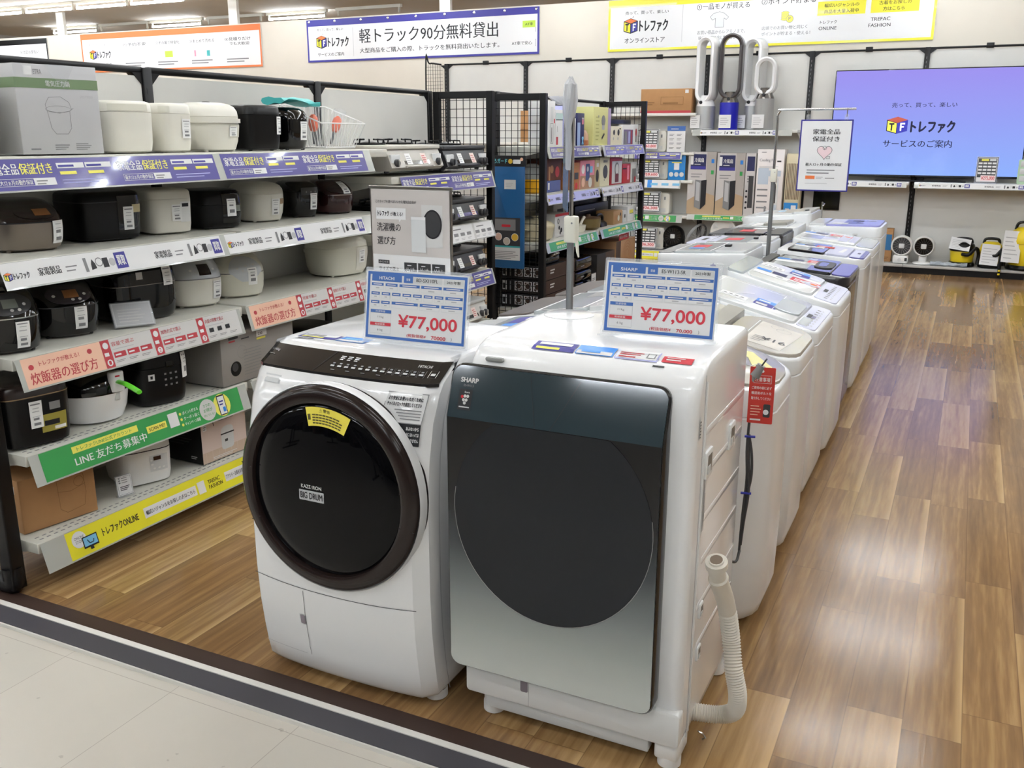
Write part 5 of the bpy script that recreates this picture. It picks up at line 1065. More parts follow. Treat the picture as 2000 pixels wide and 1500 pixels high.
# ================================================================== top loading washers in two rows
WB=M('washer_white',(226,228,229),.26,coat=.3); WBG=M('washer_grey_white',(208,212,214),.3); SEAMG=M('washer_seam',(150,152,152),.5)
LIDG=M('lid_taupe',(168,162,152),.25,coat=.3); LIDB=M('lid_black_glass',(20,20,24),.10,coat=.5); PURG=M('panel_purple_blue',(86,84,150),.3,coat=.3); PLAV=M('panel_lavender',(192,194,212),.35); LIDW=M('lid_white',(218,220,220),.2,coat=.4); LIDT=M('lid_grey_window',(178,184,186),.18,coat=.4); BODK=M('washer_black',(34,30,34),.25,coat=.4); BRG=M('hinge_brown_grey',(98,91,88),.35)
FILM=M('stretch_film',(236,240,244),.1,alpha=.10,coat=.5)
def washer(label,xf,y0,y1,hf,hb,d=.54,bm=WB,side=1,lids=(),parts=(),rf=.07,rb=.03,tub=None,group=None,bulge=0.,topm=None,lip=.05,side_art=None,kick=True):
    w=y1-y0; t=thing('washing_machine',label,'washing machine',(xf,(y0+y1)/2,0),0 if side>0 else PI,group)
    def ring(z0,ins,slope=0,zo=0):
        P=[]
        base=rrect(-d+ins,-ins,-w/2+ins,w/2-ins,rf,6)
        for x,y in base:
            if x<-d/2:                       # tighter corners at the back
                pass
            if bulge and x>-d/2: x+=bulge*(1-(2*y/w)**2)*((x+d/2)/(d/2))
            z=z0 if not slope else hb+(hf-hb)*((x+d)/d)+zo
            P.append((x,y,z))
        return P
    lowtop=min(hf,hb)-lip
    R=[ring(.035,.03),ring(.05,.014),ring(.09,.004),ring(.30,.0),ring(lowtop-.02,0),ring(lowtop-.008,0),ring(lowtop-.004,.004),ring(lowtop,.0)]
    R+=[ring(0,0,1,-.012),ring(0,.004,1,-.003),ring(0,.012,1,0)]
    b=B(); b.loft(R,bm); obj('body',b,t)
    T=lambda x,y,o=0:(x,y,hb+(hf-hb)*((x+d)/d)+o)
    def plate(b,pts,o0,o1,m,bev=.003):
        n=len(pts); cx=sum(p[0] for p in pts)/n; cy=sum(p[1] for p in pts)/n
        sc=lambda q:[(p[0]+(cx-p[0])*q,p[1]+(cy-p[1])*q) for p in pts]
        b.loft([[T(x,y,o0) for x,y in pts],[T(x,y,o1-bev) for x,y in pts],[T(x,y,o1) for x,y in sc(.012)]],m)
    art=lambda b,o: A(b,(0,0,0),(1,0,0),(0,1,0),.0009,lambda x,y,l:T(x,y,o+l))
    for it in parts:
        b=B()
        x0,x1,v0,v1=it['r']; pts=rrect(x0,x1,v0*w/2,v1*w/2,min(it.get('rad',.02),(x1-x0)*.49,(v1-v0)*w*.245),5)
        if it.get('bow'): pts=[(x+it['bow']*(1-(2*y/w)**2)*max(0,(x-x0)/(x1-x0)),y) for x,y in pts]
        plate(b,pts,it.get('o0',-.004),it['h'],it['m'])
        a=art(b,it['h'])
        if it.get('art'): it['art'](a,w,x0,x1)
        pn=obj(it['n'],b,t,it.get('label'))
        for k in it.get('kids',()):
            b=B(); kx0,kx1,kv0,kv1=k['r']; plate(b,rrect(kx0,kx1,kv0*w/2,kv1*w/2,min(k.get('rad',.015),(kx1-kx0)*.49,(kv1-kv0)*w*.245),5),it['h']-.001,it['h']+k['h'],k['m'],.0015); obj(k['n'],b,pn)
    for x in (-.07,-d+.07):
        for y in (-w/2+.07,w/2-.07):
            b=B(); b.lathe([(.022,0),(.026,.004),(.026,.05)],DGREY,14,(x,y,0)); obj('foot',b,t)
    if side_art: 
        b=B(); side_art(b,w,d); obj('side_label',b,t,flat=True)
    return t
def red_label(cx,cy,a=0,s=1.45):
    def f(q,w,x0,x1):
        q.rect(cx,cy,.10*s,.075*s,RED,1); q.bars(cx+.012*s,cy+.012*s,.055*s,.05*s,2,PAPER,2,.5); q.circ(cx+.08*s,cy+.038*s,.014*s,ORANGE,2,10)
        q.rect(cx-.12*s,cy-.055*s,.17*s,.055*s,PAPER,1.2); q.circ(cx-.03*s,cy-.028*s,.013*s,INKL,2,10); q.bars(cx+.0,cy-.042*s,.04*s,.03*s,2,INKG,2,.4)
        q.rect(cx-.12*s,cy+.01*s,.05*s,.04*s,BLUEL,1); q.rect(cx-.065*s,cy+.01*s,.05*s,.05*s,NAVY,1)
    return f
def blue_label(cx,cy):
    def f(q,w,x0,x1):
        q.rect(cx,cy,.10,.07,PURPI,1); q.rect(cx+.01,cy+.01,.05,.035,PAPERG,2); q.rect(cx-.0,cy+.072,.095,.06,BLUEL,1); q.rect(cx+.012,cy+.085,.05,.025,PAPER,2)
        q.rect(cx-.15,cy-.01,.12,.075,PAPER,1); 
        for k in range(4): q.circ(cx-.13+.026*k,cy+.03,.009,INKG,2,8); q.bars(cx-.14+.026*k,cy+.005,.016,.012,1,INKL,2)
    return f
def ctl(n=7,m=INKG):
    def f(q,w,x0,x1):
        for k in range(n): q.rect(x0+.4*(x1-x0),-w*.36+k*w*.72/n,.016,.018,m,1); q.rect(x0+.66*(x1-x0),-w*.36+k*w*.72/n,.008,.02,INKL,1)
        q.rect(x0+.16*(x1-x0),-w*.08,.02,w*.14,INK,1)
    return f
def multi(*fs):
    def f(q,w,x0,x1):
        for g in fs: g(q,w,x0,x1)
    return f
GR='top loading washers in the right row'
# right row, nearest first
def memo(q,w,x0,x1):
    q.poly([(-.20,-.20),(-.06,-.21),(-.03,.16),(-.2,.18)],M('memo_beige',(196,190,180),.4),1); q.ring(-.10,.10,.03,.0015,INKG,2,16); q.ring(-.13,.13,.026,.0015,INKG,2,16)
    q.text('¥16',-.15,-.12,.09,.05,INK,2); q.bars(-.18,-.16,.05,.1,4,INKG,2,.25); q.line(-.21,-.2,-.21,.18,.004,LIGHTGR,2)
washer('rounded washer with shiny taupe lid right behind the mirror door washer',-.495,2.74,3.29,.835,.945,.56,WB,1,rf=.16,bulge=.03,lip=.075,group=GR,parts=[
  dict(n='lid',r=(-.54,-.012,-.93,.93),m=LIDG,h=.012,rad=.2,bow=.028,art=lambda q,w,x0,x1:(q.poly([(-.3,.14),(-.12,.10),(-.06,-.06),(-.02,-.10),(-.03,.06),(-.12,.18)],M('film_yellow_edge',(206,200,130),.4),1),q.rect(-.13,.0,.045,.012,INKG,1)))])
washer('washer with folding taupe lid and handwritten note, second in the right row',-.505,3.36,3.93,.805,.93,.56,WB,1,rf=.13,bulge=.02,lip=.06,group=GR,parts=[
  dict(n='lid',r=(-.28,-.006,-.94,.94),m=LIDG,h=.012,rad=.13,bow=.015,art=memo),
  dict(n='rear_lid',r=(-.54,-.36,-.92,.92),m=M('lid_pale_taupe',(198,194,184),.2,coat=.4),h=.012,art=multi(blue_label(-.44,-.2),lambda q,w,x0,x1:q.rect(-.40,-.25,.03,.2,M('film_yellow_edge',(206,200,130),.4),1))),
  dict(n='lid_handle',r=(-.355,-.285,-.8,.8),m=M('handle_grey',(150,148,140),.3),h=.03,rad=.01)])
washer('white washer with raised clear lid and grey control panel in the right row',-.515,4.02,4.60,.79,.935,.57,WB,1,rf=.07,bulge=.01,lip=.055,group=GR,parts=[
  dict(n='lid',r=(-.53,-.11,-.93,.80),m=LIDW,h=.015,rad=.03,bow=.03,art=multi(blue_label(-.30,-.17),lambda q,w,x0,x1:(q.frame(-.51,-.23,.30,.42,.004,LIGHTGR,1),q.line(-.40,-.1,-.33,.02,.004,PAPER,2))),kids=[dict(n='lid_handle',r=(-.21,-.10,-.55,.35),m=LIDT,h=.008,rad=.03)]),
  dict(n='control_panel',r=(-.095,-.012,-.9,.92),m=PLAV,h=.003,rad=.025,art=multi(lambda q,w,x0,x1:(q.rect(-.09,-.23,.04,.17,LIDT,1),q.rect(-.075,-.03,.03,.05,PURG,1)),ctl(8)))])
washer('white washer with domed lavender lid and red label, fourth in the right row',-.515,4.68,5.26,.80,.945,.56,WB,1,rf=.08,bulge=.02,lip=.055,group=GR,parts=[
  dict(n='lid',r=(-.45,-.13,-.92,.92),m=LIDW,h=.014,rad=.05,art=multi(red_label(-.27,-.07,0,1.45),blue_label(-.30,.10),lambda q,w,x0,x1:(q.circ(-.17,-.02,.05,PLAV,1,20),q.circ(-.17,.14,.03,PLAV,1,16)))),
  dict(n='rear_panel',r=(-.55,-.47,-.9,.9),m=LIDT,h=.012),
  dict(n='control_panel',r=(-.12,-.01,-.9,.9),m=PLAV,h=.004,rad=.03,art=ctl(9))])
def lbl(b,w,d): 
    a=A(b,(-.19,-w/2-.0005,.77),(1,0,0),(0,0,1),.0008); a.rect(0,0,.05,.045,PAPER,1); a.bars(.008,.008,.034,.03,3,INKG,2)
washer('black washer with purple control panel and red label in the right row',-.545,5.34,5.93,.845,.885,.53,BODK,1,rf=.07,bulge=.015,lip=.05,group=GR,side_art=lbl,parts=[
  dict(n='lid',r=(-.45,-.10,-.88,.88),m=LIDB,h=.014,rad=.02,art=multi(lambda q,w,x0,x1:q.rect(-.43,-.23,.2,.46,LIDT,.5),red_label(-.27,.02)),kids=[dict(n='lid_handle',r=(-.21,-.11,-.5,.45),m=DGREY,h=.006,rad=.05),dict(n='handle_recess',r=(-.19,-.145,-.35,.25),m=BLACKG,h=.0075,rad=.02)]),
  dict(n='control_panel',r=(-.098,.0,-.86,.86),m=PURG,h=.006,rad=.04),
  dict(n='rear_panel',r=(-.52,-.465,-.9,.9),m=DGREY,h=.01)])
washer('white washer with black framed lid and lavender front in the right row',-.535,6.02,6.50,.865,.905,.53,WB,1,rf=.07,bulge=.015,lip=.05,group=GR,parts=[
  dict(n='lid',r=(-.46,-.24,-.92,.92),m=LIDB,h=.014,rad=.02,art=multi(lambda q,w,x0,x1:q.rect(-.44,-.2,.1,.4,LIDT,.5),red_label(-.32,.03,0,1.1))),
  dict(n='lid_front',r=(-.235,-.10,-.92,.92),m=PLAV,h=.012,rad=.02,art=lambda q,w,x0,x1:q.poly([(-.17,-.1),(-.14,-.1),(-.13,.1),(-.15,.12)],PAPER,1)),
  dict(n='control_panel',r=(-.095,-.004,-.88,.88),m=PURG,h=.006,rad=.04,art=lambda q,w,x0,x1:(q.rect(-.09,-.2,.06,.4,PLAV,1),q.rect(-.06,-.03,.018,.07,NAVY,2)))])
washer('white washer with pale lid and red label, second from right row far end',-.54,6.62,7.22,.865,.92,.53,WB,1,rf=.06,bulge=.015,lip=.05,group=GR,parts=[
  dict(n='lid',r=(-.48,-.12,-.92,.92),m=LIDW,h=.014,art=multi(lambda q,w,x0,x1:q.rect(-.46,-.25,.12,.5,LIDT,.5),red_label(-.32,.04),lambda q,w,x0,x1:(q.rect(-.24,-.2,.06,.4,PLAV,1),q.rect(-.17,-.2,.045,.4,PLAV,1)))),
  dict(n='control_panel',r=(-.112,-.004,-.9,.9),m=LIDT,h=.006,rad=.04)])
def lbl2(b,w,d):
    a=A(b,(-.2,-w/2-.0005,.87),(1,0,0),(0,0,1),.0008); a.rect(0,0,.035,.03,PAPERG,1); a.rect(.008,.008,.02,.012,INKG,2); a.circ(.075,.01,.014,PAPER,1,14)
washer('tall white washer with bright purple lid panel at the far end of the right row',-.545,7.32,7.86,.952,.945,.53,WB,1,rf=.05,bulge=.0,lip=.07,group=GR,side_art=lbl2,parts=[
  dict(n='lid',r=(-.40,-.02,-.94,.94),m=M('panel_purple_bright',(150,150,206),.3,coat=.3),h=.012,rad=.03,art=lambda q,w,x0,x1:(q.rect(-.39,-.24,.1,.48,PLAV,1),q.rect(-.28,-.14,.09,.3,PURG,1.2),q.rect(-.36,-.2,.11,.1,PAPER,2),q.rect(-.24,.05,.08,.08,INK,2),q.rect(-.2,-.1,.05,.05,NAVY,2),q.rect(-.13,.1,.06,.06,PLAV,2))),
  dict(n='rear_panel',r=(-.52,-.41,-.94,.94),m=LIDW,h=.016)])
# left row (faces the rack)
GLR='top loading washers in the left row'
hing=dict(n='control_panel',r=(-.15,-.004,-.9,.9),m=BRG,h=.008,rad=.03)
washer('white washer with purple stickered lid directly behind the round door washer',-1.70,2.76,3.28,.875,.945,.55,WB,-1,rf=.05,group=GLR,parts=[
  dict(n='lid',r=(-.47,-.14,-.92,.92),m=LIDT,h=.014,art=lambda q,w,x0,x1:(q.rect(-.30,-.2,.12,.13,PURPI,1),q.rect(-.29,-.18,.06,.05,PAPER,2),q.rect(-.30,-.06,.12,.13,BLUEL,1),q.rect(-.3,.1,.13,.1,LAV,1),q.rect(-.42,-.18,.09,.36,PAPERG,1))),
  dict(n='control_panel',r=(-.13,-.004,-.9,.9),m=LIDW,h=.006),dict(n='rear_panel',r=(-.54,-.48,-.9,.9),m=LIDW,h=.02)])
washer('white washer with brown grey hinged front lid in the left row',-1.70,3.33,3.86,.875,.955,.55,WB,-1,rf=.04,group=GLR,parts=[
  dict(n='lid',r=(-.40,-.17,-.94,.94),m=LIDT,h=.014,art=lambda q,w,x0,x1:(q.frame(-.39,-.24,.21,.48,.012,PAPER,1),q.rect(-.36,-.22,.09,.14,GREYP,1))),hing,
  dict(n='rear_panel',r=(-.54,-.41,-.94,.94),m=LIDW,h=.02,art=lambda q,w,x0,x1:(q.rect(-.5,-.16,.07,.15,NAVY,1),q.rect(-.5,0,.07,.12,BLUEL,1),q.ring(-.46,.2,.03,.003,LIGHTGR,1)))])
washer('white washer with brown grey front edge, in the left row by the mirror washer card',-1.70,3.92,4.44,.87,.945,.55,WB,-1,rf=.04,group=GLR,parts=[
  dict(n='lid',r=(-.42,-.17,-.94,.94),m=LIDT,h=.014),hing,dict(n='rear_panel',r=(-.54,-.43,-.94,.94),m=LIDW,h=.018)])
washer('white washer hidden behind the mirror washer price card in the left row',-1.69,4.50,4.98,.85,.90,.54,WB,-1,rf=.05,group=GLR,parts=[dict(n='lid',r=(-.48,-.12,-.92,.92),m=LIDT,h=.014),dict(n='control_panel',r=(-.11,-.004,-.9,.9),m=LIDW,h=.006)])
def boat(b,w,d):
    a=A(b,(-.34,w/2+.0006,.84),(-1,0,0),(0,0,1),.0008); a.poly([(0,0),(.035,0),(.03,.012),(.02,.012),(.018,.024),(.012,.012),(.0,.01)],PURPI,1)
washer('white washer with small blue mark and red labelled lid in the left row',-1.69,5.52,6.06,.90,.925,.55,WB,-1,rf=.04,group=GLR,side_art=boat,parts=[
  dict(n='lid',r=(-.34,-.10,-.92,.92),m=LIDT,h=.014,art=lambda q,w,x0,x1:(q.rect(-.26,-.10,.10,.14,RED,1),q.rect(-.25,.05,.09,.07,BLUEL,1),q.frame(-.33,-.24,.22,.48,.008,PAPER,1))),
  dict(n='control_panel',r=(-.09,-.004,-.9,.9),m=GREYP,h=.006),dict(n='rear_panel',r=(-.54,-.35,-.92,.92),m=LIDW,h=.016,kids=[dict(n='hinge',r=(-.40,-.36,-.1,.1),m=INK,h=.012)])])
washer('white washer with lavender front and red label, sixth in the left row',-1.69,6.14,6.66,.895,.915,.55,WB,-1,rf=.04,group=GLR,parts=[
  dict(n='lid',r=(-.40,-.14,-.92,.92),m=LIDT,h=.012,art=lambda q,w,x0,x1:(q.rect(-.34,-.06,.11,.15,RED,1),q.rect(-.2,-.2,.05,.4,PLAV,1))),
  dict(n='control_panel',r=(-.13,-.004,-.9,.9),m=PLAV,h=.006,art=lambda q,w,x0,x1:q.rect(-.09,-.1,.03,.16,INK,1)),dict(n='rear_panel',r=(-.54,-.41,-.92,.92),m=LIDW,h=.014,kids=[dict(n='hinge',r=(-.44,-.41,-.1,.1),m=INK,h=.01)])])
washer('black washer with glossy black lid in the left row',-1.69,6.74,7.26,.90,.915,.54,BODK,-1,rf=.05,group=GLR,parts=[
  dict(n='lid',r=(-.40,-.12,-.92,.92),m=LIDB,h=.014,art=lambda q,w,x0,x1:(q.rect(-.30,-.05,.1,.16,RED,1),q.rect(-.36,-.2,.1,.12,PAPER,1),q.rect(-.39,-.24,.26,.1,DGREY,.5))),
  dict(n='control_panel',r=(-.11,-.004,-.9,.9),m=DGREY,h=.006),dict(n='rear_panel',r=(-.53,-.41,-.92,.92),m=DGREY,h=.012)])
washer('white washer with grey lid board beyond the black one in the left row',-1.69,7.34,7.84,.885,.925,.54,WB,-1,rf=.06,group=GLR,parts=[
  dict(n='lid',r=(-.46,-.10,-.9,.9),m=LIDW,h=.014,art=lambda q,w,x0,x1:q.rect(-.25,-.15,.08,.3,PAPER,1),kids=[dict(n='lid_handle',r=(-.45,-.27,-.6,.7),m=M('handle_grey',(150,148,140),.3),h=.018)])])
washer('tall white washer with film over its top at the far end of the left row',-1.70,7.94,8.52,.935,.985,.56,WB,-1,rf=.05,group=GLR,lip=.1,parts=[
  dict(n='lid',r=(-.40,-.10,-.9,.9),m=LIDW,h=.012,art=lambda q,w,x0,x1:(q.rect(-.3,-.1,.06,.1,SKY,1),q.rect(-.2,.05,.05,.1,INK,1))),dict(n='rear_panel',r=(-.55,-.41,-.9,.9),m=LIDW,h=.02,kids=[dict(n='hinge',r=(-.52,-.49,.4,.6),m=INK,h=.006)])])
# ================================================================== goods on the second rack
def carton(label,y0,y1,z,h,m,art=None,x1=-2.735,d=.16,name='product_box',cat='box',group='boxed goods on the second rack',bev=.002,nart=None):
    w=y1-y0; t=None
    b=B(); b.X=None; b.rbox(-d/2,d/2,-w/2,w/2,0,h,m,.003,bev); a=A(b,(d/2,-w/2,0),(0,1,0),(0,0,1),.0012)
    if art: art(a,w,h)
    if nart: nart(A(b,(-d/2,-w/2,0),(1,0,0),(0,0,1),.0012),d,h)
    o=obj(name,b,flat=False); o.location=(x1-d/2,(y0+y1)/2,z); tag(o,label,cat,group); return o
R1,R2,R3,R4=1.521,1.191,.851,.361
carton('tall white box with a bottle picture, first on the top of the second rack',6.24,6.355,R1,.31,PAPER,lambda a,w,h:(a.frame(.03,.02,.05,.14,.004,INKG,1),a.rect(.05,.03,.008,.1,INK,1),a.rect(.03,.17,.05,.1,LIGHTGR,1),a.rect(.09,.16,.018,.03,RED,1)))
carton('white box with teal band and red mark on the second rack',6.365,6.495,R1,.255,PAPER,lambda a,w,h:(a.rect(0,.185,w,.045,M('pale_teal',(190,214,212),.5),1),a.rect(0,.183,w,.005,INK,2),a.rect(.01,.01,.035,.055,SALR,1),a.line(.03,.14,.035,.1,.006,INKG,1)))
carton('lavender box beside the white teal banded box on the second rack',6.505,6.62,R1,.285,LAV,lambda a,w,h:(a.bars(.02,.05,.06,.15,5,PLAV,1),))
carton('white box mostly hidden by the chrome pole on the second rack',6.64,6.75,R1,.20,PAPERG)
carton('navy electric toothbrush box with pale blue stripe on the second rack',6.78,6.925,R1,.24,NAVY,lambda a,w,h:(a.rect(0,0,.06,.17,M('pale_blue',(150,170,210),.5),1),a.rect(.085,.15,.045,.065,DGREY,1),a.rect(.092,.158,.03,.035,PINK,2),a.rect(.09,.195,.035,.012,PAPERG,2),a.pline([(.095,.01),(.125,.06),(.095,.06),(.125,.01)],.012,SKY,2)))
b=B(); rings=[]
for z,sx,sy in ((0,.06,.12),(.05,.07,.14),(.2,.07,.145),(.27,.065,.14),(.30,.05,.12),(.305,.02,.06)): rings.append([(sx*math.copysign(abs(math.cos(k*PI/12))**.6,math.cos(k*PI/12)),sy*math.copysign(abs(math.sin(k*PI/12))**.6,math.sin(k*PI/12))+.006*rnd.uniform(-1,1),z) for k in range(24)])
b.loft(rings,BLACK); o=obj('carry_bag',b); o.location=(-2.95,6.95,R1); tag(o,'black fabric carry bag behind the navy box on the second rack','bag')
b=B()
for k in range(9):
    p=[(.05*math.cos(k*2.4)+.02*rnd.uniform(-1,1),.07*math.sin(k*2.4),.005+.05*rnd.random()) for q in range(4)]
    b.add([p[0],(p[1][0]+.04,p[1][1]+.05,.0),(p[2][0]-.02,p[2][1]-.05,.06),(p[3][0]+.02,p[3][1]+.02,.07)],[(0,1,2),(0,2,3),(0,3,1),(1,3,2)],M('crumpled_film',(214,216,220),.1,alpha=.55,coat=.6))
o=obj('plastic_wrap',b,flat=True); o.location=(-2.95,6.92,R1+.30); tag(o,'crumpled clear plastic wrap on top of the black carry bag','plastic wrap')
t=thing('jar','clear jar with copper base on the second rack','jar',(-2.79,7.02,R1)); b=B(); b.lathe([(.05,0),(.053,.004),(.053,.04)],M('copper',(190,126,92),.3,metal=.6),24); obj('base',b,t); b=B(); b.lathe([(.052,.04),(.05,.08),(.03,.115),(.01,.12)],M('jar_plastic',(222,180,150),.15,alpha=.7),24); obj('cover',b,t)
carton('yellow green box with black icons on the second rack',7.12,7.45,R1,.295,M('card_olive_yellow',(206,204,138),.5),lambda a,w,h:(a.circ(.22,.19,.045,INKG,1,12),a.rect(.19,.12,.06,.035,INKL,1),a.line(.19,.05,.25,.09,.02,INK,1),a.circ(.11,.22,.012,INKG,1),a.bars(.05,.04,.08,.2,7,M('print_olive',(170,168,100),.5),1,.3)))
carton('tall lilac box behind the cream box on the second rack',7.455,7.52,R1,.29,M('card_lilac',(168,150,188),.5))
carton('cream box with two dark dots on the second rack',7.53,7.80,R1,.15,M('card_cream',(226,218,196),.5),lambda a,w,h:(a.circ(.07,.1,.022,INK,1),a.circ(.18,.1,.026,INK,1),a.rect(.2,.125,.04,.01,INK,1),a.circ(.06,.05,.012,INKL,1),a.circ(.17,.05,.012,INKL,1)))
carton('white and purple picture box on the second rack',7.815,8.11,R1,.165,PAPER,lambda a,w,h:(a.rect(.03,.0,w-.05,.125,M('photo_plum',(120,104,140),.5),1),a.rect(.05,.0,.06,.11,INKG,2),a.rect(.15,.01,.05,.1,LAV,2),a.rect(.22,.0,.03,.12,SALR,2)))
carton('white box with red shaver picture at the far end of the second rack',8.12,8.235,R1,.17,PAPER,lambda a,w,h:(a.circ(.055,.10,.022,SALR,1,16,.035),a.rect(.04,.02,.03,.05,INKG,1)))
carton('flat black box lying on the cream boxes on the second rack',7.54,8.1,R1+.168,.04,BLACK,None,-2.76,.12)
# second shelf
t=thing('mixer_bottle','yellow based clear bottle behind the mesh on the second rack','bottle',(-2.86,6.24,R2)); b=B(); b.lathe([(.06,0),(.075,.01),(.08,.09),(.07,.10)],M('plastic_amber',(226,168,30),.35),24); obj('base',b,t); b=B(); b.lathe([(.07,.10),(.07,.16),(.05,.2),(.03,.21)],M('jar_clear',(210,214,214),.12,alpha=.45),24); obj('jug',b,t)
carton('dark red patterned box stacked at the back of the second rack',6.32,6.60,R2+.085,.155,M('box_brownred',(96,52,40),.5),lambda a,w,h:(a.circ(.09,.08,.03,M('print_tan',(170,120,80),.5),1,12),a.circ(.19,.06,.04,SALR,1,12),a.rect(.03,.0,.03,.1,M('print_tan',(170,120,80),.5),1)),-2.78)
carton('blue and grey packet box under the dark red box on the second rack',6.32,6.58,R2,.083,M('packet_blue',(84,96,150),.5),lambda a,w,h:(a.rect(.02,.02,.03,.05,PAPER,1),),-2.78)
carton('orange printed box right of the chrome pole on the second rack',6.72,6.85,R2,.205,M('box_orange_brown',(176,112,62),.5),lambda a,w,h:(a.rect(.02,.08,.08,.05,DGREY,1),a.circ(.06,.03,.025,RED,1),a.bars(.02,.15,.09,.04,2,BROWN,1)))
carton('pink box with a blue ice cream maker picture on the second rack',6.86,7.17,R2,.215,PINK,lambda a,w,h:(a.rect(0,0,w,.1,M('photo_brown',(168,128,100),.5),1),a.rect(.11,.06,.085,.13,M('photo_blue',(60,74,124),.4),2,.01),a.circ(.055,.15,.035,PAPER,2),a.circ(.15,.15,.02,PAPERG,3),a.circ(.06,.05,.035,SALM,2),a.circ(.21,.045,.04,CREAM,2),a.rect(.2,.12,.06,.05,SKY,2)))
carton('narrow tan box with black oval on the second rack',7.18,7.285,R2,.215,M('card_tan',(186,170,132),.5),lambda a,w,h:(a.circ(.05,.09,.035,INK,1,18,.05),a.rect(.03,.16,.05,.03,LIGHTGR,1)))
carton('tall cream box with grey circle on the second rack',7.295,7.52,R2,.23,M('card_cream2',(222,218,190),.5),lambda a,w,h:(a.circ(.12,.115,.055,DGREY,1,24),a.rect(.07,.19,.1,.02,INKG,1),a.circ(.1,.05,.008,INKG,1)))
carton('dark red box with silver coffee maker picture on the second rack',7.535,7.835,R2,.225,REDB,lambda a,w,h:(a.rect(.04,.01,w-.05,.185,PAPERG,1),a.circ(.16,.13,.055,INKG,2,18),a.circ(.16,.13,.04,LIGHTGR,3,18),a.rect(.12,.02,.09,.07,M('print_maroon',(110,40,54),.5),2)))
carton('bright red box between the coffee maker box and the grey one',7.85,8.06,R2,.165,M('box_scarlet',(184,30,40),.4),lambda a,w,h:(a.rect(0,.12,.1,.012,INK,1),a.rect(.12,.03,.05,.12,PINK,1)))
carton('grey and white gift box at the far end of the second rack middle shelf',8.075,8.23,R2,.175,LIGHTGR,lambda a,w,h:(a.rect(.03,.0,.1,.12,INKG,1),a.rect(.08,.0,.05,.05,SALR,2)))
# third shelf
t=thing('casserole_pot','cream cast iron pot with lid behind the mesh on the second rack','pot',(-2.84,6.25,R3)); b=B(); b.lathe([(.10,0),(.13,.02),(.142,.09),(.145,.10)],M('enamel_cream',(206,196,166),.25,coat=.4),32); b.rbox(-.03,.03,-.19,-.13,.08,.095,M('enamel_cream'),.01,.004).rbox(-.03,.03,.13,.19,.08,.095,M('enamel_cream'),.01,.004); obj('body',b,t); b=B(); b.lathe([(.147,.10),(.147,.112),(.12,.135),(.05,.155),(.02,.158),(.02,.17),(.025,.178),(.01,.18)],M('enamel_cream'),32); obj('lid',b,t)
carton('large white box with red top and floral print on the second rack',6.46,6.72,R3,.175,PAPERG,lambda a,w,h:(a.rect(0,.155,w,.02,RED,1),a.ring(.06,.12,.02,.006,INK,1),a.circ(.08,.07,.015,INK,1),a.circ(.12,.05,.018,INK,1),a.circ(.10,.03,.012,INK,1)),-2.77)
carton('lime green box beside the chrome pole on the second rack',6.735,6.84,R3,.14,LIME,None,-2.76,.1)
carton('plain grey box with black bar label at the back of the second rack',6.80,7.04,R3,.225,M('card_grey2',(178,176,172),.5),lambda a,w,h:(a.rect(.07,.15,.12,.03,INK,1),),-2.93,.12)
t=thing('enamel_kettle','small white enamel pan with raised handle on the second rack','pan',(-2.79,6.97,R3)); b=B(); b.lathe([(.05,0),(.06,.01),(.065,.05),(.068,.055)],M('enamel_white',(226,222,208),.25,coat=.4),24); obj('body',b,t); b=B(); b.tube([(.0,.05,.05),(.0,.10,.09),(.0,.13,.105)],[.012,.012,.014],M('enamel_white'),8); obj('handle',b,t)
t=thing('saucepan','olive and brown pot on the second rack','pot',(-2.80,7.22,R3)); b=B(); b.lathe([(.08,0),(.1,.02),(.105,.085),(.1,.09)],M('enamel_olive',(112,96,60),.3),24); obj('body',b,t); b=B(); b.lathe([(.104,.09),(.08,.10),(.02,.106),(.018,.12),(.005,.122)],M('lid_brown',(84,62,46),.3),24); obj('lid',b,t)
t=thing('clothes_iron','black clothes iron on the second rack','iron',(-2.80,7.50,R3)); b=B(); b.loft([[(-.05,-.10,0),(.05,-.10,0),(.045,.05,0),(0,.12,0),(-.045,.05,0)],[(-.045,-.10,.03),(.045,-.10,.03),(.04,.05,.03),(0,.11,.03),(-.04,.05,.03)],[(-.03,-.09,.055),(.03,-.09,.055),(.02,.02,.05),(0,.06,.045),(-.02,.02,.05)]],BLACK); obj('body',b,t); b=B(); b.tube(smooth([(0,-.08,.05),(0,-.085,.09),(0,-.02,.10),(0,.04,.085),(0,.05,.05)],5),.013,BLACK,8); obj('handle',b,t)
carton('brown photo box near the far end of the second rack',7.65,7.88,R3,.115,M('photo_box_brown',(168,132,92),.5),lambda a,w,h:(a.circ(.06,.06,.02,M('print_tan',(170,120,80),.5),1),a.circ(.13,.05,.025,CREAM,1),a.circ(.18,.08,.015,DRED,1)))
carton('small white box at the far end of the second rack lower shelf',7.90,8.0,R3,.10,LIGHTGR,lambda a,w,h:(a.rect(.03,.04,.03,.03,INK,1),))
carton('white box with yellow label at the far end of the second rack',8.02,8.22,R3,.13,PAPER,lambda a,w,h:(a.rect(.05,.07,.1,.03,YELT,1),a.rect(.05,.065,.1,.004,INK,2)))
carton('black flat screen panel box at the back of the second rack',7.3,8.1,R3+.0,.17,BLACK,lambda a,w,h:(a.bars(.1,.12,.5,.015,1,PAPERG,1),),-2.95,.08)
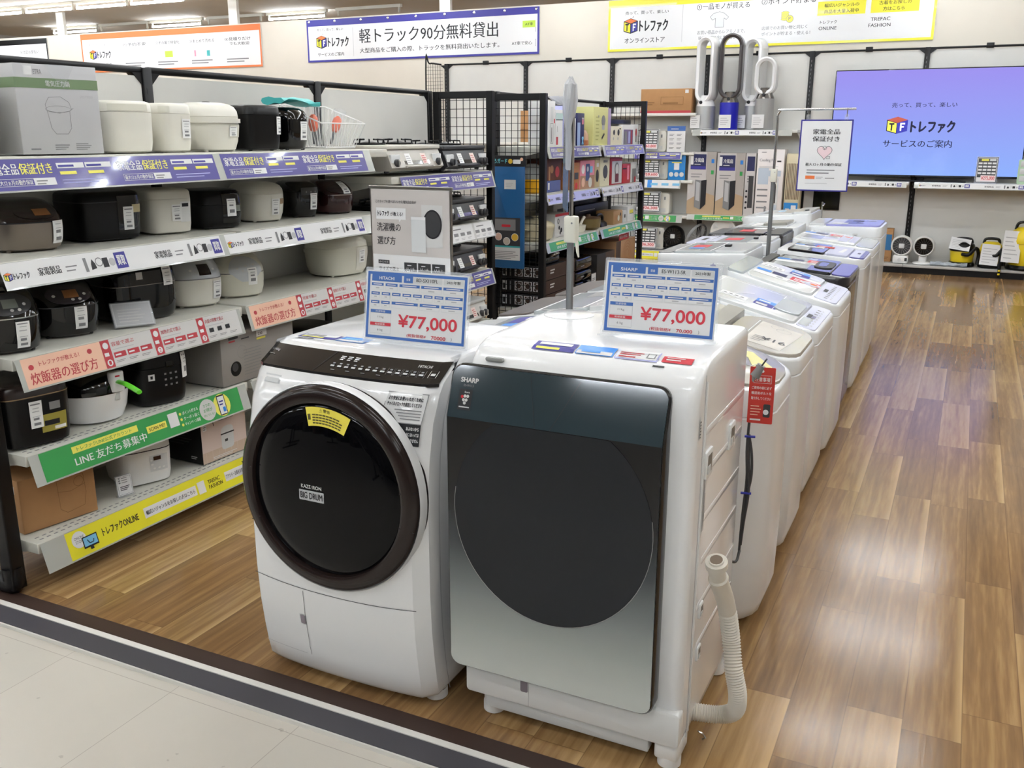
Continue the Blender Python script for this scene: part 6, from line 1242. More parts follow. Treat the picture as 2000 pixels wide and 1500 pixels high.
# bottom: stacks of black boxes with window pictures
BX=M('box_black_matt',(24,22,24),.5); BXB=M('box_dark_brown',(62,42,34),.5)
def winart(a,d,h):
    for k in range(3):
        a.rect(.11+.075*k,.02,.065,.068,LIGHTGR,1); a.rect(.118+.075*k,.025,.05,.058,BXB,2); a.ring(.143+.075*k,.054,.024,.004,LIGHTGR,3,14)
    a.rect(.01,.02,.035,.068,LIGHTGR,1); a.rect(.015,.03,.02,.04,BX,2); a.rect(.07,.02,.012,.068,INKG,1)
def sideart(a,w,h): a.bars(.08,.04,.09,.04,2,PAPERG,1,.5); a.rect(0,.0,.004,h,BX,1)
for k in range(3):
    carton(('lowest','middle','topmost')[k]+' black box with three round pictures in the stack behind the mesh',6.14,6.52,.365+.105*k,.10,BXB if False else BX,lambda a,w,h:(a.rect(0,0,w,h,BXB,.7),sideart(a,w,h)),-2.70,.36,nart=winart,group='stacked black boxes behind the mesh')
for k in range(3):
    carton(('lowest','middle','topmost')[k]+' dark brown box with small white pictures in the stack by the chrome pole',6.55,6.70,.365+.105*k,.10,BXB,lambda a,w,h:(a.rect(.02,.02,.1,.06,PAPERG,1),a.ring(.07,.05,.025,.004,BXB,2,14)),-2.70,.2,group='stacked brown boxes by the chrome pole')
t=thing('hot_plate','black electric grill lying on the stacked black boxes','grill',(-2.86,6.33,.682)); b=B(); b.rbox(-.13,.13,-.15,.15,0,.05,BLACKG,.03,.01); obj('body',b,t); b=B(); b.tube(smooth([(.12,-.05,.04),(.16,-.04,.07),(.16,.04,.07),(.12,.05,.04)],5),.009,CHROME,8); obj('handle',b,t); b=B(); b.lathe([(.10,.05),(.11,.055),(.10,.06),(.02,.062)],DGREY,28); obj('plate',b,t)
for k,(z,h,l) in enumerate(((.37,.09,'black bagged appliance lowest in the pile right of the chrome pole'),(.465,.08,'black bagged appliance in the middle of the pile right of the chrome pole'),(.55,.10,'black bagged appliance topmost of the pile right of the chrome pole'))):
    b=B(); b.rbox(-.1,.1,-.21,.2,0,h,BLACKG,.05,.02); a=A(b,(.1,-.1,0),(0,1,0),(0,0,1),.002); a.bars(.02,.03,.1,.02,1,INKG,1)
    o=obj('hot_plate',b); o.location=(-2.83,6.98,z); tag(o,l,'appliance','black bagged appliances')
t=thing('price_card','white price card in a black frame leaning on the black appliances','price card',(-2.70,7.10,.39)); b=B(); b.rbox(-.003,.003,-.05,.06,0,.12,INK,.003,.001,'x'); obj('frame',b,t); b=B(); a=A(b,(.0035,-.045,.005),(0,1,0),(0,0,1),.001); a.rect(0,0,.1,.11,PAPER,1); a.bars(.02,.04,.06,.04,3,INKG,2); obj('card',b,t,flat=True)
carton('black box with picture of bottles at the base of the second rack',7.24,7.66,.37,.27,M('box_charcoal',(36,32,32),.5),lambda a,w,h:(a.rect(.2,.0,.22,h,M('photo_dark',(74,56,48),.5),1),*[a.rect(.22+.03*k,.03+.01*(k%3),.014,.16,M('print_tan',(170,120,80),.5),2) for k in range(6)]),-2.72,.3)
carton('wood grain print box with ring pattern at the far base of the second rack',7.70,8.22,.37,.33,M('photo_wood',(176,136,98),.5),lambda a,w,h:(*[a.ring(.3,.2,.12-.025*k,.008,M('print_tan',(170,120,80),.5),1,22) for k in range(4)],a.rect(0,.0,.12,h,M('photo_dark',(74,56,48),.5),1)),-2.72,.3)
b=B(); a=A(b,(0,-.13,0),(0,1,0),(0,0,1),.001); b.box(-.002,0,-.13,.13,0,.05,RED); a.text('保証1年対応',.02,.012,.2,.028,PAPER,1); o=obj('notice_sign',b,flat=True); o.location=(-2.72,7.90,.705); tag(o,'small red sign standing on the wood grain box','sign')
# hanging package on the mesh
t=thing('hanging_package','blue vinyl package with black header hung on the mesh end of the second rack','package',(-2.945,6.01,.67))
b=B(); b.rbox(-.135,.135,-.012,.004,0,.73,M('vinyl_blue',(38,88,136),.25,coat=.4),.01,.003,'y'); obj('bag',b,t)
b=B(); b.rbox(-.137,.137,-.014,.006,.715,.79,INK,.003,.002,'y'); a=A(b,(-.137,-.014,.715),(1,0,0),(0,0,1),.0012); a.text('よろガード',.01,.022,.13,.032,M('ink_cyan',(110,196,206),.4),1,bold=.03); a.circ(.165,.036,.017,M('ink_gold',(210,170,60),.4),1); a.rect(.185,.02,.06,.028,PAPER,1,.006); a.circ(.252,.05,.012,SALM,1); obj('header',b,t,flat=True)
b=B(); a=A(b,(-.12,-.0125,.06),(1,0,0),(0,0,1),.0012); a.rect(0,.0,.225,.30,DGREY,1); a.rect(0,0,.225,.09,PAPERG,2); a.bars(.01,.01,.2,.06,5,INKG,3,.4); a.rect(0,.09,.225,.012,TEAL,2); a.rect(.02,.21,.17,.08,M('photo_grey',(120,118,118),.5),2); a.rect(.08,.235,.07,.018,RED,3,.006)
for x,y,m in ((.055,.165,M('print_pinkbeige',(214,178,160),.5)),(.12,.135,M('print_beige',(190,178,164),.5)),(.185,.165,M('ink_gold'))): a.circ(x,y,.028,PAPER,3,18); a.circ(x,y,.025,m,4,18)
obj('insert_card',b,t,flat=True); b=B(); a=A(b,(-.12,-.0125,.06),(1,0,0),(0,0,1),.0012); a.rect(.10,.50,.09,.065,PAPERG,1); a.bars(.11,.515,.06,.035,3,INKL,2); obj('corner_label',b,t,flat=True)
# ================================================================== goods on the back wall fixture
def wcarton(label,x0,x1,z,h,m,art=None,yf=12.14,d=.22,name='product_box',cat='box',group=None,rz=0):
    w=x1-x0; b=B(); b.rbox(-w/2,w/2,0,d,0,h,m,.004,.003); a=A(b,(-w/2,0,0),(1,0,0),(0,0,1),.0022)
    if art: art(a,w,h)
    o=obj(name,b); o.location=((x0+x1)/2,yf,z); o.rotation_euler=(0,0,math.radians(rz)); tag(o,label,cat,group); return o
wcarton('long brown carton with an air conditioner drawing on the upper wall shelf',-4.01,-3.335,1.877,.30,BROWN,lambda a,w,h:(a.rect(0,0,w,.03,SALR,1),a.rect(0,.03,w,.008,BROWN,2),a.frame(.27,.10,.3,.1,.005,LB,1),a.rect(.3,.115,.2,.015,LB,1),a.bars(.06,.1,.14,.05,2,LB,1),a.rect(.59,.245,.045,.04,PAPER,2)))
def acunit(label,x0,x1,z,h):
    t=thing('air_purifier',label,'air purifier',((x0+x1)/2,12.2,z),0,'air purifiers on the wall shelves'); w=x1-x0; b=B(); b.rbox(-w/2,w/2,0,.16,0,h,WARMW,.04,.012,'y'); obj('body',b,t)
    b=B()
    for k in range(5): b.rbox(-w/2+.05,w/2-.05,-.004,.004,.03+.01*k,.036+.01*k,LIGHTGR,.002,.001,'x')
    b.rbox(w/2-.075,w/2-.055,-.004,.004,h-.09,h-.05,GREYP,.004,.001,'y'); obj('front_grille',b,t); return t
def bigcard(label,x0,x1,z,h,price,y=12.12):
    t=thing('price_card',label,'price card',((x0+x1)/2,y,z)); t.rotation_euler=(math.radians(-7),0,0); w=x1-x0
    b=B(); b.rbox(-w/2,w/2,-.002,.003,0,h,ACRYL,.004,.001,'y').rbox(-w/2,w/2,-.02,.05,-.002,.003,ACRYL,.003,.001); obj('stand',b,t)
    b=B(); a=A(b,(-w/2+.008,-.003,.008),(1,0,0),(0,0,1),.0012); W=w-.016; H=h-.016; a.rect(0,0,W,H,PAPER,1); a.rect(.012,.2*H,W-.024,.75*H,DGREY,2); a.rect(.2*W,.84*H,.35*W,.09*H,YELT,3); a.rect(.6*W,.84*H,.3*W,.09*H,LIGHTGR,3)
    for r in range(4):
        for c in range(4): a.rect(.08*W+c*.22*W,(.72-.13*r)*H,.18*W,.07*H,PAPER,3)
    a.rect(.24*W,.06*H,.7*W,.22*H,M('tag_pinkish',(244,222,222),.5),4); a.text(price,.28*W,.09*H,.62*W,.15*H,RED,5,bold=.03); a.frame(0,0,W,H,.006,DGREY,3); obj('card',b,t,flat=True)
acunit('white air purifier behind the topmost price card on the wall shelves',-3.98,-3.66,1.388,.27); bigcard('glaring black and white price card on the upper left wall shelf',-4.02,-3.74,1.41,.27,'¥63,800')
wcarton('white leaflet card with blue heading on the upper left wall shelf',-3.63,-3.39,1.388,.325,PAPER,lambda a,w,h:(a.rect(0,.265,w,.06,FRAMEB,1),a.bars(.05,.285,.14,.02,1,PAPER,2),*[a.bars(.03+.1*(k%2),.04+.055*(k//2),.07,.03,2,INKG,1,.4) for k in range(8)]),12.13,.01,'leaflet','leaflet')
acunit('white air purifier behind the ¥28,600 card',-4.0,-3.62,1.033,.275); bigcard('price card reading ¥28,600 on the wall shelf',-4.03,-3.70,1.05,.25,'¥28,600')
wcarton('blue poster card with three white circles on the wall shelf',-3.60,-3.37,1.033,.32,M('poster_blue',(40,130,200),.45),lambda a,w,h:(a.rect(.08,.13,.07,.09,PAPER,1),a.rect(.05,.215,.13,.014,YELT,2),*[a.circ(.045+.07*k,.07,.03,LIGHTGR,1,16) for k in range(3)]),12.13,.01,'poster','poster')
acunit('white air purifier behind the middle price card above the green strip',-3.98,-3.58,.578,.28); bigcard('glaring price card above the green strip on the wall shelf',-4.03,-3.68,.61,.27,'¥36,300')
acunit('white air purifier behind the ¥36,300 card on the base deck',-4.0,-3.63,.11,.29); bigcard('price card reading ¥36,300 on the base deck',-4.05,-3.71,.12,.29,'¥36,300')
def globe_fan(label,x,z,r,m,gm,base,y=12.22,face=0):
    t=thing('circulator_fan',label,'fan',(x,y,z),math.radians(face)); 
    b=B()
    if base=='disc': b.lathe([(r*.85,0),(r*.9,.008),(r*.85,.02),(r*.3,.03)],m,24); b.rbox(-r*.35,r*.35,-.03,.03,.02,.10,m,.015,.008)
    elif base=='block': b.rbox(-r*.68,r*.68,-.08,.08,0,.095,m,.025,.012); b.lathe([(.02,-.085),(.018,-.08)],LIGHTGR,14,(-.01,0,.045),'y'); b.rbox(r*.38,r*.6,-.083,-.079,.03,.07,DGREY,.004,.001,'y')
    else: b.rbox(-r*.8,r*.8,-.09,.09,0,.04,m,.03,.01); b.rbox(-r*1.02,-r*.85,-.03,.03,.03,r+.06,m,.01,.004); b.rbox(r*.85,r*1.02,-.03,.03,.03,r+.06,m,.01,.004)
    obj('base',b,t); zc={'disc':.09,'block':.085,'yoke':.05}[base]+r
    b=B(); b.lathe([(r*.80,-r*.55),(r*.86,-r*.62),(r*.93,-r*.55),(r,-.1*r),(r*.96,.3*r),(r*.7,.75*r),(r*.3,.95*r),(.01,r)],m,36,(0,0,zc),'y',False); obj('housing',b,t)
    b=B(); b.lathe([(r*.80,-r*.52),(r*.79,-r*.5),(.01,-r*.48)],gm,36,(0,0,zc),'y'); 
    for k in range(18):
        an=2*PI*k/18; b.tube([(r*.15*math.cos(an),-r*.56,zc+r*.15*math.sin(an)),(r*.8*math.cos(an+.25),-r*.57,zc+r*.8*math.sin(an+.25))],.0025,GREYP if gm is not BLACKG else DGREY,4)
    obj('grille',b,t); b=B(); b.rbox(-.03,.03,-r*.63,-r*.56,zc-.028,zc+.028,LIGHTGR,.008,.003,'y'); obj('hub',b,t); return t
globe_fan('black round circulator fan on the base deck behind the washers',-3.50,.108,.14,BLACK,BLACKG,'yoke')
t=thing('stand_fan_head','grey fan guard leaning sideways on the base deck','fan',(-3.2,12.2,.108)); b=B(); b.X=Matrix.Translation((0,0,.19))@Matrix.Rotation(math.radians(70),4,'Z')@Matrix.Rotation(math.radians(25),4,'X')
b.lathe([(.19,-.02),(.195,0),(.19,.02),(.17,.0)],GREYP,36,(0,0,0),'y',False)
for k in range(24):
    an=2*PI*k/24; b.tube([(0,-.03,0),(.19*math.cos(an),0,.19*math.sin(an))],.002,INKL,4)
obj('guard',b,t); b=B(); b.rbox(-.1,.1,-.05,.05,0,.03,WHITE,.02,.008); obj('base',b,t)
t=thing('desk_fan','white fan with clear round cover above the left washers','fan',(-2.83,12.2,.108)); b=B(); b.lathe([(.12,0),(.12,.02),(.03,.03),(.025,.14)],WHITE,24); obj('base',b,t); b=B(); b.lathe([(.165,-.03),(.17,0),(.165,.03),(.12,.05),(.02,.055)],M('fan_cover',(226,226,222),.2),32,(0,-.03,.29),'y'); obj('housing',b,t); b=B()
for k in range(3):
    an=2*PI*k/3+.5; c,s=math.cos(an),math.sin(an); b.add([(0,-.05,.29),(.14*math.cos(an-.5),-.055,.29+.14*math.sin(an-.5)),(.15*c,-.07,.29+.15*s),(.13*math.cos(an+.4),-.06,.29+.13*math.sin(an+.4))],[(0,1,2,3),(3,2,1,0)],LIGHTGR)
obj('blades',b,t)
t=thing('small_heater','small white box heater on the base deck behind the washers','heater',(-3.05,12.2,.108)); b=B(); b.rbox(-.07,.07,-.08,.08,0,.12,CREAM,.02,.01); obj('body',b,t); b=B(); b.rbox(-.05,.05,-.084,-.079,.03,.09,LIGHTGR,.006,.002,'y'); obj('grille',b,t)
# bladeless fans
def loopfan(label,x,z,hh,lw,lm,bm,nm,hb=.30,rb=.115,y=12.22,rz=0,im=None):
    t=thing('bladeless_fan',label,'fan',(x,y,z),math.radians(rz),'bladeless fans on the wall shelf')
    b=B(); b.lathe([(rb,0),(rb,.01),(rb*.97,.014),(rb*.97,hb)],bm,32); obj('base',b,t)
    b=B(); b.lathe([(rb*.95,hb),(rb*.9,hb+.02),(rb*.62,hb+.1),(rb*.5,hb+.13)],nm,28); b.lathe([(.022,-rb*.86),(.018,-rb*.83-.02)],INK,14,(0,0,hb+.045),'y'); obj('neck',b,t)
    z0=hb+.07; z1=hh; r=lw/2; n=16; path=[]
    for k in range(n+1): an=PI*k/n; path.append((r*math.cos(an),z1-r+r*math.sin(an)))
    for k in range(n+1): an=PI+PI*k/n; path.append((r*math.cos(an),z0+r+r*math.sin(an)))
    cz=(z0+z1)/2; rings=[]
    for (px,pz) in path:
        c0=z1-r if pz>cz else z0+r
        d=Vector((px,pz-c0)).normalized() if abs(pz-c0)>1e-6 or True else Vector((1,0))
        q=[(-.018,-.07),(.012,-.09),(.030,-.075),(.034,.06),(.016,.085),(-.006,.07)]
        rings.append([(px+d.x*u,v,pz+d.y*u) for u,v in q])
    b=B(); b.loft(rings+[rings[0]],lm,False,False); obj('loop',b,t); 
    return t
FW=M('fan_white',(226,226,226),.25,coat=.3); FG=M('fan_silver',(168,170,170),.35,metal=.4)
def slip(t,x,m=PAPER):
    b=B(); a=A(b,(x,-.125,.02),(1,0,0),(0,0,1),.002); a.rect(0,0,.15,.16,m,1); a.bars(.02,.04,.1,.1,4,INKL,2,.3); obj('price_label',b,t,flat=True)
slip(loopfan('white loop fan with silver base at the left of the wall shelf',-3.165,1.668,1.10,.20,FW,FG,FW,.29,.125,rz=-22),-.14)
slip(loopfan('dark grey loop fan with blue base on the wall shelf',-2.865,1.668,1.12,.225,M('fan_charcoal',(62,58,60),.3,coat=.3),M('fan_blue',(28,30,170),.35),M('fan_nickel',(120,116,112),.25,metal=.7),.33,.12,rz=4),-.10)
slip(loopfan('tall white loop fan half hidden behind the short one',-2.60,1.668,1.07,.20,FW,FG,FW,.29,.105,y=12.36,rz=-24),-.16)
slip(loopfan('short white oval loop fan with grey base at the right of the wall shelf',-2.42,1.668,.83,.20,FW,M('fan_grey',(150,150,148),.4),M('fan_nickel',(120,116,112),.25,metal=.7),.37,.118,y=12.19),-.12)
# boxes on the green strip shelf
PH=M('photo_wallgrey',(196,192,190),.5)
def towerart(a,w,h):
    a.rect(0,0,w,h,M('photo_greige',(168,162,156),.5),1); a.poly([(0,.10),(.10,.17),(.24,.3),(.24,h),(0,h)],PH,2); a.poly([(0,0),(w,0),(w,.24),(.2,.29),(0,.17)],M('photo_floor',(176,152,122),.5),2.2)
    a.rect(.03,h-.22,.20,.19,NAVY,3); a.rect(.03,h-.22,.20,.04,PURPI,4); a.text('冷風扇',.08,h-.13,.12,.055,PAPER,4); a.bars(.08,h-.16,.11,.02,1,PAPERG,4); a.rect(.03,h-.16,.035,.11,PAPER,4)
    a.bars(.04,h-.32,.16,.07,2,INKG,3,.3); a.rect(w-.06,h-.14,.035,.05,BLUEL,3); a.rect(w-.06,h-.28,.035,.05,GREEN,3)
    a.poly([(.10,.09),(.18,.06),(.18,.43),(.10,.44)],GREYP,4); a.poly([(.115,.18),(.165,.165),(.165,.40),(.115,.42)],INKL,5); a.poly([(.18,.06),(.25,.13),(.25,.44),(.18,.43)],INK,4)
wcarton('tall grey cool fan box, left of the pair with navy labels on the wall shelf',-3.33,-2.97,.603,.79,M('photo_greige',(168,162,156),.5),towerart)
wcarton('tall grey cool fan box, right of the pair with navy labels on the wall shelf',-2.955,-2.60,.603,.78,M('photo_greige',(168,162,156),.5),towerart)
wcarton('slim cool fan box turned sideways with navy top on the wall shelf',-2.595,-2.47,.603,.78,PH,lambda a,w,h:(a.rect(.02,h-.22,w-.03,.18,NAVY,1),a.bars(.03,h-.36,.06,.1,3,INKG,1),a.rect(.05,.1,.06,.4,DGREY,1),*[a.circ(.03,.1+.07*k,.014,INK,1) for k in range(4)]),12.15)
wcarton('white Cooling Fan box in clear wrap on the wall shelf',-2.45,-2.12,.603,.83,M('box_pinkwhite',(232,226,224),.4,coat=.4),lambda a,w,h:(a.text('Cooling Fan',.03,h-.16,.2,.045,INKG,1),a.rect(.245,h-.155,.05,.018,INK,1),a.bars(.03,h-.23,.26,.03,2,INKL,1,.4),a.rect(.02,.4,.13,.2,M('print_paleblue',(188,200,214),.5),1),a.rect(.02,.5,.28,.07,M('print_paleblue',(188,200,214),.5),1),*[a.rect(.02,.1+.075*k,.13,.018,INKG,1) for k in range(4)],a.rect(.19,.05,.09,.44,LIGHTGR,2,.03),a.rect(.21,.17,.045,.24,DGREY,3),a.rect(.2,.06,.07,.09,M('print_paleblue',(188,200,214),.5),3),a.rect(.12,.06,.025,.07,INKG,2),a.rect(.01,.012,.13,.03,INKG,2),a.bars(.05,h-.04,.08,.015,1,INKG,1)))
t=thing('tower_fan','beige tower fan with brown slatted front on the wall shelf','fan',(-2.0,12.22,.603)); b=B(); b.rbox(-.10,.10,-.06,.08,0,.78,BEIGE,.03,.015); obj('body',b,t); b=B()
for k in range(9): b.rbox(-.075+.0185*k-.004,-.075+.0185*k+.004,-.066,-.058,.22,.66,M('slat_brown',(110,88,66),.5),.002,.001)
obj('slats',b,t); b=B(); a=A(b,(-.09,-.061,.02),(1,0,0),(0,0,1),.002); a.rect(0,0,.17,.16,M('poster_blue'),1); a.rect(.09,.07,.06,.06,PAPER,2); a.rect(.02,.04,.05,.05,PAPERG,2); obj('front_label',b,t,flat=True)
wcarton('white panel heater box half hidden behind the hanging warranty sign',-1.97+.085,-1.80,.603+.467+.003,.01,LIGHTGR,None,12.2,.1) if False else None
t=thing('monitor','small square black screen below the television shelf','screen',(-1.62,12.44,.69)); b=B(); b.rbox(-.16,.16,0,.03,0,.23,BLACK,.006,.004,'y'); obj('bezel',b,t); b=B(); b.box(-.15,.15,-.002,.0,.01,.22,BLACKG); obj('panel',b,t,flat=True)
# television
t=thing('television','large wall television showing the shop logo on a violet blue screen','television',(-.555,12.30,1.12))
W,H=2.12,1.235; b=B(); b.rbox(-W/2,W/2,-.02,.035,0,H,BLACKG,.01,.006,'y'); obj('bezel',b,t)
sm=bpy.data.materials.new('screen_violet'); sm.use_nodes=True; nt=sm.node_tree; L=nt.links.new; bs=nt.nodes['Principled BSDF']; g=nt.nodes.new('ShaderNodeTexCoord'); sp=nt.nodes.new('ShaderNodeSeparateXYZ'); L(g.outputs['Object'],sp.inputs[0]); cr=nt.nodes.new('ShaderNodeValToRGB'); mr=nt.nodes.new('ShaderNodeMapRange'); L(sp.outputs[2],mr.inputs[0]); mr.inputs[1].default_value=0; mr.inputs[2].default_value=1.2; L(mr.outputs[0],cr.inputs[0])
e=cr.color_ramp.elements; e[0].color=(lin(138),lin(172),lin(244),1); e[1].color=(lin(150),lin(140),lin(230),1)
bs.inputs['Base Color'].default_value=(.01,.01,.012,1); bs.inputs['Roughness'].default_value=.05; L(cr.outputs[0],bs.inputs['Emission Color']); bs.inputs['Emission Strength'].default_value=.74
b=B(); v=[(-W/2+.012,-.021,.025),(W/2-.012,-.021,.025),(W/2-.012,-.021,H-.012),(-W/2+.012,-.021,H-.012)]; b.add(v,[(0,1,2,3)],sm)
a=A(b,(0,-.021,0),(1,0,0),(0,0,1),.0015); TI=M('screen_ink',(20,20,60),.3); TY=M('screen_yellow',(220,220,70),.3,emit=.8); TO=M('screen_orange',(150,66,52),.3,emit=.7); TP=M('screen_indigo',(40,40,140),.3,emit=.7)
a.text('売って、買って、楽しい',-.39,.80,.70,.055,TI,1)
x,y,h=-.43,.50,.2; q=h*.58
a.poly([(x,y+.16*h),(x+q,y),(x+q,y+.62*h),(x,y+.8*h)],TI,1); a.poly([(x+q,y),(x+2*q,y+.16*h),(x+2*q,y+.8*h),(x+q,y+.62*h)],TP,1); a.poly([(x,y+.8*h),(x+q,y+.62*h),(x+2*q,y+.8*h),(x+q,y+.98*h)],TO,1); a.poly([(x+.01,y+.2*h),(x+q-.006,y+.06*h),(x+q-.006,y+.6*h),(x+.01,y+.75*h)],TY,2)
a.rect(x+.24*q,y+.52*h,.5*q,.1*h,TI,3); a.rect(x+.42*q,y+.18*h,.15*q,.36*h,TI,3); TW=M('screen_white',(220,220,240),.3,emit=.8); a.rect(x+1.3*q,y+.17*h,.14*q,.46*h,TW,3); a.rect(x+1.3*q,y+.54*h,.45*q,.09*h,TW,3); a.rect(x+1.3*q,y+.36*h,.36*q,.08*h,TW,3)
a.text('トレファク',-.16,.515,.47,.13,TI,1,bold=.05); a.text('サービスのご案内',-.45,.345,.75,.085,TI,1)
obj('screen',b,t,flat=True); b=B(); b.rbox(-.5,.5,-.08,.1,-.05,-.035,BLACK,.02,.005).rbox(-.04,.04,0,.04,-.04,.1,BLACK,.006,.004); obj('stand',b,t)
bigcard('tall price card reading ¥275,000 at the right foot of the television',.03,.26,1.075,.30,'¥275,000',12.13)
t=thing('organizer_case','pale green framed case cut off by the right edge on the television shelf','case',(.56,12.2,1.073)); b=B(); GC=M('case_green',(180,210,180),.4); b.rbox(-.10,.10,-.08,-.06,0,.27,GC,.015,.004,'y'); 
obj('frame',b,t); b=B()
for k in range(3): b.rbox(-.08,.08,-.085,-.078,.03+.08*k,.09+.08*k,LIGHTGR,.006,.002,'y')
obj('drawer_fronts',b,t)
globe_fan('white round fan on a block base on the base deck, left of the pair',-.665,.108,.125,WHITE,DGREY,'block',y=12.2)
globe_fan('white round fan on a disc base on the base deck, right of the pair',-.42,.108,.125,WHITE,BLACKG,'disc',y=12.2)
wcarton('tall brown box with blue label beside the white fans on the base deck',-.90,-.78,.106,.40,BROWN,lambda a,w,h:(a.rect(.03,.14,w-.04,.19,M('label_blue',(46,110,160),.5),1),a.bars(.02,.03,.08,.04,2,LB,1)),12.25,.14)
b=B(); rings=[]
for k in range(9):
    x=-.2+.05*k; rings.append([(x,.06*math.cos(q*PI/6)+.015*rnd.uniform(-1,1),max(.002,.022+.022*math.sin(q*PI/6)+.012*rnd.uniform(-1,1))) for q in range(12)])
b.loft(rings,M('bag_clear_blue',(206,216,226),.12,alpha=.6,coat=.5)); o=obj('plastic_bag',b,flat=True); o.location=(-.13,12.14,.107); tag(o,'crumpled clear plastic bag lying in front of the yellow vacuums','bag')
def vac(label,x,r,h,tall=False,rz=0):
    t=thing('wet_dry_vacuum',label,'vacuum cleaner',(x,12.24,.108),math.radians(rz),'yellow vacuums on the base deck')
    b=B(); b.lathe([(r*.8,.03),(r*.86,.05),(r*.95,h*.55),(r*.9,h*.62)],VYEL,28)
    obj('tank',b,t); b=B(); b.lathe([(r*1.0,h*.60),(r*1.02,h*.66),(r*.9,h*.85),(r*.6,h*.95),(.01,h*.97)],VYEL if tall else BLACK,28); obj('motor_head',b,t)
    b=B(); b.tube(smooth([(-r*.7,0,h*.9),(-r*.5,0,h*1.06),(r*.5,0,h*1.06),(r*.7,0,h*.9)],5),.016,BLACK,8); obj('handle',b,t)
    b=B(); b.lathe([(r*1.02,.0),(r*1.05,.02),(r*.95,.05),(r*.8,.055)],BLACK,28,cap=True); obj('chassis',b,t)
    for a in (40,140,-40,-140):
        c,s=math.cos(math.radians(a)),math.sin(math.radians(a)); b=B(); b.lathe([(.022,-.012),(.026,0),(.022,.012)],BLACK,12,(r*.95*c,r*.9*s,.026),'x'); obj('wheel',b,t)
    b=B(); b.tube(smooth([(0,-r*.9,h*.5),(r*.5,-r*1.15,h*.5),(r*1.0,-r*.9,h*.75),(r*1.25,-r*.5,h*.5),(r*1.2,-r*.6,h*.1)],7),.02,BLACK,9); obj('hose',b,t)
    return t
vac('yellow round vacuum with black chassis and paper over it, left of the three',.0,.14,.30)
vac('yellow vacuum with hanging white paper, middle of the three',.30,.12,.31,True)
vac('larger yellow vacuum cut off by the right edge',.66,.19,.50,True)
def sheet(label,x,y,z,w,h,ax,az,ay=0):
    b=B(); n=6; v=[];f=[]
    for r in range(n+1):
        for c in range(2): v.append((w*(c-.5),.015*math.sin(r/n*2.2),h*r/n))
    for r in range(n): f+= [(2*r,2*r+1,2*r+3,2*r+2)]
    b.add(v,f,PAPER); b.add([(p[0],p[1]+.0015,p[2]) for p in v],[tuple(reversed(q)) for q in f],PAPER)
    a=A(b,(-w/2,-.002,0),(1,0,0),(0,0,1),.002,lambda x,y,l:(x-w/2,.015*math.sin(y/h*2.2)-l,y))
    for k in range(6): a.rect(.1*w,(.12+.13*k)*h,.75*w*(.6+.4*((k*3)%4)/3),.03*h,INKL,1)
    o=obj('paper_sheet',b,flat=True); o.location=(x,y,z); o.rotation_euler=(math.radians(ax),math.radians(ay),math.radians(az)); tag(o,label,'paper')
sheet('white instruction paper draped over the left yellow vacuum',-.04,12.07,.31,.22,.17,-38,0,8)
sheet('white instruction paper hanging on the middle yellow vacuum',.285,12.075,.15,.19,.24,-6,0,3)
sheet('white instruction paper hanging on the large right vacuum',.50,12.02,.20,.19,.36,-10,12,4)
t=thing('vacuum_nozzle','black vacuum wand with yellow clips hanging over the base deck edge','vacuum part',(.405,12.03,.02)); b=B(); b.tube([(0,0,0),(.0,.005,.12),(.005,.03,.32)],[.012,.018,.018],BLACK,10); obj('wand',b,t)
for z in (.03,.07): b=B(); b.rbox(-.012,.012,-.022,-.012,z,z+.02,VYEL,.004,.002); obj('clip',b,t)
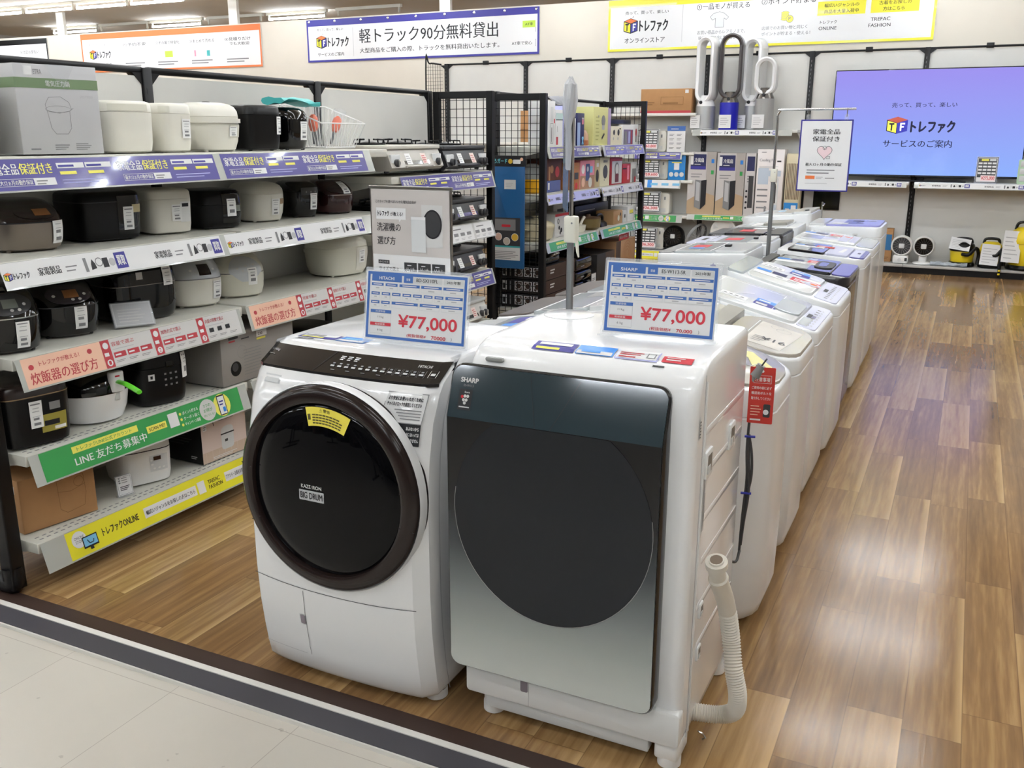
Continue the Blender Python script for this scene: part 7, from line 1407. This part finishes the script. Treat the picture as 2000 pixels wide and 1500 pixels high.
# things seen through the mesh at the far left of the back fixture
wcarton('brown carton on the wall shelf seen through the rack end mesh',-6.0+.25,-5.15,1.503,.42,BROWN,lambda a,w,h:(a.rect(0,.16,w,.015,LB,1),a.circ(.5,.33,.04,INK,1)),12.14,.2)
wcarton('white carton with vegetable picture seen through the near mesh of the second rack',-4.98,-4.58,1.503,.46,PAPERG,lambda a,w,h:(a.text('Vita Cooker',.14,.31,.2,.05,INKG,1) if False else a.bars(.14,.3,.2,.06,2,INKG,1),a.circ(.28,.13,.06,CREAM,1),a.poly([(.2,.08),(.36,.08),(.28,.02)],ORANGE,2),a.line(.28,.18,.3,.26,.02,GREEN,2)),12.14,.2)
# dark garment rails behind the photographer, and a shelf added to darken door reflections
CL=(BLACK,DGREY,M('cloth_navy',(52,54,70),.8),M('cloth_brown',(80,58,52),.8),M('cloth_grey',(110,108,106),.8))
for k,(x,y) in enumerate(((-1.2,-1.5),(-3.4,-.9),(-5.7,-1.3),(-3.3,-2.4),(-1.0,-2.9))):
    t=thing('clothes_rail','dark garment rail standing on the pale tiles behind the photographer','clothes rail',(x,y,-.012),0,'garment rails')
    b=B(); b.tube([(-1,0,1.5),(1,0,1.5)],.016,METB,8).tube([(-1,0,.02),(-1,0,1.5)],.016,METB,8).tube([(1,0,.02),(1,0,1.5)],.016,METB,8).tube([(-1,-.25,.02),(-1,.25,.02)],.016,METB,8).tube([(1,-.25,.02),(1,.25,.02)],.016,METB,8); obj('frame',b,t)
    for q in range(22):
        m=CL[(q*3+k)%5]; gx=-.92+.088*q; b=B(); b.loft([[(gx-.02,-.05,1.48),(gx+.02,-.05,1.48),(gx+.02,.05,1.48),(gx-.02,.05,1.48)],[(gx-.036,-.24,1.37),(gx+.036,-.24,1.37),(gx+.036,.24,1.37),(gx-.036,.24,1.37)],[(gx-.04,-.26,.42+.1*(q%3)),(gx+.04,-.26,.42+.1*(q%3)),(gx+.04,.26,.42+.1*(q%3)),(gx-.04,.26,.42+.1*(q%3))]],m); obj('garment',b,t)
t=thing('reflection_backdrop','tall dark shelf unit added behind the camera to darken the washer door reflections','shelf',(-3.,-4.2,-.012)); b=B(); b.box(-5,5,-.3,0,0,2.3,M('backdrop_dark',(44,42,42),.6)); obj('back_panel',b,t,flat=True)  # unseen backdrop, added only so the door glass mirrors something dark
for k in range(5): b=B(); b.box(-5,5,0,.35,.2+.45*k,.24+.45*k,DGREY); obj('shelf',b,t,flat=True)
